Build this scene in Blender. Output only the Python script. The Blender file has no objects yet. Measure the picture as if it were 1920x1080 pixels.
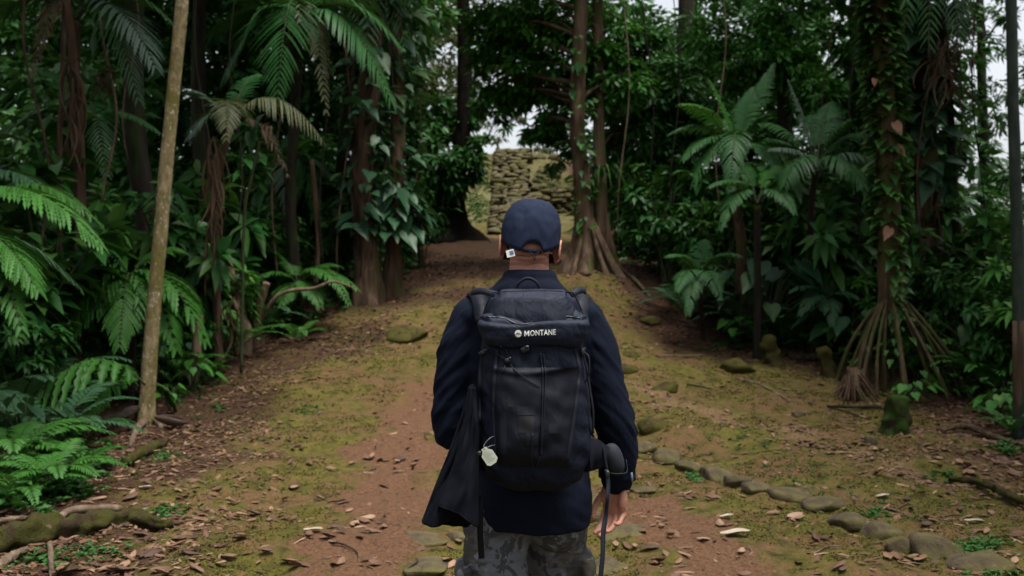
import bpy, math, random
import numpy as np
from mathutils import Vector, Matrix, noise as mnoise
from mathutils.bvhtree import BVHTree

rng = np.random.default_rng(7)
random.seed(7)
SC = bpy.context.scene
COL = SC.collection
F, CX, CY, CAMZ = 1867.0, 960.0, 540.0, 1.47

def W(px, py, d):
    return np.array(((px - CX) / F * d, d, CAMZ - (py - CY) / F * d))

# ------------------------------------------------------------------ mesh helpers
class MB:
    def __init__(self):
        self.v, self.t, self.fi, self.fc, self.n = [], [], [], [], 0
    def add(self, verts, faces, tint=0.5):
        verts = np.asarray(verts, dtype=np.float64).reshape(-1, 3)
        k = len(verts)
        self.v.append(verts)
        t = np.asarray(tint, dtype=np.float64)
        self.t.append(np.full(k, float(t)) if t.ndim == 0 else t)
        if isinstance(faces, np.ndarray):
            self.fi.append((faces + self.n).ravel()); self.fc.append(np.full(len(faces), faces.shape[1]))
        elif faces:
            self.fi.append(np.array([i + self.n for f in faces for i in f]))
            self.fc.append(np.array([len(f) for f in faces]))
        self.n += k
    def arrays(self):
        return (np.concatenate(self.v), np.concatenate(self.fi).astype(np.int32),
                np.concatenate(self.fc).astype(np.int32), np.concatenate(self.t))
    def mesh(self, name, mat, off=None, smooth=True):
        v, fi, fc, t = self.arrays()
        if off is not None: v = v - np.asarray(off)
        me = bpy.data.meshes.new(name)
        me.vertices.add(len(v)); me.vertices.foreach_set('co', v.astype(np.float32).ravel())
        me.loops.add(len(fi)); me.loops.foreach_set('vertex_index', fi)
        st = np.concatenate(([0], np.cumsum(fc)[:-1])).astype(np.int32)
        me.polygons.add(len(fc)); me.polygons.foreach_set('loop_start', st)
        me.polygons.foreach_set('loop_total', fc)
        me.polygons.foreach_set('use_smooth', np.full(len(fc), smooth))
        me.update(calc_edges=True)
        a = me.attributes.new('tint', 'FLOAT', 'POINT'); a.data.foreach_set('value', t.astype(np.float32))
        if mat is not None: me.materials.append(mat)
        return me
    def build(self, name, mat, parent=None, smooth=True):
        off = None
        if parent is not None:
            p = parent; off = np.zeros(3)
            while p is not None:
                off = off + np.array(p.location); p = p.parent
        o = bpy.data.objects.new(name, self.mesh(name, mat, off, smooth))
        COL.objects.link(o)
        if parent is not None: o.parent = parent
        return o

def thing(name, label, cat, loc=(0, 0, 0), group=None, rotz=0.0):
    o = bpy.data.objects.new(name, None); COL.objects.link(o)
    o.empty_display_size = 0.1
    o.location = tuple(float(c) for c in loc); o.rotation_euler = (0, 0, rotz)
    tag(o, label, cat, group)
    return o
def tag(o, label, cat, group=None):
    o['label'] = label; o['category'] = cat
    if group: o['group'] = group
    return o
def recenter(o):
    me = o.data; n = len(me.vertices); a = np.empty(n * 3, np.float32)
    me.vertices.foreach_get('co', a); a = a.reshape(-1, 3)
    c = (a.min(0) + a.max(0)) / 2; c[2] = a[:, 2].min()
    me.vertices.foreach_set('co', (a - c).ravel()); me.update()
    o.location = tuple(float(x) for x in c)
    return o
def copy_tree(o, parent=None):
    c = o.copy(); COL.objects.link(c)
    if parent is not None: c.parent = parent
    for ch in list(o.children): copy_tree(ch, c)
    return c

def unit(a):
    a = np.asarray(a, float)
    return a / np.maximum(np.linalg.norm(a, axis=-1, keepdims=True), 1e-9)
def catmull(pts, n):
    P = np.asarray(pts, float)
    P = np.vstack((2 * P[0] - P[1], P, 2 * P[-1] - P[-2]))
    m = len(P) - 3
    out = []
    for u in np.linspace(0, m - 1e-6, n):
        i = int(u); t = u - i
        a, b, c, d = P[i:i + 4]
        out.append(.5 * ((2 * b) + (c - a) * t + (2 * a - 5 * b + 4 * c - d) * t * t + (3 * b - a - 3 * c + d) * t ** 3))
    return np.array(out)
def frames(P):
    T = unit(np.gradient(P, axis=0))
    up = np.array((0, 0, 1.0)) if abs(T[0][2]) < .9 else np.array((0, 1.0, 0))
    n = unit(np.cross(T[0], up)); N = []
    for t in T:
        n = unit(n - t * np.dot(n, t)); N.append(n)
    N = np.array(N)
    return T, N, np.cross(T, N)
def tube(mb, pts, rad, sides=8, flat=None, cap=True, tint=.5, wob=0., seed=0):
    P = np.asarray(pts, float); m = len(P)
    R = np.asarray(rad, float)
    if R.ndim == 0: R = np.full(m, float(R))
    elif len(R) != m: R = np.interp(np.linspace(0, 1, m), np.linspace(0, 1, len(R)), R)
    T, N, B = frames(P)
    a = np.linspace(0, 2 * np.pi, sides, endpoint=False)
    rr = R[:, None] * np.ones(sides)
    if wob:
        k = np.arange(m)[:, None]
        rr = rr * (1 + wob * (np.sin(3 * a + .35 * k + seed) * .5 + np.sin(5 * a - .21 * k + 2 * seed) * .35 + np.sin(.9 * k + seed + 2 * a) * .4))
    fl = 1.0 if flat is None else flat
    V = P[:, None] + rr[..., None] * (np.cos(a)[None, :, None] * N[:, None] + fl * np.sin(a)[None, :, None] * B[:, None])
    i = np.arange(m - 1)[:, None] * sides; j = np.arange(sides)[None]; j2 = (j + 1) % sides
    Q = np.stack((i + j, i + j2, i + sides + j2, i + sides + j), -1).reshape(-1, 4)
    V = V.reshape(-1, 3)
    base = mb.n
    mb.add(V, Q, tint)
    if cap:
        f = [list(range(sides))[::-1], [(m - 1) * sides + q for q in range(sides)]]
        mb.fi.append(np.array([x + base for g in f for x in g])); mb.fc.append(np.array([sides, sides]))
def ribbon(mb, pts, width, axis, thick=.002, tint=.5):
    """flat webbing along pts, its width along axis"""
    P = np.asarray(pts, float); T = unit(np.gradient(P, axis=0)); A = np.asarray(axis, float)
    A = unit(A - T * (T @ A)[:, None]); N = np.cross(T, A)
    w = np.asarray(width) * np.ones(len(P))
    V = np.stack((P - A * w[:, None] / 2 - N * thick, P + A * w[:, None] / 2 - N * thick,
                  P + A * w[:, None] / 2 + N * thick, P - A * w[:, None] / 2 + N * thick), 1).reshape(-1, 3)
    m = len(P); i = np.arange(m - 1)[:, None] * 4; j = np.arange(4)[None]; j2 = (j + 1) % 4
    Q = np.stack((i + j, i + j2, i + 4 + j2, i + 4 + j), -1).reshape(-1, 4)
    b = mb.n
    mb.add(V, Q, tint)
    mb.fi.append(np.array([b + 3, b + 2, b + 1, b, b + 4 * m - 4, b + 4 * m - 3, b + 4 * m - 2, b + 4 * m - 1])); mb.fc.append(np.array([4, 4]))
def ellipsoid(mb, c, r, nu=20, nv=14, p=2.0, rot=None, tint=.5):
    u = np.linspace(0, 2 * np.pi, nu, endpoint=False); v = np.linspace(-np.pi / 2, np.pi / 2, nv)[1:-1]
    sg = lambda a: np.sign(a) * np.abs(a) ** (2 / p)
    X = sg(np.cos(v))[:, None] * sg(np.cos(u))[None]; Y = sg(np.cos(v))[:, None] * sg(np.sin(u))[None]
    Z = sg(np.sin(v))[:, None] * np.ones(nu)[None]
    V = np.stack((X, Y, Z), -1).reshape(-1, 3)
    V = np.vstack((V, (0, 0, -1), (0, 0, 1))) * np.asarray(r)
    if rot is not None: V = V @ np.array(rot.to_3x3() if hasattr(rot, 'to_3x3') else rot).T
    m = len(v); f = []
    for i in range(m - 1):
        for j in range(nu):
            f.append([i * nu + j, i * nu + (j + 1) % nu, (i + 1) * nu + (j + 1) % nu, (i + 1) * nu + j])
    for j in range(nu):
        f.append([m * nu, (j + 1) % nu, j]); f.append([m * nu + 1, (m - 1) * nu + j, (m - 1) * nu + (j + 1) % nu])
    mb.add(V + np.asarray(c), f, tint)
def loft(mb, rings, nu=40, p=2.3, tint=.5):
    """rings: (cx, cy, cz, hx, hy) stacked in z, closed at both ends"""
    u = np.linspace(0, 2 * np.pi, nu, endpoint=False)
    sg = lambda a: np.sign(a) * np.abs(a) ** (2 / p)
    V = []
    for (cx, cy, cz, hx, hy) in rings:
        V.append(np.stack((cx + hx * sg(np.cos(u)), cy + hy * sg(np.sin(u)), np.full(nu, cz)), -1))
    m = len(V); V = np.concatenate(V)
    f = [[i * nu + j, i * nu + (j + 1) % nu, (i + 1) * nu + (j + 1) % nu, (i + 1) * nu + j] for i in range(m - 1) for j in range(nu)]
    f.append(list(range(nu))[::-1]); f.append([(m - 1) * nu + j for j in range(nu)])
    mb.add(V, f, tint)
def dense(rings, n):
    R = np.asarray(rings, float); t = np.linspace(0, 1, len(R))
    return catmull(R, n) if False else np.stack([np.interp(np.linspace(0, 1, n), t, R[:, k]) for k in range(R.shape[1])], -1)
def remeshed(mb, voxel, smooth_it=6, fac=.5):
    """union of all closed pieces as one continuous skin -> (verts, polys)"""
    me = mb.mesh('tmp', None); o = bpy.data.objects.new('tmp', me); COL.objects.link(o)
    m = o.modifiers.new('r', 'REMESH'); m.mode = 'VOXEL'; m.voxel_size = voxel; m.use_smooth_shade = True
    if smooth_it:
        s = o.modifiers.new('s', 'SMOOTH'); s.iterations = smooth_it; s.factor = fac
    dg = bpy.context.evaluated_depsgraph_get()
    e = bpy.data.meshes.new_from_object(o.evaluated_get(dg))
    n = len(e.vertices); v = np.empty(n * 3, np.float32); e.vertices.foreach_get('co', v); v = v.reshape(-1, 3).astype(float)
    nm = np.empty(n * 3, np.float32); e.vertex_normals.foreach_get('vector', nm); nm = nm.reshape(-1, 3).astype(float)
    ps = [list(p.vertices) for p in e.polygons]
    bpy.data.objects.remove(o); bpy.data.meshes.remove(me); bpy.data.meshes.remove(e)
    return v, nm, ps
def nz(p, s=1.0, o=0.0):
    return mnoise.noise(Vector((p[0] * s + o, p[1] * s - o, p[2] * s + 2 * o)))

# ------------------------------------------------------------------ materials
def new_mat(name):
    m = bpy.data.materials.new(name); m.use_nodes = True
    nt = m.node_tree; nt.nodes.clear()
    out = nt.nodes.new('ShaderNodeOutputMaterial'); b = nt.nodes.new('ShaderNodeBsdfPrincipled')
    nt.links.new(b.outputs[0], out.inputs[0])
    return m, nt, b, out
def N_(nt, typ, **kw):
    n = nt.nodes.new(typ)
    for k, v in kw.items():
        if k in n.inputs.keys() if hasattr(n.inputs, 'keys') else False: n.inputs[k].default_value = v
        else: setattr(n, k, v)
    return n
def c4(c): return (c[0], c[1], c[2], 1.0)
def noise_node(nt, scale, detail=4, rough=.55, dist=0., vec=None):
    n = nt.nodes.new('ShaderNodeTexNoise'); n.inputs['Scale'].default_value = scale; n.inputs['Detail'].default_value = detail
    n.inputs['Roughness'].default_value = rough; n.inputs['Distortion'].default_value = dist
    if vec is not None: nt.links.new(vec, n.inputs['Vector'])
    return n
def ramp(nt, fac, stops, interp='LINEAR'):
    r = nt.nodes.new('ShaderNodeValToRGB'); r.color_ramp.interpolation = interp
    el = r.color_ramp.elements
    while len(el) > 1: el.remove(el[-1])
    el[0].position = stops[0][0]; el[0].color = c4(stops[0][1])
    for p, c in stops[1:]:
        e = el.new(p); e.color = c4(c)
    nt.links.new(fac, r.inputs['Fac'])
    return r
def mixc(nt, fac, a, b):
    m = nt.nodes.new('ShaderNodeMix'); m.data_type = 'RGBA'
    for s, i in ((fac, 0), (a, 6), (b, 7)):
        if hasattr(s, 'is_linked'): nt.links.new(s, m.inputs[i])
        elif i == 0: m.inputs[0].default_value = s
        else: m.inputs[i].default_value = c4(s)
    return m.outputs[2]
def maths(nt, op, a, b=None, clamp=False):
    m = nt.nodes.new('ShaderNodeMath'); m.operation = op; m.use_clamp = clamp
    for i, s in enumerate((a, b)):
        if s is None: continue
        if hasattr(s, 'is_linked'): nt.links.new(s, m.inputs[i])
        else: m.inputs[i].default_value = s
    return m.outputs[0]
def mapped(nt, scale, kind='Object'):
    tc = nt.nodes.new('ShaderNodeTexCoord'); mp = nt.nodes.new('ShaderNodeMapping')
    mp.inputs['Scale'].default_value = scale; nt.links.new(tc.outputs[kind], mp.inputs['Vector'])
    return mp.outputs[0]
def bump(nt, b, h, strength=.5, dist=.01, prev=None):
    n = nt.nodes.new('ShaderNodeBump'); n.inputs['Strength'].default_value = strength; n.inputs['Distance'].default_value = dist
    nt.links.new(h, n.inputs['Height'])
    if prev is not None: nt.links.new(prev, n.inputs['Normal'])
    if b is not None: nt.links.new(n.outputs[0], b.inputs['Normal'])
    return n.outputs[0]
def leaf_mat(name, c1, c2, c3=None, rough=.42, tr=.22, spec=.22):
    m, nt, b, out = new_mat(name)
    at = nt.nodes.new('ShaderNodeAttribute'); at.attribute_name = 'tint'
    stops = [(0.0, c1), (.75 if c3 else 1.0, c2)] + ([(1.0, c3)] if c3 else [])
    r = ramp(nt, at.outputs['Fac'], stops)
    n = noise_node(nt, 9.0, 3, vec=mapped(nt, (1, 1, 1)))
    f = maths(nt, 'MULTIPLY', n.outputs['Fac'], .5)
    col = mixc(nt, f, r.outputs[0], tuple(x * .45 for x in c1))
    nt.links.new(col, b.inputs['Base Color'])
    b.inputs['Roughness'].default_value = rough + .08
    b.inputs['Specular IOR Level'].default_value = spec
    bump(nt, b, noise_node(nt, 60, 2, vec=mapped(nt, (1, 1, 1))).outputs['Fac'], .25, .004)
    t = nt.nodes.new('ShaderNodeBsdfTranslucent'); nt.links.new(mixc(nt, .5, col, (.05, .10, .01)), t.inputs['Color'])
    ms = nt.nodes.new('ShaderNodeMixShader'); ms.inputs[0].default_value = tr
    nt.links.new(b.outputs[0], ms.inputs[1]); nt.links.new(t.outputs[0], ms.inputs[2]); nt.links.new(ms.outputs[0], out.inputs[0])
    return m
def bark_mat(name, c1, c2, moss=None, mossamt=.5, spots=None, zs=.15, scale=14, rough=.9, bstr=.9):
    m, nt, b, out = new_mat(name)
    v = mapped(nt, (1, 1, zs))
    n = noise_node(nt, scale, 6, .65, .4, v)
    col = ramp(nt, n.outputs['Fac'], [(.28, tuple(x * .45 for x in c1)), (.45, c1), (.68, c2)]).outputs[0]
    if moss:
        n2 = noise_node(nt, 3.2, 5, .6, .3, mapped(nt, (1, 1, .5)))
        f = ramp(nt, n2.outputs['Fac'], [(.62 - mossamt * .3, (0, 0, 0)), (.72 - mossamt * .3, (1, 1, 1))]).outputs[0]
        n3 = noise_node(nt, 40, 4, vec=mapped(nt, (1, 1, 1)))
        mc = mixc(nt, n3.outputs['Fac'], tuple(x * .5 for x in moss), tuple(x * 1.4 for x in moss))
        col = mixc(nt, f, col, mc)
    if spots:
        n4 = noise_node(nt, 34, 4, .6, .3, mapped(nt, (1, 1, .6)))
        f = ramp(nt, n4.outputs['Fac'], [(.60, (0, 0, 0)), (.66, (1, 1, 1))]).outputs[0]
        col = mixc(nt, f, col, spots)
    nt.links.new(col, b.inputs['Base Color']); b.inputs['Roughness'].default_value = rough
    b.inputs['Specular IOR Level'].default_value = .2
    p = bump(nt, None, n.outputs['Fac'], bstr, .03)
    bump(nt, b, noise_node(nt, 70, 4, vec=mapped(nt, (1, 1, .5))).outputs['Fac'], .4, .006, p)
    return m
def cloth_mat(name, c, rough=.8, weave=900, sheen=.0, spec=.25, fold=.35):
    m, nt, b, out = new_mat(name)
    n = noise_node(nt, 7, 4, .55, .4, mapped(nt, (1, 1, 1)))
    col = mixc(nt, n.outputs['Fac'], tuple(x * .75 for x in c), tuple(x * 1.3 for x in c))
    nt.links.new(col, b.inputs['Base Color']); b.inputs['Roughness'].default_value = rough
    b.inputs['Specular IOR Level'].default_value = spec
    if sheen: b.inputs['Sheen Weight'].default_value = sheen; b.inputs['Sheen Roughness'].default_value = .5
    p = bump(nt, None, noise_node(nt, 26, 3, .5, .6, mapped(nt, (1, 1, .45))).outputs['Fac'], fold, .012)
    bump(nt, b, noise_node(nt, weave, 1, vec=mapped(nt, (1, 1, 1))).outputs['Fac'], .12, .001, p)
    return m
def plain_mat(name, c, rough=.5, spec=.5, metal=0., var=.15):
    m, nt, b, out = new_mat(name)
    n = noise_node(nt, 25, 4, vec=mapped(nt, (1, 1, 1)))
    col = mixc(nt, n.outputs['Fac'], tuple(x * (1 - var) for x in c), tuple(min(1, x * (1 + var)) for x in c))
    nt.links.new(col, b.inputs['Base Color']); b.inputs['Roughness'].default_value = rough
    b.inputs['Specular IOR Level'].default_value = spec; b.inputs['Metallic'].default_value = metal
    return m

# ------------------------------------------------------------------ terrain function
CTRL = []   # (x, y, z)
for px, py, d in [
    (0, 1080, 5.0), (480, 1080, 5.05), (960, 1080, 5.08), (1440, 1080, 5.05), (1920, 1080, 5.0),
    (0, 960, 6.6), (180, 880, 8.1), (1920, 890, 8.0), (1700, 900, 7.6), (960, 900, 7.7), (500, 900, 7.7),
    (275, 790, 10.8), (400, 690, 13.5), (640, 720, 12.0), (690, 565, 17.0), (560, 620, 15.3), (850, 545, 17.3), (760, 640, 14.5),
    (960, 700, 12.2), (960, 610, 15.0), (960, 530, 17.8), (1100, 497, 18.0), (1200, 515, 18.2), (1330, 640, 15.2), (1250, 750, 11.2), (1250, 850, 8.8),
    (1680, 795, 10.4), (1800, 740, 12.2), (1450, 682, 14.0), (1600, 715, 12.8), (1480, 760, 11.2),
    (800, 505, 20.0), (830, 445, 25.0), (950, 440, 28.5), (930, 288, 38.0), (1010, 288, 38.0), (880, 395, 31.0), (880, 330, 35.0), (1090, 420, 30.0), (1090, 330, 36.0),
    (960, 470, 23.5)]:
    CTRL.append(W(px, py, d))
for x, y, z in [(0, 2.9, 0), (-3, 2, 0), (3, 2, 0), (0, -4, -.1), (-6, 6, -.5), (-6, 10, -.45), (-7, 15, .1), (-8, 22, 1.0), (-6, 30, 2.6), (-12, 10, -1), (-20, 25, 1),
                (7, 8, .1), (9, 13, .3), (8, 18, 1.0), (8, 26, 2.0), (6, 34, 3.4), (20, 20, 1), (0, 45, 6.9), (8, 46, 6.2), (-8, 46, 6.2), (0, 60, 7), (30, 60, 5), (-30, 60, 5),
                (0, 150, 6), (150, 100, 3), (-150, 100, 3), (60, -60, 0), (-60, -60, 0), (0, -120, 0), (0, 400, 5), (400, 0, 3), (-400, 0, 3), (0, -400, 0)]:
    CTRL.append(np.array((x, y, z), float))
CTRL = np.array(CTRL)
_d = np.linalg.norm(CTRL[:, None, :2] - CTRL[None, :, :2], axis=-1)
_n = len(CTRL)
_phi = lambda r: np.sqrt(r * r + .8)
_A = np.zeros((_n + 1, _n + 1)); _A[:_n, :_n] = _phi(_d) + np.eye(_n) * -.02; _A[:_n, _n] = 1; _A[_n, :_n] = 1
_w = np.linalg.solve(_A, np.append(CTRL[:, 2], 0))
def vnoise(x, y, seed=0):
    xi = np.floor(x).astype(np.int64); yi = np.floor(y).astype(np.int64); fx = x - xi; fy = y - yi
    fx = fx * fx * (3 - 2 * fx); fy = fy * fy * (3 - 2 * fy)
    def h(a, b):
        n = (a * 374761393 + b * 668265263 + seed * 974634) & 0x7fffffff
        n = ((n ^ (n >> 13)) * 1274126177) & 0x7fffffff
        return ((n ^ (n >> 16)) & 0xffff) / 65535.0
    return (h(xi, yi) * (1 - fx) + h(xi + 1, yi) * fx) * (1 - fy) + (h(xi, yi + 1) * (1 - fx) + h(xi + 1, yi + 1) * fx) * fy
def poly_dist(x, y, pts):
    best = np.full(np.shape(x), 1e9)
    for (ax, ay), (bx, by) in zip(pts[:-1], pts[1:]):
        dx, dy = bx - ax, by - ay
        t = np.clip(((x - ax) * dx + (y - ay) * dy) / (dx * dx + dy * dy), 0, 1)
        best = np.minimum(best, np.hypot(x - ax - t * dx, y - ay - t * dy))
    return best
def ground(x, y):
    x = np.asarray(x, float); y = np.asarray(y, float); sh = x.shape
    xf, yf = x.ravel(), y.ravel(); z = np.empty(len(xf))
    for s in range(0, len(xf), 20000):
        a, b = xf[s:s + 20000], yf[s:s + 20000]
        r = np.hypot(a[:, None] - CTRL[None, :, 0], b[:, None] - CTRL[None, :, 1])
        z[s:s + 20000] = _phi(r) @ _w[:-1] + _w[-1]
    r = np.hypot(xf, yf)
    k = np.clip(1 - r / 60, 0, 1)
    z += k * (.10 * (vnoise(xf * .9, yf * .9, 1) - .5) + .10 * (vnoise(xf * 2.3, yf * 2.3, 2) - .5) + .055 * (vnoise(xf * 6.1, yf * 6.1, 3) - .5) + .026 * (vnoise(xf * 15, yf * 15, 4) - .5))
    for mx, my, mr, mh in ((1.95, 9.5, .34, .13), (1.45, 9.3, .26, .10), (2.5, 9.2, .4, .09), (-2.3, 11.6, .5, .10), (-1.4, 12.6, .4, .08), (3.3, 8.9, .5, .07), (1.5, 12.4, .3, .10), (-2.0, 14.9, .5, .22), (-1.3, 15.6, .5, .16)):
        z += mh * np.exp(-((xf - mx) ** 2 + ((yf - my) * .8) ** 2) / mr ** 2)
    return z.reshape(sh)
def gz(x, y): return float(ground(np.array([x]), np.array([y]))[0])
_T = np.concatenate((np.arange(4.0, 20, .02), np.arange(20, 60, .1)))
def hit(px, py):
    """where the line of sight through a photo pixel meets the ground"""
    X = (px - CX) / F * _T; Z = CAMZ - (py - CY) / F * _T
    g = ground(X, _T); i = np.argmax(Z <= g)
    if Z[i] > g[i]: i = len(_T) - 1
    return np.array((X[i], _T[i], g[i]))
def gd(px, d):
    x = (px - CX) / F * d
    return np.array((x, d, gz(x, d)))
EDGE_L = [(-3.0, 5.5), (-3.3, 7), (-3.5, 9), (-3.9, 10.8), (-4.0, 13), (-3.3, 15), (-2.6, 17), (-1.9, 19), (-2, 24), (-2.2, 30)]
EDGE_R = [(5.0, 6), (4.7, 8.5), (5.2, 11), (5.1, 12.7), (4.3, 14.2), (3.3, 15.6), (2.7, 18), (2.2, 21), (2.0, 28)]
def side(x, y):
    """signed metres into the forest (positive) from the clearing edge"""
    ly = np.interp(y, [p[1] for p in EDGE_L], [p[0] for p in EDGE_L]); ry = np.interp(y, [p[1] for p in EDGE_R], [p[0] for p in EDGE_R])
    return np.maximum(ly - x, x - ry)
# ------------------------------------------------------------------ the walker
M_SKIN, nt, b, out = new_mat('skin')
_n = noise_node(nt, 45, 4, vec=mapped(nt, (1, 1, 1)))
_n2 = noise_node(nt, 9, 2, vec=mapped(nt, (1, 1, 1)))
_c = mixc(nt, _n.outputs['Fac'], (.36, .175, .115), (.50, .270, .190))
nt.links.new(mixc(nt, maths(nt, 'MULTIPLY', _n2.outputs['Fac'], .6), _c, (.42, .14, .10)), b.inputs['Base Color'])
b.inputs['Roughness'].default_value = .5; b.inputs['Subsurface Weight'].default_value = .05
b.inputs['Subsurface Radius'].default_value = (.012, .005, .003); b.inputs['Subsurface Scale'].default_value = 1.0
bump(nt, b, noise_node(nt, 120, 4, vec=mapped(nt, (1, 1, 1))).outputs['Fac'], .35, .0025)
M_JACK = cloth_mat('jacket_knit', (.0040, .0066, .0155), .88, 700, .0, .12, .45)
M_CAP = cloth_mat('cap_cloth', (.0105, .0170, .038), .85, 900, .0, .14, .3)
M_PACK = cloth_mat('pack_nylon', (.0032, .0056, .0145), .74, 1400, .0, .20, .9)
M_LID = cloth_mat('lid_nylon', (.0064, .0104, .0230), .68, 1400, .0, .26, .8)
M_MESH = cloth_mat('pack_mesh', (.0030, .0046, .0105), .62, 1800, .0, .22, .4)
M_WEB = plain_mat('webbing', (.0065, .0085, .016), .65, .25)
M_PLAST = plain_mat('black_plastic', (.012, .013, .017), .35, .5)
M_BAGC = cloth_mat('hanging_cloth', (.0042, .0050, .0095), .85, 900, .0, .12, .4)
M_WHITE = plain_mat('white_print', (.66, .68, .62), .6, .3, var=.05)
M_TAG = plain_mat('tag_card', (.52, .55, .44), .6, .3, var=.12)
M_GREYP = plain_mat('grey_print', (.30, .32, .27), .7, .2)
M_BOOT = plain_mat('boot_leather', (.035, .028, .022), .7, .3)
M_HAIR = plain_mat('short_hair', (.045, .028, .018), .8, .2)
M_EYE = plain_mat('eye_white', (.6, .58, .55), .2, .5)
# camouflage trousers
M_CAMO, nt, b, out = new_mat('camouflage_cloth')
_v = mapped(nt, (1, 1, .8))
_big = noise_node(nt, 5.0, 2, .5, .5, _v); _mid = noise_node(nt, 20.0, 5, .66, .8, _v); _sm = noise_node(nt, 30.0, 4, .6, .5, _v)
_base = ramp(nt, _big.outputs['Fac'], [(.48, (.120, .128, .150)), (.62, (.066, .058, .043))]).outputs[0]
_f1 = ramp(nt, _mid.outputs['Fac'], [(.515, (0, 0, 0)), (.53, (1, 1, 1))]).outputs[0]
_c = mixc(nt, _f1, _base, (.050, .050, .054))
_f2 = ramp(nt, _sm.outputs['Fac'], [(.60, (0, 0, 0)), (.615, (1, 1, 1))]).outputs[0]
_c = mixc(nt, _f2, _c, (.155, .165, .19))
nt.links.new(_c, b.inputs['Base Color']); b.inputs['Roughness'].default_value = .85; b.inputs['Specular IOR Level'].default_value = .2
bump(nt, b, noise_node(nt, 30, 3, .5, .8, mapped(nt, (.5, .5, 1.6))).outputs['Fac'], .5, .012)

P0 = np.array((0.045, 2.87, 0.0))
def L(*p): return P0 + np.array(p, float)
person = thing('person', 'person in navy cap, dark long-sleeved jacket and camouflage trousers walking away up the path', 'person', L(0, 0, 0))

RW = np.array((.262, .04, .915))       # right wrist
ARM_R = [(.152, .0, 1.378), (.190, .0, 1.30), (.220, -.005, 1.18), (.250, .0, 1.08), (.266, .02, 1.0), RW]
ARM_L = [(-.155, .0, 1.378), (-.188, .0, 1.30), (-.207, -.005, 1.18), (-.217, .0, 1.075), (-.195, .10, 1.05), (-.12, .24, 1.12)]
def chain(mb, pts, rad, n=24, sides=14, flat=None):
    P = catmull([L(*p) for p in pts], n)
    tube(mb, P, np.interp(np.linspace(0, 1, n), np.linspace(0, 1, len(rad)), rad), sides, flat)
    ellipsoid(mb, P[0], (rad[0],) * 3, 12, 8); ellipsoid(mb, P[-1], (rad[-1],) * 3, 12, 8)

mb = MB()
# trunk of the body, neck, legs
loft(mb, [L(.0, 0, .80).tolist() + [.12, .10], L(.0, 0, .90).tolist() + [.15, .11], L(0, 0, 1.05).tolist() + [.135, .10], L(0, 0, 1.25).tolist() + [.165, .11],
          L(0, 0, 1.37).tolist() + [.165, .09], L(.0, .005, 1.44).tolist() + [.085, .07], L(.004, .01, 1.48).tolist() + [.058, .06], L(.006, .02, 1.60).tolist() + [.056, .06]], 32, 2.2)
LEG_R = [(.085, .02, .86), (.086, .10, .66), (.088, .18, .48), (.088, .20, .28), (.08, .20, .09)]
LEG_L = [(-.085, .0, .86), (-.094, -.05, .66), (-.085, -.05, .48), (-.085, -.17, .28), (-.085, -.26, .12)]
LR = [.086, .070, .056, .052, .036]
chain(mb, LEG_R, LR); chain(mb, LEG_L, LR)
for lg, up in ((LEG_R, 0.), (LEG_L, .03)):
    a = np.array(lg[-1])
    chain(mb, [a + (0, -.03, -.02), a + (0, .06, -.05), a + (0, .17, -.065 + (-.02 if up else 0))], [.036, .036, .028], 10)
AR = [.052, .05, .042, .039, .034, .027]
chain(mb, ARM_R, AR); chain(mb, ARM_L, AR)
# head, tilted a little to the right and forward
HC = np.array((.008, .028, 1.605))
HR = Matrix.Rotation(math.radians(5), 3, 'Y') @ Matrix.Rotation(math.radians(-7), 3, 'X')
HRn = np.array(HR)
def H(p): return L(*(HC + HRn @ np.array(p, float)))
hm = MB()
ellipsoid(hm, (0, -.005, .035), (.0745, .094, .082), 28, 18, 2.15)
ellipsoid(hm, (0, .028, -.04), (.056, .06, .072), 24, 16, 2.2)
ellipsoid(hm, (0, .055, -.085), (.032, .03, .026), 14, 10)
ellipsoid(hm, (0, -.045, -.025), (.060, .048, .05), 20, 12)
tube(hm, [(0, .086, .02), (0, .098, -.008), (0, .104, -.022)], [.010, .012, .013], 10)          # nose
ellipsoid(hm, (.011, .094, -.026), (.009, .010, .007), 10, 8); ellipsoid(hm, (-.011, .094, -.026), (.009, .010, .007), 10, 8)
ellipsoid(hm, (0, .084, .032), (.048, .010, .010), 14, 8)                                       # brow
ellipsoid(hm, (0, .083, -.052), (.024, .008, .005), 12, 8); ellipsoid(hm, (0, .083, -.061), (.022, .008, .006), 12, 8)  # lips
for s in (-1, 1):
    R = np.array(Matrix.Rotation(math.radians(s * 24), 3, 'Z'))
    ellipsoid(hm, (s * .081, -.010, -.024), (.006, .019, .030), 14, 12, rot=R)
    Q = [(s * .086 + s * .002 * math.sin(t), -.012 + .019 * math.cos(t), -.023 + .031 * math.sin(t)) for t in np.linspace(-1.2, 4.2, 16)]
    tube(hm, Q, .0045, 8)
    ellipsoid(hm, (s * .078, -.004, -.050), (.007, .008, .010), 10, 8); ellipsoid(hm, (s * .074, -.002, -.024), (.008, .014, .02), 10, 8)
V = np.concatenate(hm.v)
hm2 = np.array([H(p) for p in V]); k = 0
for i, a in enumerate(hm.v):
    hm.v[i] = hm2[k:k + len(a)]; k += len(a)
mb.v += hm.v; mb.t += hm.t; mb.fi += [f + mb.n for f in hm.fi]; mb.fc += hm.fc; mb.n += hm.n
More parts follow.
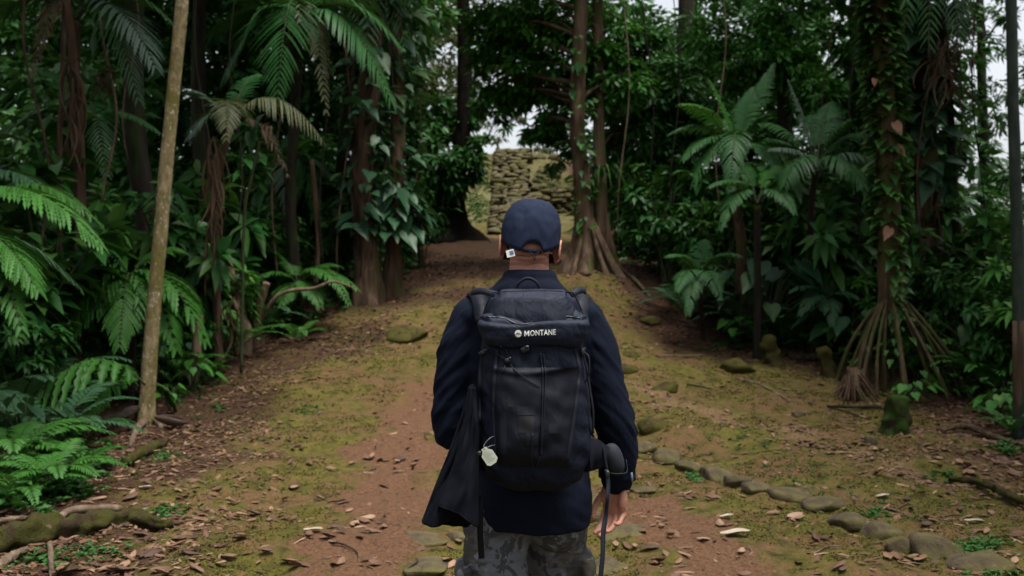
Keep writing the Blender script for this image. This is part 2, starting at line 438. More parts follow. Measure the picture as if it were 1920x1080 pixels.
# hands: palm, four fingers and a thumb
def hand(mb, wrist, down, thumb_dir, curl, mir=1, sc=1.0):
    Z = unit(np.array(down, float)); X = unit(np.array(thumb_dir, float) - Z * np.dot(thumb_dir, Z)); Nn = np.cross(Z, X) * mir   # Nn points out of the palm
    w = L(*wrist)
    def q(x, n, z): return w + sc * (X * x + Nn * n + Z * z)
    R = np.stack((X, Nn, Z), 1)
    for zc, xx, hw, th in ((.0, 0, .027, .020), (.02, 0, .031, .019), (.045, .0, .037, .017), (.07, .0, .039, .0145), (.088, .0, .038, .012)):
        ellipsoid(mb, q(xx, 0, zc), (hw * sc, th * sc, .022 * sc), 16, 10, 2.3, rot=R)
    ellipsoid(mb, q(.024, .012, .035), (.017 * sc, .015 * sc, .032 * sc), 14, 10, rot=R)
    ellipsoid(mb, q(-.026, .010, .045), (.014 * sc, .013 * sc, .036 * sc), 14, 10, rot=R)
    for i, (x, z0, ln, r) in enumerate(((.0285, .092, .074, .0088), (.0095, .097, .081, .009), (-.0095, .093, .075, .0086), (-.0275, .084, .060, .0076))):
        pos = np.array((x, 0., z0 - .012)); a = .12 + curl[i] * .3; P = [pos]; seg = (.012, ln * .46, ln * .30, ln * .24)
        sp = (.045, .012, -.012, -.045)[i]
        for j, s in enumerate(seg):
            if j: a += curl[i] * (.55, .75, .5)[j - 1]
            pos = pos + s * np.array((sp * math.cos(a), math.sin(a), math.cos(a))); P.append(pos)
        P = catmull([q(*p) for p in P], 18)
        tube(mb, P, np.interp(np.linspace(0, 1, 18), [0, .15, .3, .5, .6, .8, 1], [1.0, 1.05, 1.12, .95, 1.06, .9, .78]) * r * sc, 10)
        ellipsoid(mb, P[-1], (r * .78 * sc,) * 3, 10, 8); ellipsoid(mb, P[3], (r * 1.12 * sc,) * 3, 10, 8)
    T = catmull([q(.018, .008, .022), q(.040, .016, .048), q(.052, .024, .078), q(.050, .034, .104)], 16)
    tube(mb, T, np.array([.0125, .0115, .0095, .0098, .0075]) * sc, 10); ellipsoid(mb, T[-1], (.0075 * sc,) * 3, 10, 8)
hand(mb, RW + (0, .0, -.012), (-.07, .06, -1), (-.86, .50, 0), (.52, .62, .72, .82), -1, 1.04)
hand(mb, np.array(ARM_L[-1]), (.45, .35, .8), (.7, .2, -.6), (1.2, 1.2, 1.2, 1.2), 1)
v, nm, ps = remeshed(mb, .0036, 5, .5)
for i in range(len(v)):
    p = v[i] - P0
    if p[2] > 1.46 and p[2] < 1.60 and p[1] < .0:      # folds across the nape
        d = 0.
        for zf, dd in ((1.532, .0032), (1.555, .0036)):
            zz = zf + .006 * math.sin(p[0] * 40) * (1 if p[0] > 0 else -.5)
            d -= 1.7 * dd * math.exp(-((p[2] - zz) / .0035) ** 2)
        d -= .003 * math.exp(-((p[0] - .012) / .004) ** 2) * math.exp(-((p[2] - 1.535) / .014) ** 2)
        v[i] += nm[i] * d
b = MB(); b.add(v, ps); body = b.build('body', M_SKIN, person)
# eyes and cropped hair
for s in (-1, 1):
    e = MB(); ellipsoid(e, H((s * .031, .078, .016)), (.0115, .0115, .0115), 12, 8); e.build('eye', M_EYE, person)
hb = MB()
nu, nv = 40, 14
Vh = []
for j in range(nv):
    ph = math.radians(-34 + 110 * j / (nv - 1))
    for i in range(nu):
        th = 2 * math.pi * i / nu
        back = .5 - .5 * math.sin(th)          # 1 at the back
        pp = max(ph, math.radians(-34 * back + 28 * (1 - back)))
        Vh.append(H((.0775 * math.cos(pp) * math.cos(th), -.005 + .0965 * math.cos(pp) * math.sin(th), .035 + .084 * math.sin(pp))))
hb.add(Vh, [[j * nu + i, j * nu + (i + 1) % nu, (j + 1) * nu + (i + 1) % nu, (j + 1) * nu + i] for j in range(nv - 1) for i in range(nu)])
hb.build('hair', M_HAIR, person)

# ---- cap
cap = MB(); nu, nv = 96, 26
Vc = []
for j in range(nv + 1):
    t = j / nv
    for i in range(nu):
        th = 2 * math.pi * i / nu                         # th = -90 deg is the back
        db = math.degrees(math.atan2(math.sin(th + math.pi / 2), math.cos(th + math.pi / 2)))
        arch = .029 * max(0, 1 - (abs(db - 4) / 17.) ** 2.4) ** .6 if abs(db - 4) < 17 else 0.
        zl = -.050 + .026 * (.5 + .5 * math.sin(th)) + .030 * abs(math.cos(th)) ** 2.5 + arch
        zt = .116
        ph = t * math.pi / 2
        k = max(0, math.cos(ph)) ** .50; zz = zl + (zt - zl) * math.sin(ph) ** .86
        bul = 1 + .055 * math.exp(-((t - .30) / .25) ** 2) + .012 * math.sin(5 * th + 1) * math.sin(ph * 2)
        wr = .0022 * nz((math.cos(th) * 3, math.sin(th) * 3, t * 5), 2.0)
        seam = -.0016 * max(math.exp(-((db - s) / 2.2) ** 2) for s in (-64, 64, 0 + 180, -180))
        seam += -.0014 * math.exp(-((zz - .062) / .003) ** 2)
        r = k * bul + (wr + seam) / .085
        q = 2.35
        cx = math.copysign(abs(math.cos(th)) ** (2 / q), math.cos(th)); sy = math.copysign(abs(math.sin(th)) ** (2 / q), math.sin(th))
        Vc.append(H((.0815 * r * cx, -.004 + .104 * r * sy, zz)))
cap.add(Vc, [[j * nu + i, j * nu + (i + 1) % nu, (j + 1) * nu + (i + 1) % nu, (j + 1) * nu + i] for j in range(nv) for i in range(nu)])
capo = cap.build('cap', M_CAP, person)
sm = capo.modifiers.new('s', 'SOLIDIFY'); sm.thickness = .003; sm.offset = 1
br = MB()
Vb = []
for j in range(8):
    for i in range(25):
        th = math.radians(20 + 140 * i / 24); t = j / 7
        Vb.append(H(((.086 + .004 * t) * math.cos(th), -.004 + (.104 + .062 * t * math.sin(th) ** .6) * math.sin(th), -.026 + .006 * math.sin(th) - .012 * t - .014 * abs(math.cos(th)) * t)))
br.add(Vb, [[j * 25 + i, j * 25 + i + 1, (j + 1) * 25 + i + 1, (j + 1) * 25 + i] for j in range(7) for i in range(24)])
bo = br.build('brim', M_CAP, capo); bo.modifiers.new('s', 'SOLIDIFY').thickness = .004
# band under the arch with its hanging cord, and the little white flag
bd = MB(); Q = []
for a in np.linspace(-16, 24, 20):
    th = math.radians(a - 90)
    Q.append(H((.0795 * math.cos(th), -.004 + .1005 * math.sin(th), -.044)))
ribbon(bd, Q, .009, (0, 0, 1), .001)
bd.build('band', M_CAP, capo)
cd = MB(); c0 = H((.012, -.106, -.046))
tube(cd, catmull([c0 + (-.012, 0, .002), c0 + (-.004, -.003, -.010), c0 + (.001, -.003, -.024), c0 + (.004, -.003, -.010), c0 + (.014, 0, .0)], 20), .0013, 6)
cd.build('cord', M_WEB, capo)
fl = MB(); f0 = W(957, 475, 2.765)
R = np.array(Matrix.Rotation(math.radians(-14), 3, 'Y'))
rb = [(-.011, 0, .010), (.011, 0, .010), (.0115, -.002, -.010), (-.0115, -.002, -.010)]
pts = [f0 + R @ np.array(p) for p in rb] + [f0 + R @ (np.array(p) + (0, .0015, 0)) for p in rb]
fl.add(pts, [[0, 3, 2, 1], [4, 5, 6, 7], [0, 1, 5, 4], [1, 2, 6, 5], [2, 3, 7, 6], [3, 0, 4, 7]])
flag = fl.build('cloth_label', M_WHITE, capo, smooth=False)
fl = MB(); pr = [(-.002, -.0012, .006), (.009, -.0012, .006), (.009, -.0022, -.005), (-.002, -.0022, -.005)]
fl.add([f0 + R @ np.array(p) for p in pr], [[0, 3, 2, 1]]); fl.build('printed_mark', plain_mat('blue_print', (.10, .16, .30), .7, .2), flag, smooth=False)

# ---- trousers
mb = MB()
loft(mb, [L(.008, .0, .78).tolist() + [.150, .115], L(.010, -.005, .83).tolist() + [.150, .12], L(.010, 0, .90).tolist() + [.140, .11], L(.01, 0, .94).tolist() + [.12, .10]], 36, 2.3)
chain(mb, [(.082, .02, .85), (.086, .10, .66), (.088, .18, .48), (.090, .20, .28), (.082, .20, .12)], [.098, .090, .078, .074, .064], 30, 22)
chain(mb, [(-.086, -.01, .85), (-.092, -.045, .66), (-.088, -.055, .48), (-.088, -.17, .28), (-.086, -.25, .16)], [.098, .091, .078, .072, .064], 30, 22)
ellipsoid(mb, L(-.074, -.040, .80), (.088, .085, .085), 18, 12); ellipsoid(mb, L(.080, -.020, .80), (.088, .080, .085), 18, 12)
for s, y in ((-1, -.035), (1, .07)):
    ellipsoid(mb, L(s * .180, y + .01, .60), (.022, .075, .095), 16, 12, 4)
v, nm, ps = remeshed(mb, .007, 8, .5)
for i in range(len(v)):
    p = v[i] - P0
    a = nz((p[0] * .6, p[1] * .6, p[2] * 2.2 + p[0] * .8), 12) * .007 + nz((p[0], p[1], p[2] * 1.8), 30, 3) * .003
    a -= .004 * max(0, math.exp(-((p[2] - (.70 + .10 * abs(p[0]))) / .006) ** 2)) + .003 * math.exp(-((p[2] - (.725 - .2 * p[0])) / .006) ** 2)
    v[i] += nm[i] * a
b = MB(); b.add(v, ps); tr = b.build('trousers', M_CAMO, person)
fp = MB()
ellipsoid(fp, L(-.178, -.04, .675), (.030, .075, .018), 18, 10, 3.5); fp.build('pocket_flap', M_CAMO, tr)
# boots
for lg, pit in ((LEG_R, 0), (LEG_L, -.03)):
    a = np.array(lg[-1]); mb = MB()
    chain(mb, [a + (0, 0, .10), a + (0, -.005, .0), a + (0, -.01, -.035)], [.05, .048, .046], 10)
    chain(mb, [a + (0, -.04, -.045), a + (0, .06, -.055), a + (0, .19, -.055 + pit)], [.04, .045, .038], 14)
    v, nm, ps = remeshed(mb, .008, 4, .5)
    v[:, 2] = np.maximum(v[:, 2], gz(P0[0] + a[0], P0[1] + a[1]) + .002)
    b = MB(); b.add(v, ps); b.build('boot', M_BOOT, person)

# ---- jacket
mb = MB()
loft(mb, dense([L(.016, -.010, .790).tolist() + [.163, .142], L(.014, -.010, .86).tolist() + [.173, .146], L(.010, -.002, .97).tolist() + [.165, .128], L(.0, 0, 1.10).tolist() + [.165, .125],
                L(0, .0, 1.24).tolist() + [.185, .128], L(0, .0, 1.33).tolist() + [.185, .12], L(0, .0, 1.385).tolist() + [.176, .105], L(0, 0, 1.425).tolist() + [.158, .092],
                L(.0, .0, 1.455).tolist() + [.125, .085], L(.003, -.004, 1.485).tolist() + [.092, .08], L(.005, -.002, 1.505).tolist() + [.076, .077], L(.006, .002, 1.522).tolist() + [.069, .074]], 60), 48, 2.25)
JR = [.068, .070, .063, .060, .056, .050]
chain(mb, ARM_R, JR, 40, 20)
tube(mb, [L(*(RW + (.002, 0, .06))), L(*(RW + (.0, 0, .0)))], [.050, .047], 20)
ellipsoid(mb, L(.263, .025, .975), (.054, .056, .05), 18, 12)           # cloth gathered above the cuff
JL = [.068, .070, .062, .058, .056, .046]
chain(mb, ARM_L, JL, 40, 20)
ellipsoid(mb, L(-.222, .0, 1.055), (.052, .055, .05), 16, 12)
ellipsoid(mb, L(-.12, .0, 1.39), (.10, .085, .055), 18, 12); ellipsoid(mb, L(.12, .0, 1.39), (.10, .085, .055), 18, 12)
ellipsoid(mb, L(.004, -.055, 1.455), (.10, .045, .05), 18, 12)          # loose cloth at the nape
v, nm, ps = remeshed(mb, .0065, 10, .5)
for i in range(len(v)):
    p = v[i] - P0
    arm = abs(p[0] - .01) > .17
    if arm:
        s = 1 if p[0] > 0 else -1
        u = p[2] * 1.0 + s * p[0] * .9 + p[1] * .5
        w = .5 + .5 * nz((p[0], p[1], p[2]), 6, 9)
        a = .0095 * w * nz((u * 2.6, p[0] * .8, p[1] * .8), 13) + .0058 * w * nz((u * 3.2, p[0], p[1]), 24, 5)
        el = math.exp(-((p[2] - 1.08) / .09) ** 2)
        a += .0075 * el * nz((u * 3.5, p[1] * 1.3, p[0]), 15, 2)
    else:
        a = .007 * nz((p[0] * 1.5, p[1], p[2] * .8), 9, 3) + .0045 * nz((p[0] * .7, p[1], p[2] * 1.8 + p[0] * .6), 22, 1)
        if p[2] > 1.44: a *= .6
    a += .0022 * math.exp(-((p[2] - 1.508) / .008) ** 2)
    v[i] += nm[i] * a
b = MB(); b.add(v, ps); jk = b.build('jacket', M_JACK, person)
# cuff tab with a reflective pull
cf = MB(); c0 = L(*(RW + (0, 0, .012)))
Q = [c0 + np.array((.052 * math.cos(t), .052 * math.sin(t), -.004 * math.cos(t))) for t in np.linspace(0, 2 * math.pi, 40)]
ribbon(cf, Q, .026, (0, 0, 1), .0022); cf.build('cuff', M_JACK, jk)
cf = MB(); ribbon(cf, [c0 + (.036, -.042, .018), c0 + (.038, -.043, .0), c0 + (.040, -.041, -.016)], .007, (1, .6, 0), .0015); cf.build('cuff_tab', plain_mat('tab_grey', (.16, .19, .25), .4, .5), jk)

# ------------------------------------------------------------------ the backpack
DP = 2.575
def B(px, py, d=DP): return W(px, py, d)
pack = thing('backpack', 'navy-black hiking backpack with printed lid worn on the back of the person', 'backpack', B(1000, 930, 2.66))
def rbox(px0, px1, py0, py1, d0, d1, nu=30, nv=30, p=5):
    a, c = B(px0, py1, (d0 + d1) / 2), B(px1, py0, (d0 + d1) / 2)
    m = MB(); ellipsoid(m, ((a[0] + c[0]) / 2, (d0 + d1) / 2, (a[2] + c[2]) / 2), ((c[0] - a[0]) / 2, (d1 - d0) / 2, (c[2] - a[2]) / 2), nu, nv, p)
    return m
def zrow(py): return CAMZ - (py - CY) / F * 2.57
def xcol(px): return (px - CX) / F * 2.57
rows = [(928, 968, 1052, 2.66, .050), (920, 940, 1072, 2.655, .075), (905, 918, 1090, 2.65, .090), (880, 903, 1104, 2.65, .097), (840, 896, 1112, 2.65, .10), (780, 895, 1112, 2.652, .10),
        (720, 897, 1104, 2.655, .098), (680, 900, 1098, 2.66, .095), (640, 902, 1096, 2.662, .092), (590, 905, 1094, 2.665, .08), (560, 915, 1088, 2.67, .06)]
mb = MB()
loft(mb, dense([(xcol((a + c) / 2), cy, zrow(py), xcol(c) / 2 - xcol(a) / 2, hy) for py, a, c, cy, hy in rows], 50), 60, 3.2)
v, nm, ps = remeshed(mb, .006, 6, .5)
for i in range(len(v)):
    p = v[i]
    a = .006 * nz((p[0] * 1.0, p[1], p[2] * .9), 13, 4) + .0045 * nz((p[0] * .8 + p[2] * .7, p[1], p[2]), 26, 2)
    a += .006 * math.exp(-((p[2] - 1.285) / .02) ** 2) * nz((p[0] * 2.4, p[1], p[2] * .6), 18, 7)
    v[i] += nm[i] * a
b = MB(); b.add(v, ps); pb = b.build('pack_body', M_PACK, pack)
def bvh_of(o):
    me = o.data; off = np.zeros(3); q = o
    while q is not None: off = off + np.array(q.location); q = q.parent
    return BVHTree.FromPolygons([Vector(np.array(x.co) + off) for x in me.vertices], [list(p.vertices) for p in me.polygons])
bodyT = bvh_of(pb)
def on(tree, px, py, lift=.003, d=2.57):
    """point on the rear surface of the pack behind photo pixel (px, py)"""
    x, z = (px - CX) / F * d, CAMZ - (py - CY) / F * d
    h = tree.ray_cast(Vector((x, 2.2, z)), Vector((0, 1, 0)))
    y = h[0].y if h[0] is not None else 2.62
    return np.array((x, y - lift, z))
def onpath(tree, pts, n=24, lift=.003): return [on(tree, *p[:2], lift) for p in catmull([(a, c, 0) for a, c in pts], n)]

# lid: a pillow with a raised pocket, its profile runs from the shoulders over the top and down the rear
prof = [(2.74, 1.462), (2.70, 1.468), (2.66, 1.452), (2.61, 1.418), (2.585, 1.398), (2.566, 1.388), (2.557, 1.372), (2.553, 1.350), (2.559, 1.326), (2.572, 1.314), (2.60, 1.309), (2.68, 1.312), (2.735, 1.33), (2.745, 1.40)]
wid = [.108, .110, .114, .122, .130, .140, .145, .146, .142, .138, .135, .135, .130, .115]
nP = 72
pr = catmull(np.array([(0, a, c) for a, c in prof + prof[:1]]), nP + 1)[:-1]; wd = np.interp(np.linspace(0, len(prof), nP, endpoint=False), range(len(prof) + 1), wid + wid[:1])
cen = np.array((0, 2.655, 1.385)); xc = xcol(1001)
nW = 60; V = []
for k in range(nW + 1):
    u = -1 + 2 * k / nW
    sh = (1 - abs(u) ** 7) ** (1 / 3.0) if abs(u) < 1 else 0.0
    sh = max(sh, .03)
    for i in range(nP):
        q = cen + (pr[i] - cen) * (.25 + .75 * sh)
        x = xc + u * wd[i]
        zz = q[2] + (.012 * abs(u) ** 2 if i > 20 and i < 36 else 0) - .010 * (1 - u * u) * math.exp(-((pr[i][1] - 2.585) / .03) ** 2) * (1 if pr[i][2] > 1.38 else 0)
        V.append((x, q[1], zz))
f = [[k * nP + i, k * nP + (i + 1) % nP, (k + 1) * nP + (i + 1) % nP, (k + 1) * nP + i] for k in range(nW) for i in range(nP)]
f += [list(range(nP)), [nW * nP + i for i in range(nP)][::-1]]
mb = MB(); mb.add(V, f)
v, nm, ps = remeshed(mb, .0050, 4, .5)
for i in range(len(v)):
    p = v[i]
    rear = 1.0 if p[1] < 2.60 else 0.4
    a = .0032 * nz((p[0] * .7, p[1], p[2] * 2.0 + p[0] * .5), 15, 4) + .0022 * nz((p[0] * .6, p[1] * 2, p[2] * 2.2), 30, 1)
    sag = math.sin((p[0] - xc) * 22)
    a -= .010 * math.exp(-((p[2] - (1.386 + .006 * sag + .004 * abs((p[0] - xc) / .1))) / .0045) ** 2) * (1 if p[1] < 2.62 else 0)   # the crease that holds the zip
    a += .005 * math.exp(-((p[2] - (1.374 + .005 * sag)) / .008) ** 2) * (1 if p[1] < 2.60 else 0)
    edge = abs(abs(p[0] - xc) - (.095 + .10 * max(0, 1.46 - p[2])))
    if p[2] > 1.39: a -= .005 * math.exp(-(edge / .006) ** 2)
    v[i] += nm[i] * a
b = MB(); b.add(v, ps); lid = b.build('lid', M_LID, pack)
lidT = bvh_of(lid)
z = MB(); tube(z, onpath(lidT, [(912, 594), (945, 597), (972, 608), (1000, 604), (1030, 598), (1062, 594), (1088, 597)], 40, .001), .0022, 6); z.build('zip', M_PLAST, lid)
# lid seams
z = MB()
tube(z, onpath(lidT, [(925, 548), (912, 570), (904, 592)], 16, -.0005), .0022, 6); tube(z, onpath(lidT, [(1076, 548), (1086, 566), (1096, 590)], 16, -.0005), .0022, 6)
tube(z, onpath(lidT, [(922, 549), (960, 547), (1000, 546), (1040, 546), (1078, 549)], 24, -.0005), .002, 6)
z.build('seam', M_PACK, lid)
# printed word and round mark
def text_on(tree, s, x0, x1, yb, ht, mat, name, parent, slope=0.0, lift=.0016):
    cu = bpy.data.curves.new(name, 'FONT'); cu.body = s; cu.size = 1.0; cu.offset = .006; cu.space_character = 1.08; cu.resolution_u = 3
    o = bpy.data.objects.new(name, cu); COL.objects.link(o)
    me = bpy.data.meshes.new_from_object(o.evaluated_get(bpy.context.evaluated_depsgraph_get()))
    n = len(me.vertices); v = np.empty(n * 3, np.float32); me.vertices.foreach_get('co', v); v = v.reshape(-1, 3)
    ps = [list(p.vertices) for p in me.polygons]
    bpy.data.objects.remove(o); bpy.data.curves.remove(cu); bpy.data.meshes.remove(me)
    a, c = v.min(0), v.max(0); out = []
    for p in v:
        fx = (p[0] - a[0]) / (c[0] - a[0]); fy = (p[1] - a[1]) / (c[1] - a[1])
        out.append(on(tree, x0 + fx * (x1 - x0), yb - slope * fx - fy * ht, lift))
    b = MB(); b.add(out, ps); return b.build(name, mat, parent, smooth=False)
lt_ = text_on(lidT, 'ONTANE', 994, 1041.5, 629.2, 10.5, M_WHITE, 'lettering', lid, 2.1)
Mp = [(0, 0), (0, 1), (.24, 1), (.5, .52), (.76, 1), (1, 1), (1, 0), (.78, 0), (.78, .58), (.5, .14), (.22, .58), (.22, 0)]
lm_ = MB(); lm_.add([on(lidT, 982.8 + 9.4 * a, 629.9 - .5 * a - 10.2 * c, .0016) for a, c in Mp], [list(range(12))[::-1]]); lm_.build('lettering', M_WHITE, lid, smooth=False)
lg = MB(); C = (971.5, 625)
ring = [on(lidT, C[0] + 6.3 * math.cos(t), C[1] - 6.9 * math.sin(t), .0016) for t in np.linspace(0, 2 * math.pi, 28, endpoint=False)]
lg.add(ring, [list(range(28))]); emblem = lg.build('round_emblem', M_WHITE, lid, smooth=False)
lg = MB()
pk = [(-6.2, -1.8), (-3.6, .2), (-1.6, 2.4), (.4, .2), (1.6, 1.4), (3.2, -.4), (6.4, -.6), (3.0, -2.0), (1.4, -.8), (-.2, -2.2), (-1.8, .2), (-4.0, -2.2)]
lg.add([on(lidT, C[0] + a, C[1] - c, .0026) for a, c in pk], [list(range(len(pk)))[::-1]]); lg.build('mountain_mark', M_PACK, emblem, smooth=False)
# haul loop
hl = MB(); h0 = B(992, 545, 2.70)
tube(hl, catmull([B(968, 545, 2.705), B(972, 532, 2.70), B(984, 523, 2.70), B(996, 523, 2.70), B(1008, 532, 2.70), B(1013, 546, 2.705)], 24), .0042, 8, .5)
hl.build('haul_loop', M_WEB, pack)
# front stretch pocket with its load of stuffed things showing as bulges
mb = MB(); nU, nV2 = 44, 56; V = []
for j in range(nV2 + 1):
    py = 688 + (872 - 688) * j / nV2
    for i in range(nU + 1):
        u = i / nU
        l = np.interp(py, [688, 760, 872], [925, 926, 934]); r = np.interp(py, [688, 760, 872], [1086, 1082, 1072])
        px = l + (r - l) * u
        e = min(1, 6 * u, 6 * (1 - u), 8 * (1 - j / nV2) + .02)
        lift = .002 + .012 * math.sin(min(1, e) * math.pi / 2)
        for (cx, cy, w, h, a) in ((948, 790, 20, 70, .012), (988, 775, 26, 60, .015), (985, 838, 24, 34, .008), (1034, 770, 22, 45, .010), (1040, 835, 22, 40, .006)):
            lift += a * math.exp(-(abs(px - cx) / w) ** 4 - (abs(py - cy) / h) ** 4)
        lift += .002 * nz((px / 60., py / 50., 0), 2.2) + .006 * math.exp(-((py - 690 - 8 * math.sin((px - 925) / 40)) / 5.) ** 2)
        V.append(on(bodyT, px, py, lift))
mb.add(V, [[j * (nU + 1) + i, (j + 1) * (nU + 1) + i, (j + 1) * (nU + 1) + i + 1, j * (nU + 1) + i + 1] for j in range(nV2) for i in range(nU)])
pk_ = mb.build('mesh_pocket', M_MESH, pack)
pkT = bvh_of(pk_)
def patch(name, mat, x0, x1, y0, y1, parent, lift=.0012, k=0.):
    m = MB(); n = 10
    m.add([on(pkT, x0 + (x1 - x0) * i / n + k * (j / n), y0 + (y1 - y0) * j / n, lift) for j in range(n + 1) for i in range(n + 1)],
          [[j * (n + 1) + i, (j + 1) * (n + 1) + i, (j + 1) * (n + 1) + i + 1, j * (n + 1) + i + 1] for j in range(n) for i in range(n)])
    return m.build(name, mat, parent)
M_P1 = plain_mat('contents_grey', (.0065, .0085, .0145), .6, .25); M_P2 = plain_mat('contents_brown', (.0052, .0050, .0066), .7, .3); M_P3 = plain_mat('contents_blue', (.0055, .0078, .0145), .5, .3)
for (nm_, mt, q) in (('packet_showing_through', M_P1, (970, 1002, 758, 774)), ('packet_showing_through', M_P2, (972, 1000, 776, 806)), ('packet_showing_through', M_P1, (986, 1008, 806, 829)),
                     ('bottle_showing_through', M_P3, (938, 950, 770, 848)), ('packet_showing_through', M_P3, (1028, 1044, 790, 808)), ('packet_showing_through', M_P2, (952, 962, 738, 760))):
    patch(nm_, mt, *q, pk_)
# cords, buckles, straps of the pack
anyT = BVHTree.FromPolygons
def front(px, py, lift=.004):
    c = [on(t, px, py, lift) for t in (bodyT, pkT, lidT) if t.ray_cast(Vector(((px - CX) / F * 2.57, 2.2, CAMZ - (py - CY) / F * 2.57)), Vector((0, 1, 0)))[0] is not None]
    return min(c, key=lambda q: q[1]) if c else on(bodyT, px, py, lift)
def fpath(pts, n=24, lift=.004): return [front(p[0], p[1], lift) for p in catmull([(a, c, 0) for a, c in pts], n)]
cb = MB()
tube(cb, fpath([(1013, 662), (1017, 700), (1016, 760), (1013, 850)], 40), .0022, 6); tube(cb, fpath([(1019, 664), (1022, 700), (1020, 760), (1014, 852)], 40), .0020, 6)
tube(cb, fpath([(1013, 850), (1003, 872), (996, 855), (998, 806)], 26), .0015, 6)
tube(cb, fpath([(938, 648), (950, 660), (951, 676), (940, 700)], 20), .0016, 6); tube(cb, fpath([(951, 676), (938, 668), (920, 660), (905, 662)], 20), .0016, 6)
tube(cb, fpath([(951, 679), (975, 700), (1000, 716), (1012, 722)], 24), .0016, 6)
cb.build('cord', M_WEB, pack)
for (px, py, rx, rz, an) in ((984, 655, .012, .009, 25), (952, 676, .008, .007, 0), (906, 662, .014, .006, 20), (1094, 662, .006, .012, 10)):
    t = MB(); ellipsoid(t, front(px, py, .008), (rx, .007, rz), 14, 10, 3, rot=np.array(Matrix.Rotation(math.radians(-an), 3, 'Y')))
    ellipsoid(t, front(px + 4, py - 5, .014), (rx * .5, .005, rz * .5), 10, 8, 3)
    t.build('cord_lock', M_PLAST, pack)
st = MB(); ribbon(st, fpath([(1078, 655), (1086, 690), (1084, 720), (1074, 790), (1062, 862)], 40, .003), .010, (1, 0, 0), .0016); st.build('compression_strap', M_WEB, pack)
st = MB(); ribbon(st, fpath([(932, 655), (928, 700), (926, 760), (930, 850)], 40, .003), .010, (1, 0, 0), .0016); st.build('compression_strap', M_WEB, pack)
st = MB(); ribbon(st, fpath([(905, 660), (900, 700), (899, 760), (899, 800)], 30, .004), .011, (1, 0, 0), .0018); st.build('side_strap', M_WEB, pack)
# loops of webbing swinging on the right
st = MB()
ribbon(st, catmull([B(1090, 655, 2.60), B(1100, 690, 2.60), B(1106, 730, 2.60), B(1112, 770, 2.60), B(1112, 812, 2.61)], 30), .007, (.5, .6, 0), .0014)
ribbon(st, catmull([B(1095, 660, 2.60), B(1104, 670, 2.59), B(1104, 700, 2.59), B(1096, 720, 2.60)], 20), .005, (.5, .8, 0), .0012)
ribbon(st, catmull([B(1098, 725, 2.60), B(1103, 760, 2.60), B(1106, 800, 2.60), B(1114, 822, 2.62)], 20), .006, (.6, .6, 0), .0012)
st.build('hanging_strap', M_WEB, pack)
# shoulder straps
jkT = bvh_of(jk)
for s_, xs in ((-1, (912, 900, 888, 880, 880, 886)), (1, (1086, 1094, 1100, 1104, 1100, 1092))):
    P = []
    for k in range(40):
        t = k / 39; y = 2.735 + .32 * t; x = (np.interp(t, np.linspace(0, 1, 6), xs) - CX) / F * 2.66
        h = jkT.ray_cast(Vector((x, y, 1.8)), Vector((0, 0, -1)))
        z = h[0].z if h[0] is not None and h[0].z > 1.36 else 1.375
        P.append((x, y, z + .006))
    P = np.array(P); P[:3, 2] = np.minimum(P[:3, 2], 1.43)
    for _ in range(6): P[1:-1] = (P[:-2] + P[2:] + 2 * P[1:-1]) / 4
    st = MB(); ribbon(st, P, .048, (1, 0, 0), .006); st.build('shoulder_strap', M_MESH, pack)
# lifter webbing
for pts in ([B(930, 552, 2.69), B(905, 546, 2.72), B(884, 548, 2.78)], [B(1070, 552, 2.69), B(1088, 544, 2.72), B(1098, 546, 2.78)]):
    st = MB(); ribbon(st, catmull(pts, 14), .018, (0, .6, .8), .002); st.build('load_lifter', M_WEB, pack)
# hip belt with a zipped pouch
hbm = MB()
ribbon(hbm, catmull([B(1096, 852, 2.62), B(1112, 852, 2.60), B(1128, 854, 2.625), B(1140, 856, 2.70), B(1138, 852, 2.86)], 24), np.interp(np.linspace(0, 1, 24), [0, .3, .5, .7, 1], [.092, .082, .060, .05, .05]), (0, 0, 1), .006)
hb_o = hbm.build('hip_belt', M_BAGC, pack)
pm = MB(); ellipsoid(pm, B(1151, 861, 2.70), (.026, .028, .044), 24, 18, 2.3, rot=np.array(Matrix.Rotation(math.radians(-16), 3, 'Y')))
pouch = pm.build('belt_pouch', cloth_mat('pouch_mesh', (.0075, .0100, .017), .8, 1500, 0, .4, .3), hb_o)
pm = MB(); tube(pm, catmull([B(1112, 820, 2.62), B(1128, 835, 2.615), B(1134, 860, 2.615), B(1138, 880, 2.615)], 20), .0035, 8); pm.build('piping', M_WEB, hb_o)
pm = MB(); tube(pm, catmull([B(1138, 886, 2.63), B(1150, 888, 2.62), B(1166, 888, 2.62), B(1176, 884, 2.63), B(1174, 862, 2.64)], 20), .0016, 6); pm.build('zip_cord', M_WEB, hb_o)
hbm = MB(); ribbon(hbm, catmull([B(915, 856, 2.64), B(892, 854, 2.64), B(872, 852, 2.68), B(866, 850, 2.76), B(870, 850, 2.86)], 24), np.linspace(.075, .06, 24), (0, 0, 1), .010)
hbm.build('hip_belt', M_PACK, pack)
st = MB(); ribbon(st, catmull([B(1137, 880, 2.61), B(1140, 905, 2.605), B(1139, 935, 2.59), B(1136, 965, 2.60), B(1131, 1000, 2.585), B(1130, 1040, 2.57), B(1126, 1090, 2.56), B(1127, 1150, 2.56)], 60), np.interp(np.linspace(0, 1, 60), [0, .2, .35, .5, .7, 1], [.011, .012, .009, .013, .012, .0145]), (1, .35, 0), .0011); st.build('belt_webbing', M_WEB, pack)
st = MB(); ellipsoid(st, B(1139, 890, 2.595), (.006, .005, .011), 12, 8, 3); st.build('buckle', M_PLAST, pack)
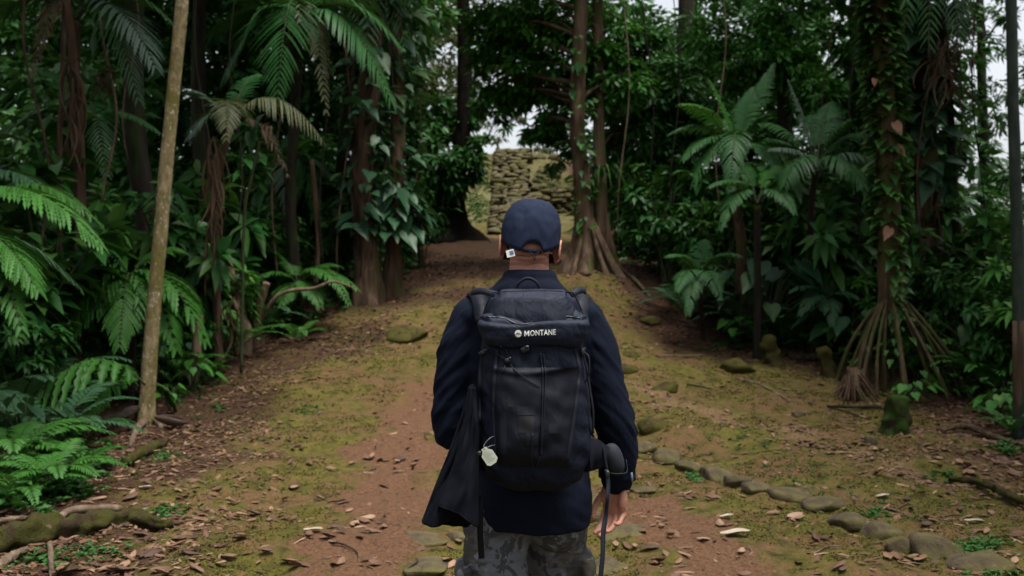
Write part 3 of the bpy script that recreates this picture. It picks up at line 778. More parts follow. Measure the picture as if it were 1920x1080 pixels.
st = MB(); ribbon(st, catmull([B(902, 930, 2.66), B(901, 960, 2.655), B(900, 985, 2.66), B(901, 1015, 2.68), B(903, 1047, 2.69)], 40), .0165, (1, .1, 0), .0016); st.build('belt_webbing', M_MESH, pack)
# card tag on a thin loop
tg = MB(); t0 = W(917, 856, 2.515); an = math.radians(33)
oc = [(-.0175, -.018), (-.010, -.024), (.008, -.024), (.0175, -.016), (.0175, .010), (.008, .020), (.008, .027), (-.008, .027), (-.008, .020), (-.0175, .010)]
R2 = lambda a, c, y: t0 + np.array((a * math.cos(an) - c * math.sin(an), y, a * math.sin(an) + c * math.cos(an)))
oc = oc[::-1]
n = len(oc); tg.add([R2(a * .92, c * .92, 0) for a, c in oc] + [R2(a * .92, c * .92, .002) for a, c in oc], [list(range(n)), [n + i for i in range(n)][::-1]] + [[i, n + i, n + (i + 1) % n, (i + 1) % n] for i in range(n)])
tago = tg.build('hang_tag', M_TAG, pack, smooth=False)
tg = MB()
for k in range(6):
    zz = -.012 + k * .0048
    tg.add([R2(-.011, zz, -.0006), R2(.011 - .004 * (k % 3), zz, -.0006), R2(.011 - .004 * (k % 3), zz + .0014, -.0006), R2(-.011, zz + .0014, -.0006)], [[0, 1, 2, 3]])
tg.build('small_print', M_GREYP, tago, smooth=False)
tg = MB(); e0 = R2(0, .022, -.001)
tube(tg, catmull([e0, W(908, 834, 2.525), W(918, 822, 2.53), front(927, 818, .004), front(928, 832, .004), W(920, 836, 2.53), e0], 40), .0011, 6); tg.build('tag_cord', plain_mat('cord_grey', (.10, .11, .12), .6, .3), tago)
tg = MB(); ellipsoid(tg, W(899, 850, 2.52), (.006, .005, .006), 10, 8, 3); tg.build('tag_clip', M_PLAST, tago)

# ------------------------------------------------------------------ dark garment hanging from the pack
gm = MB(); V = []
def hang(lx, rx, bot_near, bot_far, d0, dep0, dep1, nT=70, nA=96, nf=4, seed=0.):
    out = []
    for j in range(nT + 1):
        t = j / nT
        pl = np.interp(t, np.linspace(0, 1, len(lx)), lx); pr_ = np.interp(t, np.linspace(0, 1, len(rx)), rx)
        for i in range(nA):
            a = 2 * math.pi * i / nA; c_, s_ = math.cos(a), math.sin(a)
            bn = np.interp(c_, np.linspace(-1, 1, len(bot_near)), bot_near); bf = np.interp(c_, np.linspace(-1, 1, len(bot_far)), bot_far)
            w_ = .5 - .5 * max(-1, min(1, s_ * 2.5)); bot = bf + (bn - bf) * w_
            py = 726 + t * (bot - 726)
            fold = .75 * math.cos(nf * math.pi * .7 * (c_ + seed) + t * 1.6) + .16 * math.cos(1.7 * nf * math.pi * c_ + seed - 3 * t)
            dd = (dep0 + (dep1 - dep0) * t) * s_ + (.003 + .008 * t) * fold * (1 if s_ < 0 else .6) + .012 * nz((c_ * 1.3, t * 3.4 + c_, s_ + seed), 1.5)
            p_ = W((pl + pr_) / 2 + (pr_ - pl) / 2 * c_, py, 2.57)
            out.append((p_[0], d0 + dd, p_[2]))
    gm.add(out, [[j * nA + i, j * nA + (i + 1) % nA, (j + 1) * nA + (i + 1) % nA, (j + 1) * nA + i] for j in range(nT) for i in range(nA)])
    gm.add(out[:nA], [list(range(nA))[::-1]])
    return out
hang([881, 863, 840, 814, 790], [887, 890, 885, 870, 846], [986, 990, 984, 976], [982, 984, 978, 976], 2.605, .012, .035, nf=2, seed=.3)
V = hang([880, 871, 860, 845, 822], [889, 895, 896, 896, 896], [942, 950, 962, 986], [984, 996, 996, 980], 2.580, .012, .050, nf=2, seed=1.2)
gar = gm.build('hanging_garment', M_BAGC)
recenter(gar); gar.modifiers.new('s', 'SOLIDIFY').thickness = .003
tag(gar, 'dark garment with open hollow lower end hanging from the side of the backpack', 'garment')
hem = MB()
tube(hem, [np.array(p) + (0, -.001, 0) for p in V[-96:]] + [np.array(V[-96])], .0032, 6, cap=False)
hem.build('seam', M_BAGC, gar)
# ------------------------------------------------------------------ ground sheet
ang = np.concatenate((np.radians(np.arange(-180, -36, 4)), np.radians(np.arange(-36, 36, .12)), np.radians(np.arange(36, 180, 4))))
rad = np.concatenate((np.linspace(.4, 4, 22, endpoint=False), 4 * 1.0075 ** np.arange(0, 325), np.geomspace(47, 900, 40)))
A, R = np.meshgrid(ang, rad)
X = R * np.sin(A); Y = R * np.cos(A); Zg = ground(X, Y)
tracks = []
for pts in ([(600, 1130), (650, 1060), (700, 1000), (735, 930), (742, 870), (775, 810), (800, 770)], ):
    tracks.append(([tuple(hit(*p)[:2]) for p in pts], .30))
tracks.append(([tuple(hit(*p)[:2]) for p in [(1350, 1120), (1330, 1050), (1270, 990), (1240, 940)]], .30))
tracks.append(([tuple(hit(*p)[:2]) for p in [(680, 850), (780, 850), (840, 850)]], .35))
tracks.append(([tuple(hit(*p)[:2]) for p in [(800, 780), (880, 700), (950, 640)]], .45))
debris = [tuple(hit(*p)[:2]) for p in [(1190, 720), (1260, 760), (1370, 790), (1480, 820), (1600, 850), (1720, 890)]]
dirt = np.zeros_like(X)
jx = X + .35 * (vnoise(X * 2.5, Y * 2.5, 11) - .5) + .15 * (vnoise(X * 8, Y * 8, 12) - .5); jy = Y + .5 * (vnoise(X * 2.5, Y * 2.5, 13) - .5)
for pts, w in tracks:
    dirt = np.maximum(dirt, np.clip(1.5 - poly_dist(jx, jy, pts) / w, 0, 1))
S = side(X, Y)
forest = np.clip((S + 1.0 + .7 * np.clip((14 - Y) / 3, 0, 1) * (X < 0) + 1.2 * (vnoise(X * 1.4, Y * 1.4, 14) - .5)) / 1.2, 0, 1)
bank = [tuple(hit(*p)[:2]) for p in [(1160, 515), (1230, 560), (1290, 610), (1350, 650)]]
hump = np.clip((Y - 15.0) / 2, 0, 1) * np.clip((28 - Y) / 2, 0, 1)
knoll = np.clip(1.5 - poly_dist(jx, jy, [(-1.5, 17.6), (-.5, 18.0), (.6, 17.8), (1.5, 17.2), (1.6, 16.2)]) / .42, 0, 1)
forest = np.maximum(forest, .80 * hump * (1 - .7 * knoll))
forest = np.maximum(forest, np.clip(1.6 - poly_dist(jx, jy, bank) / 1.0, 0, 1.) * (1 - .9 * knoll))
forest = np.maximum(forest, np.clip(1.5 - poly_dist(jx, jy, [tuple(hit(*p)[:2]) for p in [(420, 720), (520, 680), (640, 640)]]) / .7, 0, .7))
deb = np.clip(1.3 - poly_dist(jx, jy, debris) / .30, 0, 1) * .5
bright = np.clip((Y - 28.5) / 2, 0, 1) * np.clip((2.8 - np.abs(X + .5)) / .6, 0, 1)
lawn = np.clip(1.4 - poly_dist(jx, jy, [(-1.35, 29.6), (-1.2, 31.5), (-.95, 33.4)]) / .38, 0, 1)
g = MB()
nr, na = X.shape
V = np.stack((X, Y, Zg), -1).reshape(-1, 3)
i = np.arange(nr - 1)[:, None] * na; j = np.arange(na)[None]; j2 = (j + 1) % na
g.add(V, np.stack((i + j, i + j2, i + na + j2, i + na + j), -1).reshape(-1, 4)[:, ::-1])
g.add([(0, 0, gz(0, 0))], [])
g.fi.append(np.array([q for k in range(na) for q in (nr * na, (k + 1) % na, k)])); g.fc.append(np.full(na, 3))
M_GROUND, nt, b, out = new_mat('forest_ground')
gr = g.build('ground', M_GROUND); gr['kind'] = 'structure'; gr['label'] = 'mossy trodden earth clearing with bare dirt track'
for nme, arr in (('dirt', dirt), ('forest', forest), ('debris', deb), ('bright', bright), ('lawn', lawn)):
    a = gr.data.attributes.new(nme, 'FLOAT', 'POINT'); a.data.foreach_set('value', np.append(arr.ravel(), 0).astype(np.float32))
def att(n):
    a = nt.nodes.new('ShaderNodeAttribute'); a.attribute_name = n; return a.outputs['Fac']
v1 = mapped(nt, (1, 1, 1))
nA_ = noise_node(nt, 1.6, 6, .62, .3, v1); nB_ = noise_node(nt, 7, 6, .65, .4, v1); nC_ = noise_node(nt, 45, 5, .7, 0, v1); nD_ = noise_node(nt, 160, 3, .7, 0, v1)
moss = ramp(nt, nB_.outputs['Fac'], [(.30, (.036, .024, .011)), (.46, (.074, .067, .015)), (.62, (.114, .104, .021)), (.75, (.070, .100, .023))]).outputs[0]
soil = ramp(nt, nC_.outputs['Fac'], [(.25, (.044, .024, .014)), (.5, (.116, .060, .034)), (.75, (.172, .098, .058))]).outputs[0]
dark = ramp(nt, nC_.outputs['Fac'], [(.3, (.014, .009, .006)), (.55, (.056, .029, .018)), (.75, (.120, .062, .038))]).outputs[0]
grass = ramp(nt, nB_.outputs['Fac'], [(.3, (.050, .042, .020)), (.5, (.085, .080, .028)), (.62, (.125, .098, .055)), (.8, (.16, .125, .08))]).outputs[0]
def soft(base, n, k, lo, hi):
    s = maths(nt, 'ADD', base, maths(nt, 'MULTIPLY', maths(nt, 'SUBTRACT', n, .5), k))
    m = nt.nodes.new('ShaderNodeMapRange'); m.clamp = True
    m.inputs[1].default_value = lo; m.inputs[2].default_value = hi; nt.links.new(s, m.inputs[0]); return m.outputs[0]
bare = soft(nA_.outputs['Fac'], nB_.outputs['Fac'], 1.2, .45, .60)
col = mixc(nt, maths(nt, 'MULTIPLY', bare, .75), moss, soil)
col = mixc(nt, soft(att('dirt'), nB_.outputs['Fac'], 1.3, .35, .70), col, soil)
col = mixc(nt, soft(att('debris'), nC_.outputs['Fac'], 1.6, .35, .65), col, (.18, .110, .068))
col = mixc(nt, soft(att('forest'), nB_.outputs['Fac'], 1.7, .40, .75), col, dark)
col = mixc(nt, soft(att('bright'), nB_.outputs['Fac'], .6, .3, .7), col, grass)
col = mixc(nt, soft(att('lawn'), nB_.outputs['Fac'], .5, .3, .7), col, (.120, .112, .050))
spk = ramp(nt, nD_.outputs['Fac'], [(.32, (.40, .38, .36)), (.48, (1, 1, 1)), (.70, (1.3, 1.22, 1.1))]).outputs[0]
mm = nt.nodes.new('ShaderNodeMix'); mm.data_type = 'RGBA'; mm.blend_type = 'MULTIPLY'; mm.inputs[0].default_value = .8
nt.links.new(col, mm.inputs[6]); nt.links.new(spk, mm.inputs[7]); nt.links.new(mm.outputs[2], b.inputs['Base Color'])
b.inputs['Roughness'].default_value = .95; b.inputs['Specular IOR Level'].default_value = .12
p = bump(nt, None, nB_.outputs['Fac'], .7, .06); p = bump(nt, None, nC_.outputs['Fac'], .8, .02, p); bump(nt, b, nD_.outputs['Fac'], .7, .006, p)

# ------------------------------------------------------------------ stones
M_STONE, nt, b, out = new_mat('weathered_stone')
n1 = noise_node(nt, 6, 6, .65, .3, mapped(nt, (1, 1, 1))); n2 = noise_node(nt, 3.2, 5, .6, .2, mapped(nt, (1, 1, 1))); n3 = noise_node(nt, 60, 4, .7, 0, mapped(nt, (1, 1, 1)))
c = ramp(nt, n1.outputs['Fac'], [(.3, (.028, .021, .013)), (.5, (.068, .051, .032)), (.72, (.120, .092, .060))]).outputs[0]
f = ramp(nt, n2.outputs['Fac'], [(.42, (0, 0, 0)), (.60, (1, 1, 1))]).outputs[0]
c = mixc(nt, maths(nt, 'MULTIPLY', f, .8), c, mixc(nt, n3.outputs['Fac'], (.035, .036, .009), (.12, .108, .022)))
c = mixc(nt, ramp(nt, n3.outputs['Fac'], [(.62, (0, 0, 0)), (.75, (.5, .5, .5))]).outputs[0], c, (.26, .24, .20))
nt.links.new(c, b.inputs['Base Color']); b.inputs['Roughness'].default_value = .9; b.inputs['Specular IOR Level'].default_value = .2
p = bump(nt, None, n1.outputs['Fac'], .8, .03); bump(nt, b, n3.outputs['Fac'], .6, .008, p)
M_STAIR = M_STONE.copy(); M_STAIR.name = 'stair_stone'
for n_ in M_STAIR.node_tree.nodes:
    if n_.type == 'VALTORGB' and len(n_.color_ramp.elements) == 3:
        for e_, c_ in zip(n_.color_ramp.elements, ((.036, .028, .016), (.078, .062, .037), (.135, .112, .070))): e_.color = c4(c_)
def moss_mat(name, c1, c2, under):
    m, nt, b, out = new_mat(name)
    n1 = noise_node(nt, 8, 6, .65, .3, mapped(nt, (1, 1, 1))); n3 = noise_node(nt, 70, 4, .7, 0, mapped(nt, (1, 1, 1)))
    f = ramp(nt, n1.outputs['Fac'], [(.40, (0, 0, 0)), (.52, (1, 1, 1))]).outputs[0]
    c = mixc(nt, f, mixc(nt, n3.outputs['Fac'], tuple(x * .5 for x in under), under), mixc(nt, n3.outputs['Fac'], c1, c2))
    nt.links.new(c, b.inputs['Base Color']); b.inputs['Roughness'].default_value = .95; b.inputs['Specular IOR Level'].default_value = .1
    p = bump(nt, None, n1.outputs['Fac'], .9, .03); bump(nt, b, n3.outputs['Fac'], .9, .012, p)
    return m
M_MOSSY = moss_mat('moss_cover', (.024, .023, .006), (.090, .082, .018), (.050, .034, .020))
M_MOSSG = moss_mat('green_moss_cover', (.008, .020, .004), (.040, .075, .013), (.030, .020, .012))
M_STUMP = moss_mat('rotten_stump_wood', (.018, .020, .005), (.070, .068, .014), (.050, .032, .020))

def stone_mesh(sx, sy, sz, seed, flat=3.2, nu=26, nv=16):
    R_ = random.Random(seed)
    m = MB(); ellipsoid(m, (0, 0, 0), (sx, sy, sz), nu, nv, flat)
    v = m.v[0]
    for i in range(len(v)):
        p = v[i]; q = p / max(sx, sy)
        k = 1 + .22 * nz(q, 1.3, seed) + .10 * nz(q, 3.1, seed + 3) + .05 * nz(q, 7, seed + 5)
        v[i] = (p[0] * k, p[1] * (1 + .25 * nz(q, 1.4, seed + 9)), p[2] * (k * .6 + .4))
    R_ = random.Random(seed); sc = np.array((sx, sy, sz))
    for _ in range(9):                       # broken faces
        a = np.array((R_.gauss(0, 1), R_.gauss(0, 1), R_.gauss(.35, .8))); a /= np.linalg.norm(a); c_ = R_.uniform(.62, .92)
        d_ = (v / sc) @ a - c_; h_ = d_ > 0; v[h_] -= (d_[h_, None] * a) * sc * .9
    for i in range(len(v)):
        q = v[i] / max(sx, sy); v[i] *= 1 + .035 * nz(q, 6, seed) + .02 * nz(q, 13, seed + 2)
    return m
def put_stone(name, px, py, w, h, label, cat, seed, group=None, mat=None, tilt=0., sink=.5, tall=None):
    q = hit(px, py + h * .35); s = q[1] / F
    hw = w * s / 2; sz = (tall if tall else max(.035, h * s * .44)); sy = max(hw * .55, min(hw * 1.1, h * s * 1.5))
    m = stone_mesh(hw, sy, sz, seed, 9 if name == 'paving_slab' else 2.3 if name == 'rock' else 3.2)
    R = np.array(Matrix.Rotation(math.radians(tilt), 3, 'Y') @ Matrix.Rotation(math.radians(seed * 17 % 24 - 12), 3, 'Z'))
    m.v[0] = m.v[0] @ R.T + np.array((q[0], q[1] + sy * .5, q[2] + sz * (1 - sink * 1.2) - .01))
    o = m.build(name, mat or M_STONE); recenter(o); return tag(o, label, cat, group)
G1 = 'stones edging the path on the right'
for k, (px, py, w, h, lab) in enumerate([
    (1850, 1064, 120, 42, 'long dark stone in the bottom right corner, last of the path edging'),
    (1765, 1026, 116, 62, 'largest flat-topped stone of the path edging, with pale speckles'),
    (1693, 1020, 52, 44, 'small dark stone tucked against the left of the largest edging stone'),
    (1660, 990, 88, 34, 'flat brown stone just up the row from the largest edging stone'),
    (1595, 970, 78, 44, 'wedge-shaped edging stone with green moss under its right end'),
    (1543, 948, 86, 42, 'rounded edging stone leaning behind the wedge-shaped one'),
    (1484, 929, 94, 32, 'wide low edging stone with a dark undercut, in mid row'),
    (1430, 912, 66, 26, 'small mossy stone between two larger stones in mid row'),
    (1384, 907, 62, 34, 'dark lumpy edging stone with a shadowed front'),
    (1345, 890, 78, 32, 'broad smooth brown edging stone in upper row'),
    (1297, 877, 56, 28, 'short rounded stone with a green weed at its foot, in upper row'),
    (1255, 855, 76, 34, 'pale bulging stone nearest to the walker in the edging row'),
    (1208, 840, 52, 26, 'topmost edging stone half hidden behind the walker\'s sleeve')]):
    put_stone('edging_stone', px + random.uniform(-5, 5), py + random.uniform(-6, 6), w * random.uniform(.85, 1.02), h, lab, 'stone', 3 + k * 1.7, G1, sink=.40, tilt=random.uniform(-9, 9))
for k, (px, py, w, h, lab) in enumerate([
    (1176, 690, 44, 20, 'flat mossy stone beside the right shoulder of the walker'),
    (1182, 664, 40, 14, 'thin dark stone step higher up the path beside the walker'),
    (1250, 726, 54, 22, 'dark mossy rock on the slope to the right of the walker'),
    (1222, 798, 60, 30, 'mossy lump of rock near the right elbow of the walker'),
    (1385, 686, 74, 34, 'square mossy rock left of the short leaning stump'),
    (1500, 776, 30, 12, 'little pale stone on the moss of the right slope'),
    (1637, 826, 28, 20, 'small round reddish stone left of the green mossy stump'),
    (760, 626, 84, 36, 'mossy boulder on the mound to the left of the walker'),
    (1222, 602, 40, 20, 'dark rock on the leafy bank above the right shoulder')]):
    put_stone('rock', px, py, w, h, lab, 'rock', 31 + k * 2.3, None, M_MOSSY if k not in (5, 6) else M_STONE, sink=.55, tall=h * .62 * hit(px, py)[1] / F)
for k, (px, py, w, h, lab) in enumerate([
    (790, 1058, 110, 50, 'large cracked paving slab by the left leg, at the bottom edge'),
    (806, 1008, 96, 40, 'paving slab just under the hanging garment'),
    (856, 1004, 44, 36, 'narrow paving slab beside the left thigh'),
    (1160, 1052, 140, 54, 'wide worn paving slab right of the hanging strap, at the bottom edge'),
    (1180, 990, 120, 38, 'flat paving slab level with the fingers of the walker'),
    (1126, 930, 56, 22, 'small paving slab between trousers and right hand'),
    (1210, 920, 60, 18, 'thin paving slab to the right of the hand'),
    (1118, 968, 44, 22, 'little paving slab between the right leg and the strap')]):
    q = hit(px, py)
    o = put_stone('paving_slab', px, py, w, h, lab, 'slab', 61 + k * 1.9, 'worn paving slabs sunk in the path', M_STONE, sink=.72, tall=.04)

# ------------------------------------------------------------------ stone stairway climbing the far slope
stw = thing('stone_staircase', 'steep ancient stone stairway climbing the bank behind the cap', 'staircase', gd(955, 29.0))
ys = np.linspace(28.6, 38.3, 32)
for k, y in enumerate(ys):
    m = MB(); xc_ = np.interp(y, [28, 38.5], [-.02, -.06]); half = np.interp(y, [28, 38.5], [.72, .66])
    x = xc_ - half + random.uniform(0, .1); z = gz(xc_, y)
    while x < xc_ + half - .1:
        w = random.uniform(.20, .50); s = stone_mesh(w / 2 * 1.12, .36, .085 + random.uniform(0, .02), random.uniform(0, 90), 6, 16, 9)
        s.v[0] += np.array((x + w / 2, y + random.uniform(-.03, .03), z + .055 + random.uniform(-.02, .015)))
        m.add(s.v[0], [list(map(int, q)) for q in []] or None if False else [])
        m.fi.append(s.fi[0] + m.n - len(s.v[0])); m.fc.append(s.fc[0])
        x += w + .015
    m.build('step', M_STAIR, stw)
def rubble(name, label, pts, height, cat, depth=.3, cs=.30):
    """dry stone wall along pts (x, y)"""
    t = MB(); P = np.array(pts, float); seg = np.linalg.norm(np.diff(P, axis=0), axis=1); cum = np.concatenate(([0], np.cumsum(seg)))
    row = 0; zz = 0.
    while zz < height:
        h = random.uniform(.14, .22); s = random.uniform(-.2, 0)
        while s < cum[-1]:
            w = random.uniform(.2, .5)
            u = min(max(s + w / 2, 0), cum[-1]); xy = np.array([np.interp(u, cum, P[:, k]) for k in (0, 1)])
            st_ = stone_mesh(w / 2, depth * random.uniform(.7, 1.1), h / 2, random.uniform(0, 90), 4, 12, 8)
            dirv = P[-1] - P[0]; an = math.atan2(dirv[1], dirv[0]); Rm = np.array(Matrix.Rotation(an, 3, 'Z'))
            vv = st_.v[0] @ Rm.T + np.array((xy[0], xy[1], gz(*xy) - .1 + zz + h / 2))
            t.add(vv, []); t.fi.append(st_.fi[0] + t.n - len(vv)); t.fc.append(st_.fc[0]); s += w + .01
        zz += h; row += 1
    o = t.build(name, M_STAIR); recenter(o); return tag(o, label, cat)
rubble('retaining_wall', 'tumbled stone wall on the right flank of the stairway behind the ribbed trunk', [(1.0, 31.0), (1.9, 31.8)], .7, 'wall')
for k in range(34):
    y = random.uniform(30.5, 37.5); x = random.uniform(.75, 1.7); w = random.uniform(.12, .32); q = np.array((x, y, gz(x, y) + .04))
    m = stone_mesh(w, w * .8, w * .55, random.uniform(0, 90), 3.5, 14, 9); m.v[0] += q; o = m.build('rubble_stone', M_STAIR); recenter(o); tag(o, 'tumbled rubble stone on the bank to the right of the stairway', 'stone', 'rubble beside the stairway')
# ------------------------------------------------------------------ plant builders
M_FERN = leaf_mat('fern_green', (.020, .085, .011), (.044, .160, .019), (.075, .21, .028), .42)
M_FERNG = leaf_mat('fern_greyish_green', (.022, .072, .030), (.045, .118, .050), None, .5)
M_PALM = leaf_mat('palm_green', (.014, .074, .016), (.036, .130, .030), None, .38)
M_PALMG = leaf_mat('palm_grey_green', (.040, .080, .052), (.080, .135, .088), None, .4)
M_PALMY = leaf_mat('palm_fading', (.055, .070, .026), (.105, .110, .050), (.15, .11, .05), .5)
M_BROAD = leaf_mat('broad_leaf_dark', (.011, .062, .012), (.030, .125, .021), (.075, .160, .030), .36)
M_BRIGHT = leaf_mat('broad_leaf_bright', (.022, .115, .013), (.052, .190, .021), (.105, .22, .036), .38)
M_AROID = leaf_mat('aroid_leaf', (.014, .056, .024), (.034, .105, .042), (.07, .125, .04), .36, spec=.3)
M_VINE = leaf_mat('climber_leaf', (.020, .085, .014), (.060, .16, .030), (.14, .18, .06), .35)
M_OLIVE = leaf_mat('sunlit_olive_leaf', (.045, .065, .018), (.090, .105, .032), (.14, .12, .055), .5)
M_WEED = leaf_mat('weed_green', (.026, .10, .020), (.055, .17, .035), None, .5)
M_DRY = leaf_mat('dry_frond', (.060, .038, .022), (.125, .080, .048), (.17, .12, .07), .75, .1, .2)
M_FAR = leaf_mat('forest_leaf', (.012, .070, .013), (.034, .130, .022), (.070, .175, .032), .45)
M_STEM = bark_mat('green_stem', (.030, .045, .016), (.055, .060, .028), None, rough=.6)
M_TWIG = bark_mat('brown_stem', (.050, .034, .022), (.10, .066, .042))
M_BARK = bark_mat('brown_bark', (.052, .032, .020), (.135, .090, .058), (.050, .055, .014), .35, zs=.12, scale=11)
M_BARKD = bark_mat('dark_bark', (.016, .012, .009), (.034, .024, .018), (.02, .03, .008), .4)
M_BACKLIT = bark_mat('backlit_bark', (.005, .004, .003), (.010, .008, .006), None)  # bark blackened so its colour carries the backlit shade of the trunk
M_BACKLIT.node_tree.nodes['Principled BSDF'].inputs['Specular IOR Level'].default_value = .03
M_BARKB = bark_mat('reddish_bark', (.062, .038, .024), (.135, .088, .058), (.06, .06, .018), .25, zs=.10, scale=12)
M_PALE = bark_mat('pale_bark', (.180, .140, .066), (.33, .26, .145), (.14, .118, .034), .50, (.42, .40, .33), .45, 20)
M_STILT = bark_mat('stilt_bark', (.050, .036, .019), (.115, .085, .046), (.045, .050, .013), .5)
M_DEAD = bark_mat('bleached_dead_wood', (.105, .072, .048), (.20, .145, .10), None, zs=.1)
M_LOG = moss_mat('mossy_log_bark', (.014, .016, .005), (.066, .062, .014), (.046, .030, .019))
M_BAMB = bark_mat('grey_green_culm', (.018, .028, .020), (.036, .048, .036), None, zs=.3, rough=.5, bstr=.3)

def leaves(mb, P, D, N, Ln, Wd, tint, droop=.25, fold=.18, lod=1):
    """many pointed leaves at once: base P, direction D, face normal N"""
    P = np.asarray(P, float); D = unit(D); S = unit(np.cross(D, N)); N = np.cross(S, D); n = len(P)
    Ln = np.broadcast_to(np.asarray(Ln, float), (n,))[:, None]; Wd = np.broadcast_to(np.asarray(Wd, float), (n,))[:, None]
    dz = np.array((0, 0, -1.0))
    def pt(t, s, f): return P + D * Ln * t + S * Wd * s + N * Wd * f + dz * Ln * droop * t * t
    if lod == 0:
        V = np.stack((pt(0, 0, 0), pt(.45, .5, fold), pt(1, 0, 0), pt(.45, -.5, fold)), 1); k = 4
        f = np.array([[0, 1, 2], [0, 2, 3]])
        off = (np.arange(n) * k)[:, None, None]; mb.add(V.reshape(-1, 3), (f[None] + off).reshape(-1, 3), np.repeat(tint, k))
        return
    V = np.stack((pt(0, 0, 0), pt(.22, .40, fold), pt(.25, 0, 0), pt(.22, -.40, fold), pt(.58, .42, fold), pt(.6, 0, 0), pt(.58, -.42, fold), pt(1, 0, 0)), 1); k = 8
    q = np.array([[1, 4, 5, 2], [2, 5, 6, 3]]); t = np.array([[0, 1, 2], [0, 2, 3], [4, 7, 5], [5, 7, 6]])
    off = (np.arange(n) * k)[:, None, None]; b0 = mb.n
    mb.add(V.reshape(-1, 3), (q[None] + off).reshape(-1, 4), np.repeat(tint, k))
    mb.fi.append(((t[None] + off).reshape(-1, 3) + b0).ravel()); mb.fc.append(np.full(n * 4, 3))
def hearts(mb, P, D, N, Ln, tint, droop=.25, wr=.8):
    P = np.asarray(P, float); D = unit(D); S = unit(np.cross(D, N)); N = np.cross(S, D); n = len(P)
    Ln = np.broadcast_to(np.asarray(Ln, float), (n,))[:, None]
    o = [(0, 0, 0), (-.14, .22, .03), (.02, .44, .05), (.28, .50, .04), (.55, .36, .02), (.8, .16, .0), (1.05, 0, -.03), (.8, -.16, .0), (.55, -.36, .02), (.28, -.50, .04), (.02, -.44, .05), (-.14, -.22, .03), (.35, 0, -.06)]
    V = np.stack([P + D * Ln * t + S * Ln * s * wr + N * Ln * f - np.array((0, 0, 1.)) * Ln * droop * max(t, 0) ** 2 for t, s, f in o], 1); k = 13
    f = np.array([[i, (i + 1) % 12, 12] for i in range(12)])
    off = (np.arange(n) * k)[:, None, None]; mb.add(V.reshape(-1, 3), (f[None] + off).reshape(-1, 3), np.repeat(tint, k))
def cloud(mb, c, r, n, size, k=None, droop=.3, lod=0, wr=.42, tint=(0, 1), down=.2, flat=.5):
    """leaf clumps spread through an ellipsoid"""
    c = np.asarray(c, float); r = np.asarray(r, float) * np.ones(3); k = k or max(3, n // 45)
    u = unit(rng.normal(size=(k, 3))); sc = c + u * r * (rng.random((k, 1)) ** .45)
    cs = .26 * r.mean() * (.6 + .8 * rng.random(k))
    i = rng.integers(0, k, n)
    g = rng.normal(size=(n, 3)) * (1, 1, .55)
    P = sc[i] + g * cs[i][:, None] * .62
    D = unit(g + unit(P - c) * .7 + rng.normal(size=(n, 3)) * .4 + (0, 0, -down)); N = unit(np.array((0, 0, 1.)) + rng.normal(size=(n, 3)) * flat)
    ct = rng.random(k); t = np.clip(.55 * ct[i] + .45 * rng.random(n), 0, 1); t = tint[0] + (tint[1] - tint[0]) * t
    Lf = size * (.6 + .7 * rng.random(n)); leaves(mb, P, D, N, Lf, Lf * wr, t, droop, .12, lod)
    return sc
def bez(a, c, b, n):
    t = np.linspace(0, 1, n)[:, None]; return a * (1 - t) ** 2 + 2 * c * t * (1 - t) + b * t * t
def frond(stem, lf, a, b, arch=.25, pairs=26, ln=.3, wd=.045, droop=.35, lobes=0, bare=.15, r0=.010, vee=.35, sweep=.5, ragged=.07, tint=.5, lean=None):
    """one pinnate frond from a to b; lobes > 0 makes toothed fern pinnae"""
    a, b = np.asarray(a, float), np.asarray(b, float); Lr = np.linalg.norm(b - a)
    mid = a + (b - a) * .45 + np.array((0, 0, arch * Lr * 2))
    R = bez(a, mid, b, 26); T = unit(np.gradient(R, axis=0)); up = np.array((0, 0, 1.0))
    if stem is not None: tube(stem, R, np.linspace(r0, r0 * .25, 26), 6)
    ts = np.linspace(bare, .985, pairs)
    for s in (-1, 1):
        for t in ts:
            if ragged and random.random() < ragged: continue
            u = t * 25; i = min(24, int(u)); p = R[i] + (R[i + 1] - R[i]) * (u - i); tv = T[i]
            sd = np.cross(tv, up); nn = np.linalg.norm(sd); sd = sd / nn if nn > .05 else np.array((1., 0, 0)); nv = np.cross(sd, tv)
            q = (t - bare) / (1 - bare)
            ll = ln * (min(1, .35 + 2.6 * q) * (1 - .80 * max(0, q - .35) / .65)) * random.uniform(.88, 1.1)
            sw = sweep + .45 * q
            d0 = unit(sd * s * math.cos(sw) + tv * math.sin(sw) + nv * vee * (.6 - q * .4) + np.array((random.uniform(-.06, .06), random.uniform(-.06, .06), random.uniform(-.05, .05))))
            m = (lobes * 2 + 1) if lobes else 4
            w = wd * (1 - .35 * q)
            x = np.linspace(0, 1, m + 1)
            c = p + d0 * (ll * x)[:, None] + np.array((0, 0, -1.)) * (droop * ll * x * x)[:, None]
            wv = np.cross(d0, nv); wv = wv / max(1e-6, np.linalg.norm(wv))
            prof = np.sin(np.clip(.12 + .88 * (1 - x) ** .8, 0, 1) * math.pi * .56) * np.clip(x * 9 + .35, 0, 1)
            prof[-1] = .02
            if lobes: prof = prof * np.where(np.arange(m + 1) % 2 == 1, 1.0, .55)
            e = wv * (prof * w / 2)[:, None]; sh = d0 * (w * .25) if lobes else 0
            fo = np.array((0, 0, 1.)) * (prof * w * .12)[:, None]
            V = np.stack((c + e + fo + (sh if lobes else 0), c, c - e + fo + (sh if lobes else 0)), 1).reshape(-1, 3)
            j = np.arange(m)[:, None] * 3
            Q = np.concatenate((j + np.array([[0, 1, 4, 3]]), j + np.array([[1, 2, 5, 4]])))
            lf.add(V, Q, min(1, max(0, tint + random.uniform(-.28, .28))))
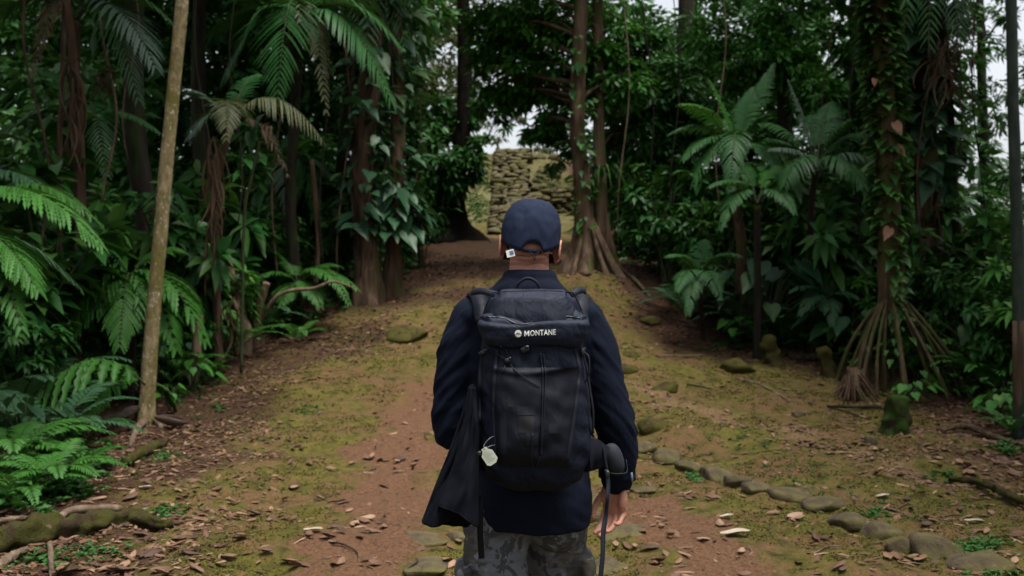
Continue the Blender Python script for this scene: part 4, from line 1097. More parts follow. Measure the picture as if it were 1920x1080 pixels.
def fronds_thing(name, label, cat, root, crown, tips, lf_mat, st_mat, group=None, trunk=None, trunk_mat=None, rad=(.06, .05), **kw):
    t = thing(name, label, cat, root, group)
    crown = np.asarray(crown, float)
    if trunk is not False and crown[2] - root[2] > .15:
        m = MB(); P = catmull([np.asarray(root, float) - (0, 0, .05)] + (trunk or []) + [crown], 30); tube(m, P, np.linspace(rad[0], rad[1], 30), 12, wob=.10, seed=random.random() * 9)
        m.build('trunk', trunk_mat or M_TWIG, t)
    for tip in tips:
        k = dict(kw); mt = lf_mat
        if isinstance(tip, tuple) and isinstance(tip[-1], dict):
            k.update(tip[-1]); mt = k.pop('mat', lf_mat); tip = tip[0]
        st, lf = MB(), MB(); cr = np.asarray(k.pop('base', crown), float)
        frond(st, lf, cr, np.asarray(tip, float), **k)
        fo = lf.build('frond', mt, t); st.build('rachis', st_mat, fo)
    return t
def radial(n, crown, Lr, rise, jit=.2, a0=None, drop=.0):
    out = []; a0 = random.random() * 6 if a0 is None else a0
    for k in range(n):
        a = a0 + 2 * math.pi * k / n + random.uniform(-jit, jit); l = Lr * random.uniform(.8, 1.12); z = rise * random.uniform(.5, 1.4) - drop * random.random()
        out.append(np.asarray(crown) + l * np.array((math.cos(a), math.sin(a), z)))
    return out
def proto(name, fn, *a, **k):
    o = bpy.data.objects.new(name, None); COL.objects.link(o); o.empty_display_size = .1
    fn(o, *a, **k); return o
# shrubs are built at the origin, then copied
def shrub_stems(root, H, n, leaf, mat, wr=.42, whorl=False, spread=.6, lod=1, per=16, tint=(0, 1), droop=.35):
    st, lf = MB(), MB()
    for k in range(n):
        a = random.uniform(0, 6.28); h = H * random.uniform(.55, 1.05); o = H * spread * random.uniform(.2, 1) * .6
        P = catmull([(random.uniform(-.06, .06), random.uniform(-.06, .06), -.03), (o * .3 * math.cos(a), o * .3 * math.sin(a), h * .5), (o * math.cos(a), o * math.sin(a), h)], 14)
        tube(st, P, np.linspace(.010, .004, 14) * (.6 + H * .5), 6)
        tips = [(P[-1], unit(P[-1] - P[-3]))]
        for q in range(3):
            i = random.randint(5, 12); d = unit(np.array((math.cos(a + random.uniform(-2, 2)), math.sin(a + random.uniform(-2, 2)), random.uniform(.2, .8)))); e = P[i] + d * H * random.uniform(.12, .3)
            tube(st, np.array([P[i], (P[i] + e) / 2 + (0, 0, .01), e]), [.005, .003], 5); tips.append((e, d))
            m = per // 2; x = rng.random((m, 1)); pp = P[i] + (e - P[i]) * x
            g = unit(rng.normal(size=(m, 3)) * (1, 1, .5) + d * .5); l = leaf * (.6 + .6 * rng.random(m)); leaves(lf, pp, g, unit(np.array((0, 0, 1.)) + rng.normal(size=(m, 3)) * .35), l, l * wr, tint[0] + (tint[1] - tint[0]) * rng.random(m), droop, .15, lod)
        for e, d in tips:
            m = 9 if whorl else per // 2
            an = np.arange(m) * 2.4 + random.random() * 6; el = (.25 if whorl else .1) + .5 * rng.random(m)
            s1 = unit(np.cross(d, (0.3, .2, 1.0))); s2 = np.cross(d, s1)
            g = s1 * np.cos(an)[:, None] + s2 * np.sin(an)[:, None] + d * el[:, None]; l = leaf * (.75 + .4 * rng.random(m))
            pp = e - d * (rng.random((m, 1)) * (leaf * .25 if whorl else leaf)); leaves(lf, pp, g, np.tile(d * .6 + (0, 0, .8), (m, 1)), l, l * wr, tint[0] + (tint[1] - tint[0]) * (.25 + .75 * rng.random(m)), droop, .15, lod)
    st.build('stem', M_STEM, root); lf.build('foliage', mat, root)
def aroid(root, n, H, leaf, mat):
    st, lf = MB(), MB(); E, D = [], []
    for k in range(n):
        a = random.uniform(0, 6.28); o = H * random.uniform(.25, .8); e = np.array((o * math.cos(a), o * math.sin(a), H * random.uniform(.45, 1.05)))
        tube(st, catmull([(0, 0, -.03), e * (.35, .35, .65), e], 10), np.linspace(.010, .005, 10), 6); E.append(e); D.append((math.cos(a), math.sin(a), -.55))
    n = len(E); hearts(lf, E, np.array(D), np.array(D) * (.5, .5, 0) + (0, 0, 1) + rng.normal(size=(n, 3)) * .25, leaf * (.7 + .5 * rng.random(n)), rng.random(n), .15)
    st.build('stem', M_STEM, root); lf.build('foliage', mat, root)
def fernp(root, n, Lr, rise, mat, ln, wd, pairs=22, lobes=5, arch=.22, droop=.3):
    for q in radial(n, (0, 0, .04), Lr, rise, .3):
        st, lf = MB(), MB(); frond(st, lf, np.array((0, 0, .02)), q, arch=arch, pairs=pairs, ln=ln, wd=wd, lobes=lobes, droop=droop, r0=.005)
        fo = lf.build('frond', mat, root); st.build('rachis', M_STEM, fo)
def trunk_mesh(m, pts, rad, n=60, sides=18, flare=0., wob=.08, butt=0, seed=0.):
    P = catmull(pts, n); R = np.interp(np.linspace(0, 1, n), np.linspace(0, 1, len(rad)), rad)
    b0 = m.n; tube(m, P, R, sides, wob=wob, seed=seed)
    V = m.v[-1]
    h = P[:, 2] - P[0, 2]
    for i in range(n):
        k = flare * math.exp(-max(0, h[i]) / .45)
        a = np.arange(sides) * 2 * math.pi / sides
        f = 1 + k * (1 + (.9 * np.cos(butt * a + seed) if butt else 0)) + .05 * np.array([nz((math.cos(x) * 2, math.sin(x) * 2, h[i] * 1.3), 1.6, seed) for x in a])
        V[i * sides:(i + 1) * sides] = P[i] + (V[i * sides:(i + 1) * sides] - P[i]) * f[:, None]
    return P
def limb(m, a, b, r0, r1, sag=.1, n=14):
    a, b = np.asarray(a, float), np.asarray(b, float); l = np.linalg.norm(b - a)
    P = catmull([a, a + (b - a) * .5 + np.array((random.uniform(-.08, .08) * l, random.uniform(-.08, .08) * l, sag * l)), b], n); tube(m, P, np.linspace(r0, r1, n), 8, wob=.06, seed=random.random() * 9)
    return P
def tree(name, label, root, pts, rad, bark, clumps, leaf_m, group=None, leaf=.2, dens=1., flare=.6, butt=0, wob=.08, lod=0, limbs=True, down=.25, wr=.42, tint=(0, 1)):
    """clumps: (x, y, z, r, n leaves)"""
    t = thing(name, label, 'tree', root, group)
    m = MB(); P = trunk_mesh(m, [np.asarray(root) - (0, 0, .15)] + pts, rad, 70, 20, flare, wob, butt, random.random() * 9); m.build('trunk', bark, t)
    if clumps:
        lm = MB()
        for (x, y, z, r, n) in clumps:
            c = np.array((x, y, z)); rr = np.asarray(r) * np.ones(3)
            i = int(np.argmin(np.linalg.norm(P - (c - (0, 0, rr[2] * .8)), axis=1))); i = max(i, 8)
            if limbs:
                bm = MB(); Q = limb(bm, P[i], c, max(.02, rad[-1] * .45), .012)
                for _ in range(4):
                    limb(bm, Q[random.randint(5, 12)], c + unit(rng.normal(size=3)) * rr * .7, .014, .005, .03, 8)
                bm.build('branch', bark, t)
            cloud(lm, c, rr * (1, 1, 1), int(n * dens), leaf, lod=lod, down=down, wr=wr, tint=tint)
        lm.build('crown', leaf_m, t)
    return t
def climbers(m, P, R, n, leaf, a0=None, spread=3.14, t0=0., t1=1., heart=True, out=.04, wr=.8):
    i = (t0 + (t1 - t0) * rng.random(n)) * (len(P) - 1); k = i.astype(int).clip(0, len(P) - 2)
    p = P[k] + (P[k + 1] - P[k]) * (i - k)[:, None]; a = (a0 if a0 is not None else 0) + (rng.random(n) * 2 - 1) * spread
    o = np.stack((np.cos(a), np.sin(a), np.zeros(n)), 1); r = np.interp(i, np.linspace(0, len(P) - 1, len(R)), R)
    p = p + o * (r + out * rng.random(n))[:, None]
    D = o * .8 + rng.normal(size=(n, 3)) * .35 + (0, 0, -.35); N = o * .6 + (0, 0, .8) + rng.normal(size=(n, 3)) * .2
    l = leaf * (.6 + .7 * rng.random(n))
    if heart: hearts(m, p, D, N, l, rng.random(n), .3, wr)
    else: leaves(m, p, D, N, l, l * wr, rng.random(n), .3)
SKY_STRENGTH, SUN_STRENGTH, EXPOSURE = .15, 3.2, .75
def Cl(px, py, d, rx, ry, n):
    p = W(px, py, d); a, c = rx * d / F, ry * d / F
    return (p[0], p[1], p[2], (a, (a + c) / 2, c), n)
def R3(px, d): return gd(px, d)

# ------------------------------------------------------------------ left: slender tree
pts = [W(277, 740, 10.9), W(290, 560, 10.9), W(304, 400, 10.9), W(322, 200, 10.9), W(342, 0, 10.9), W(352, -160, 11), W(356, -380, 11)]
tree('slender_tree', 'slender pale tree with a lichen-speckled trunk leaning right, at the left of the clearing', R3(275, 10.9), pts, [.088, .080, .076, .074, .071, .068, .064, .05], M_PALE,
     [(-4.0, 11.5, 8.6, (1.6, 1.6, 1.0), 1500), (-2.9, 10.6, 9.2, (1.3, 1.3, .9), 1100), (-4.4, 10.2, 9.6, (1.5, 1.5, .9), 1300)], M_BROAD, leaf=.24, flare=.35, butt=4, wob=.04)

# twin trunks wrapped in climbers
tw = thing('twin_trunked_tree', 'twin-trunked brown tree draped with heart-leaved climbers on the mound', 'tree', R3(705, 17.2))
m = MB(); P1 = trunk_mesh(m, [R3(688, 17.0) - (0, 0, .2), W(688, 480, 17), W(682, 380, 17), W(684, 240, 17), W(700, 60, 17.2), W(705, -260, 17.3)], [.26, .20, .19, .19, .17, .13], 70, 18, .35, .12, 5, 2); m.build('trunk', M_BARKB, tw)
m = MB(); P2 = trunk_mesh(m, [R3(738, 17.3) - (0, 0, .2), W(738, 470, 17.3), W(742, 360, 17.3), W(746, 200, 17.4), W(740, 20, 17.5), W(752, -260, 17.6)], [.17, .13, .13, .125, .12, .10], 70, 16, .35, .12, 4, 5); m.build('trunk', M_BARKB, tw)
m = MB(); r_ = np.full(10, .20)
for k in range(7):
    a = random.uniform(0, 6.28); Q = P1[8:60] + np.stack((.2 * np.cos(a + np.arange(52) * .06), -.2 * np.abs(np.sin(a + np.arange(52) * .05)), np.zeros(52)), 1); tube(m, Q, .018, 6)
m.build('creeper_stem', M_TWIG, tw)
m = MB()
climbers(m, P1, r_, 190, .26, -1.57, 1.9, .30, .95, out=.30); climbers(m, P2, r_ * .7, 150, .24, -1.2, 1.9, .28, .95, out=.34)
climbers(m, P2, r_ * .7, 60, .30, -.9, 1.3, .26, .42, out=.40)
m.build('climber_leaves', M_AROID, tw)
m = MB()
for c in [(-2.4, 17.2, 7.6, (1.6, 1.5, 1.1), 1500), (-1.6, 17.8, 8.6, (1.5, 1.5, 1), 1400), (-3.6, 17, 8.8, (1.8, 1.6, 1.2), 1500)]: cloud(m, c[:3], c[3], c[4], .22)
m.build('crown', M_BROAD, tw)

# trunk beside the sunlit stair, its backlit shade put into black bark
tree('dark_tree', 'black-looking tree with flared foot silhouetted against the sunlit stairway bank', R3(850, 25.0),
     [W(850, 405, 25), W(858, 320, 25), W(868, 240, 25), W(872, 130, 25.2), W(868, -20, 25.4), W(866, -200, 25.5)], [.36, .25, .22, .20, .19, .15, .12], M_BACKLIT,
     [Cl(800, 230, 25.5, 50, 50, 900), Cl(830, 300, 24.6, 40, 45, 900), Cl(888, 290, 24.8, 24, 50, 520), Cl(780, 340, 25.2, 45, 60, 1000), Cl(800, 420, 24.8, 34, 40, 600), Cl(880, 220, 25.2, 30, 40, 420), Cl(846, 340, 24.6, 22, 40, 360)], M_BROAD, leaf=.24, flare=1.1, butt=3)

# big pair of trees right of the walker
tree('buttressed_tree', 'tall ribbed brown tree with spreading roots standing on the bank behind the walker\'s head, right', R3(1098, 18.0),
     [W(1096, 440, 18), W(1090, 330, 18), W(1082, 220, 18), W(1086, 90, 18), W(1090, -40, 18), W(1096, -300, 18.2)], [.24, .17, .145, .135, .13, .12, .10], M_BARK,
     [Cl(930, 60, 19.5, 60, 50, 950), Cl(1010, 40, 19, 70, 60, 1300), Cl(985, 130, 19.5, 60, 45, 900), Cl(930, 165, 20, 40, 40, 500), Cl(1030, 190, 19.5, 45, 60, 800), Cl(1000, 250, 20, 26, 22, 220), Cl(1130, 60, 18.8, 60, 70, 1200),
      Cl(1045, 280, 20, 26, 40, 300), Cl(900, -80, 19, 110, 60, 1200), Cl(1060, -80, 18, 120, 60, 1400), Cl(945, 205, 20.5, 20, 24, 110), Cl(1170, 160, 18.5, 55, 50, 700), Cl(960, 100, 20, 60, 50, 900), Cl(1060, 120, 19, 50, 60, 900), Cl(905, 110, 20, 30, 40, 350), Cl(1035, 235, 19.6, 40, 40, 600), Cl(1000, 185, 20, 40, 30, 420), Cl(960, 0, 19, 90, 50, 1200), Cl(1120, 110, 18.4, 34, 50, 420), Cl(1050, 30, 18.6, 36, 40, 420), (-.3, 19.5, 8.2, (1.6, 1.5, .8), 900), (-1.6, 21.5, 8.8, (1.6, 1.5, .8), 900), (.8, 22, 9, (1.6, 1.5, .8), 900), Cl(1110, 170, 18.4, 26, 34, 220), Cl(922, 205, 21, 22, 22, 200), Cl(900, 185, 21, 26, 26, 300), Cl(962, 190, 20.5, 30, 16, 200), Cl(950, 236, 24, 9, 14, 40), Cl(985, 262, 24, 12, 9, 40), Cl(912, 262, 24, 9, 14, 50)], M_BRIGHT, leaf=.17, flare=.95, butt=5, wob=.10)  # high centre clumps above the view were added to shade the ground below
m_ = tree('companion_tree', 'thinner dark grooved trunk close on the right of the tall ribbed tree', R3(1136, 18.4),
     [W(1128, 420, 18.4), W(1124, 300, 18.4), W(1122, 150, 18.4), W(1120, 0, 18.4), W(1122, -200, 18.4)], [.19, .13, .11, .10, .10, .08], M_BARK,
     [Cl(1190, 90, 19, 50, 50, 700), Cl(1180, 250, 19.5, 50, 60, 800), Cl(1230, 200, 20, 60, 60, 900)], M_BROAD, leaf=.2, flare=.7, butt=4)
m = MB()
for k, (x, e) in enumerate(((1112, 1140), (1118, 1165), (1090, 1072), (1100, 1106), (1128, 1172))):
    a = W(1100 + (x - 1100) * .3, 405, 17.98); b_ = R3(e, 17.45); tube(m, catmull([a, a * .45 + b_ * .55 + (0, .02, -.10), b_ - (0, 0, .06)], 20), np.linspace(.03, .06, 20), 8, wob=.1)
m.build('root', M_BARK, m_)
st = thing('strap_leaved_epiphyte', 'tuft of arching strap leaves growing on the thinner dark trunk', 'plant', W(1128, 330, 18.2))
m = MB()
for k in range(26):
    a = random.uniform(-2.6, .8); l = random.uniform(.5, .85); q = W(1128, 335, 18.25); d_ = np.array((math.cos(a), -.6 * abs(math.sin(a)), .0))
    ribbon(m, bez(q, q + d_ * l * .5 + (0, 0, l * .75), q + d_ * l + (0, 0, -l * .35), 12), np.linspace(.035, .006, 12), np.cross(d_, (0, 0, 1.)), .001, random.random())
m.build('foliage', M_BRIGHT, st)

m = MB(); t_ = bpy.data.objects['buttressed_tree']; Pq = catmull([R3(1098, 18.0), W(1096, 440, 18), W(1090, 330, 18), W(1082, 220, 18), W(1086, 90, 18), W(1090, -40, 18)], 70)
climbers(m, Pq, np.full(10, .15), 60, .14, -1.57, 1.7, .42, .9, out=.16); climbers(m, Pq, np.full(10, .17), 26, .12, -1.3, 1.2, .2, .42, out=.06); m.build('climber_leaves', M_BROAD, t_)
# thin lianas
def liana(x0, x1, y0, y1, d, lab, grp):
    m = MB(); a, b = W(x0, y0, d), W(x1, y1, d); b[2] = max(b[2], gz(b[0], b[1]) + .02)
    P = [a + (b - a) * t + np.array((.16 * math.sin(t * 5 + x0), .12 * math.cos(t * 4 + x0), 0)) * math.sin(math.pi * t) for t in np.linspace(0, 1, 26)]
    tube(m, P, random.uniform(.008, .017), 6, wob=.1); o = m.build('liana', (M_TWIG, M_DEAD, M_BARKD)[int(x0) % 3]); recenter(o); tag(o, lab, 'vine', grp)
for x0, x1, y0, y1, d in [(60, 74, -120, 480, 11.5), (205, 190, -100, 380, 12.4), (232, 240, -150, 300, 13.0), (380, 392, -160, 470, 14.5), (455, 446, -140, 420, 14.8), (528, 520, -120, 520, 15.6), (590, 606, -150, 500, 16.4), (640, 634, -100, 540, 16.8), (668, 676, -60, 520, 16.7), (722, 716, -60, 500, 16.9), (765, 778, -120, 440, 18.5)]:
    liana(x0, x1, y0, y1, d, 'thin brown liana hanging straight down in the forest left of the stairway', 'lianas left of the stairway')
for x0, x1, y0, y1, d in [(1168, 1160, -120, 470, 18.0), (1205, 1215, -130, 450, 18.4), (1262, 1256, -150, 430, 17.6), (1345, 1352, -120, 420, 16.8), (1560, 1552, -120, 500, 15.0), (1604, 1612, -120, 470, 14.6), (1700, 1694, -100, 520, 13.3), (1722, 1730, -100, 480, 13.4), (1790, 1782, -140, 560, 14.6), (1838, 1846, -140, 600, 13.8)]:
    liana(x0, x1, y0, y1, d, 'thin brown liana hanging straight down in the forest right of the stairway', 'lianas right of the stairway')

# ------------------------------------------------------------------ left ferns and palms, nearest first
fk = dict(lobes=7, pairs=30, ln=.34, wd=.062, arch=.20, droop=.5, r0=.012)
fronds_thing('tree_fern', 'largest bright tree fern, long fronds arching in from the left edge', 'tree fern', R3(-90, 8.2), W(-95, 470, 8.2),
    [(W(190, 462, 7.8), dict(arch=.20, base=W(-60, 385, 8.1), ln=.40, wd=.085)), (W(70, 545, 7.5), dict(arch=.22, base=W(-80, 450, 7.8), ln=.38, wd=.08)), (W(100, 372, 9.4), dict(mat=M_FERNG, base=W(-40, 345, 9.6))), (W(175, 410, 9.2), dict(arch=.2, base=W(0, 372, 9.4))), (W(150, 540, 8.6), dict(mat=M_FERNG, arch=.24)), (W(-300, 380, 8.4), {}), (W(-280, 540, 7.6), {}), (W(-60, 330, 9.4), {}), (W(40, 620, 7.4), dict(arch=.3))], M_FERN, M_STEM, None, None, M_BARKD, (.09, .07), **fk)
fronds_thing('tree_fern', 'tree fern whose drooping fronds spread either side of the slender tree\'s trunk', 'tree fern', R3(245, 12.2), W(245, 520, 12.0),
    [(W(385, 640, 11.7), dict(arch=.26, wd=.13, pairs=17, lobes=5, ln=.46)), (W(140, 625, 11.3), dict(arch=.22)), (W(75, 555, 11.5), dict(mat=M_FERNG)), (W(160, 450, 11.8), dict(mat=M_FERNG, arch=.12)), (W(340, 470, 12.4), {}), (W(225, 650, 11.2), dict(arch=.25)), (W(110, 650, 11.3), dict(arch=.3)), (W(330, 655, 11.6), dict(arch=.26, wd=.12, pairs=17, lobes=5))],
    M_FERN, M_STEM, None, None, M_BARKD, (.07, .055), **dict(fk, ln=.44, wd=.075))
fronds_thing('fern', 'fern with one broad frond of hanging blade-like pinnae left of the slender trunk\'s foot', 'fern', R3(262, 11.3), W(262, 730, 10.9),
    [(W(55, 757, 9.7), dict(arch=.30, pairs=10, ln=.46, wd=.15, lobes=5, droop=1.0, vee=.0, base=W(272, 722, 10.4))), (W(150, 815, 10.0), dict(arch=.3, mat=M_FERN)), (W(330, 770, 11.2), dict(arch=.3, ln=.2)), (W(185, 690, 11.2), dict(ln=.25))], M_FERN, M_STEM, None, None, M_BARKD, (.05, .045), **dict(fk, ln=.28))
fronds_thing('fern', 'low fern with feathery fronds at the left edge above the bright weeds', 'fern', R3(20, 7.8), gd(20, 7.8) + (0, 0, .18),
    radial(9, gd(20, 7.8) + (0, 0, .15), .75, .28, a0=.2), M_FERN, M_STEM, None, False, None, lobes=5, pairs=22, ln=.19, wd=.042, arch=.2, droop=.4, r0=.006)
fronds_thing('fern', 'small bright fern in the bottom left corner of the slope among weeds', 'fern', gd(95, 7.2), gd(95, 7.2) + (0, 0, .08),
    radial(10, gd(95, 7.2) + (0, 0, .1), .50, .30), M_FERN, M_STEM, None, False, None, lobes=5, pairs=20, ln=.13, wd=.032, arch=.2, droop=.4, r0=.005)
fronds_thing('fern', 'small fern sprouting beside the fallen dark log left of the slender tree', 'fern', gd(165, 9.4), gd(165, 9.4) + (0, 0, .12),
    radial(8, gd(165, 9.4) + (0, 0, .1), .40, .40), M_FERN, M_STEM, None, False, None, lobes=4, pairs=14, ln=.13, wd=.04, arch=.2, droop=.4, r0=.005)
fronds_thing('fern', 'wide green fern at the foot of the mound left of the twin trunks', 'fern', R3(565, 16), W(560, 535, 15.6),
    [W(482, 520, 15.2), W(672, 545, 15), W(640, 500, 16), W(520, 490, 16.4), W(600, 575, 14.9), W(530, 570, 15), (W(655, 570, 14.8), dict(arch=.3))], M_FERN, M_STEM, None, None, M_BARKD, (.05, .04), **dict(fk, ln=.30, wd=.07, pairs=24))
# palms
pk2 = dict(pairs=34, ln=.62, wd=.036, arch=.18, droop=.35, r0=.014, vee=.25, sweep=.45)
fronds_thing('palm', 'palm with a broad grey-green feather frond near the top left corner', 'palm', R3(150, 12.2), W(142, 40, 12.0),
    [(W(292, 128, 11.4), dict(mat=M_PALMG, arch=.30, ln=.72, wd=.045)), (W(330, 50, 12), dict(arch=.3)), (W(260, 190, 11.6), dict(arch=.42, mat=M_PALM)), (W(-40, 60, 11.8), dict(arch=.3)), (W(30, -90, 12.4), {}), (W(240, -110, 12.4), {}), (W(60, 150, 11.4), dict(arch=.5, mat=M_DRY, ln=.3))],
    M_PALM, M_STEM, 'understorey palms', [W(152, 420, 12.1), W(140, 200, 12)], M_BARKB, (.075, .06), **pk2)
fronds_thing('palm', 'small palm with fading grey fronds and dead leaf skirt right of the slender tree', 'palm', R3(412, 13.2), W(430, 235, 13.0),
    [(W(352, 262, 12.6), dict(mat=M_PALMG, arch=.36, ln=.42)), (W(350, 175, 13), dict(mat=M_PALMG, arch=.2, ln=.40)), (W(604, 262, 12.6), dict(mat=M_PALMY, arch=.32, ln=.46, droop=.7, vee=-.1)), (W(425, 262, 12.3), dict(mat=M_PALMY, arch=.5, ln=.36)), (W(480, 140, 13.4), dict(ln=.4)), (W(540, 330, 12.7), dict(mat=M_DRY, arch=.3, ln=.3, ragged=.5))],
    M_PALM, M_STEM, 'understorey palms', [W(402, 440, 13.1), W(408, 330, 13)], M_BARKB, (.06, .055), **dict(pk2, pairs=26))
fronds_thing('palm', 'tall palm with dark arching fronds above the small fading palm', 'palm', R3(560, 16.0), W(560, 60, 15.6),
    [(W(733, 190, 14.8), dict(mat=M_PALM, arch=.34, ln=.72, droop=.6)), (W(752, 90, 15.2), dict(arch=.32, ln=.8)), (W(640, -40, 16), {}), (W(470, -60, 16), {}), (W(390, 70, 15.4), dict(arch=.3)), (W(420, 150, 15), dict(arch=.42)), (W(520, 190, 14.8), dict(arch=.6)), (W(612, 215, 14.9), dict(arch=.55, mat=M_PALMY, ln=.4)), (W(700, 20, 16.2), dict(arch=.3))],
    M_PALM, M_STEM, 'understorey palms', [W(545, 380, 15.9), W(552, 220, 15.8)], M_BARKD, (.09, .08), **dict(pk2, ln=.9, wd=.05, pairs=38))
fronds_thing('palm', 'tall palm overhanging the top edge left of the centre with drooping green fronds', 'palm', R3(640, 18.5), W(680, -60, 18.0),
    [(W(760, 90, 17), dict(arch=.4)), (W(600, 100, 17), dict(arch=.45)), (W(520, -10, 17.6), {}), (W(820, -20, 17.8), {}), (W(690, 130, 16.6), dict(arch=.5))], M_PALM, M_STEM, 'understorey palms', [W(640, 300, 18.4)], M_BARKD, (.10, .09), **dict(pk2, ln=.9, wd=.05))
fronds_thing('palm', 'juvenile palm with a single hanging grey frond in the dark behind the dead stems', 'palm', R3(560, 17.8), W(520, 320, 17.4),
    [(W(545, 430, 16.8), dict(mat=M_PALMG, arch=.45, ln=.45)), (W(610, 470, 17), dict(arch=.5)), (W(640, 360, 17.2), dict(arch=.35)), (W(430, 300, 17.2), {}), (W(560, 240, 17.6), {})], M_PALM, M_STEM, 'understorey palms', None, M_BARKD, (.05, .04), **dict(pk2, ln=.55))
fronds_thing('palm', 'palm in deep shade with level fronds behind the slender trunk', 'palm', R3(200, 14.5), W(150, 225, 14.2),
    [(W(300, 250, 13.6), dict(arch=.14, ln=.36)), (W(20, 240, 13.8), dict(arch=.2)), (W(80, 130, 14.4), {}), (W(240, 130, 14.4), {}), (W(200, 330, 13.4), dict(arch=.4))], M_PALM, M_STEM, 'understorey palms', None, M_BARKD, (.07, .06), **dict(pk2, ln=.5))
# dead hanging fronds
def dead_skirt(name, label, px, y0, y1, d, n, wpx):
    t = thing(name, label, 'dead frond', W(px, y0, d)); m = MB()
    for k in range(n):
        x = px + random.gauss(0, wpx); f_ = random.random() ** 1.5; ya = y0 + (y1 - y0) * .62 * f_; a = W(x * .35 + px * .65, ya, d + random.uniform(-.2, .1)); b_ = W(x + random.gauss(0, wpx * .9), min(y1, ya + (y1 - y0) * random.uniform(.25, .5)), d + random.uniform(-.3, .1))
        c = (a + b_) / 2 + (random.uniform(-.25, .25), 0, random.uniform(.0, .25))
        ribbon(m, bez(a, c, b_, 12), np.interp(np.linspace(0, 1, 12), [0, .3, 1], [.012, .042, .008]), (math.cos(k), math.sin(k), .1), .0015, random.random())
    m.build('foliage', M_DRY, t)
dead_skirt('dead_frond', 'bundle of dead brown fronds hanging down the palm stem near the top left', 135, 110, 345, 11.7, 34, 10)
dead_skirt('dead_frond', 'dry brown frond curling on its stem left of the slender trunk, mid-height', 195, 130, 210, 12.0, 12, 8)
dead_skirt('dead_frond', 'skirt of dead brown leaves below the fading palm', 398, 255, 560, 12.8, 30, 9)
dead_skirt('dead_frond', 'thin brown dead frond dangling right of the fading palm', 505, 230, 330, 12.6, 5, 3)
dead_skirt('dead_frond', 'dry brown root-like strands hanging to the ground left of the mound', 440, 560, 680, 13.2, 24, 12)
for nm_, lab, P, r, mat in [
    ('forked_branch', 'reddish forked branch rising out of frame above the dead fronds', [R3(150, 11.9), W(150, 330, 11.8), W(143, 170, 11.7), W(132, 60, 11.7), W(112, -60, 11.7)], [.06, .06, .055, .05], M_BARKB),
    ('sapling', 'thin straight green-brown stem leaning right below the fading palm', [R3(452, 13.0), W(458, 412, 12.9), W(470, 340, 12.9), W(487, 265, 12.9)], [.022, .020, .016], M_STEM),
    ('dead_sapling', 'twisted bleached stem with splayed foot at the left edge of the mound', [R3(455, 14.0), W(462, 620, 14), W(448, 585, 14), W(440, 540, 14), W(425, 480, 14)], [.13, .085, .06, .055, .05], M_DEAD),
    ('dead_sapling', 'pale leaning broken stem between the ferns left of the mound', [R3(470, 14.4), W(482, 590, 14.3), W(500, 530, 14.2)], [.07, .06, .05], M_DEAD),
    ('sapling', 'thin reddish stem standing behind the dead fronds at upper left', [R3(112, 12.6), W(112, 300, 12.5), W(116, 180, 12.5), W(122, -30, 12.5)], [.035, .03, .03], M_BARKB),
    ('dead_branch', 'thin arching dead branch over the wide fern by the mound', [R3(470, 15), W(520, 556, 14.8), W(590, 540, 14.8), W(625, 528, 14.8), W(664, 540, 14.8)], [.03, .03, .02, .012], M_DEAD),
    ('dead_sapling', 'short slanting stump stem right of the slender trunk', [R3(362, 12.6), W(372, 610, 12.5), W(376, 590, 12.5)], [.07, .055, .045], M_DEAD),
    ('dead_sapling', 'thin grey sapling stem half hidden left of the mound, beside the wide fern', [R3(600, 16.4), W(590, 560, 16.4), W(596, 440, 16.4), W(585, 300, 16.4)], [.05, .045, .04], M_BARKB)]:
    m = MB(); tube(m, catmull(P, 40), r, 10, wob=.14, seed=random.random() * 9); o = m.build(nm_, mat); recenter(o); tag(o, lab, 'branch' if 'branch' in nm_ else 'sapling')
# logs and sticks on the left slope
def log(name, lab, pts, r, mat, cat='log', wob=.16, sides=20):
    m = MB(); P = catmull(pts, 80); tube(m, P, r, sides, wob=wob, seed=random.random() * 9); V = m.v[0]
    for i in range(len(V)): V[i] += .34 * np.mean(r) * np.array((nz(V[i], 7), nz(V[i], 7, 4), nz(V[i], 7, 8))) + .16 * np.mean(r) * np.array((nz(V[i], 26), nz(V[i], 26, 4), nz(V[i], 26, 8)))
    o = m.build(name, mat); recenter(o); return tag(o, lab, cat)
def og(px, py, lift): return hit(px, py) + (0, 0, lift)
lg_ = log('fallen_log', 'thick moss-covered log lying in the bottom left corner with a broken dark end', [og(-60, 1060, .06), og(60, 1022, .07), og(160, 1005, .07), og(250, 990, .05), og(318, 993, .02)], [.075, .078, .062, .058, .025], M_LOG, wob=.30)
m = MB(); tube(m, catmull([og(90, 1022, .09), og(130, 1000, .12), og(190, 985, .10), og(225, 976, .07)], 16), [.02, .028, .02], 8, wob=.2); m.build('stripped_branch', M_DEAD, lg_)
log('stick', 'thin upright pale stick leaning on the mossy log', [og(98, 1090, .0), og(95, 1060, .06), W(92, 1010, 5.75), W(91, 992, 5.8)], [.012, .013, .012], M_DEAD, 'stick')
log('fallen_log', 'small mossy log end on the leafy slope below the slender tree', [og(232, 872, .02), og(270, 856, .04), og(308, 838, .04)], [.035, .045, .04], M_LOG)
log('fallen_log', 'dark fallen log slanting down to the left of the slender tree\'s foot', [og(112, 862, .05), W(150, 815, 9.6), W(205, 788, 10.2), W(258, 766, 10.6)], [.055, .06, .055, .05], M_BARKD)
log('stick', 'pale broken stick at the left edge above the mossy log', [og(-20, 985, .02), og(30, 982, .03), og(62, 976, .02)], [.016, .018, .012], M_DEAD, 'stick')
log('stick', 'grey bark strip at the extreme bottom left below the log', [og(-30, 1090, .02), og(20, 1064, .04), og(50, 1040, .02)], [.02, .026, .014], M_DEAD, 'stick')
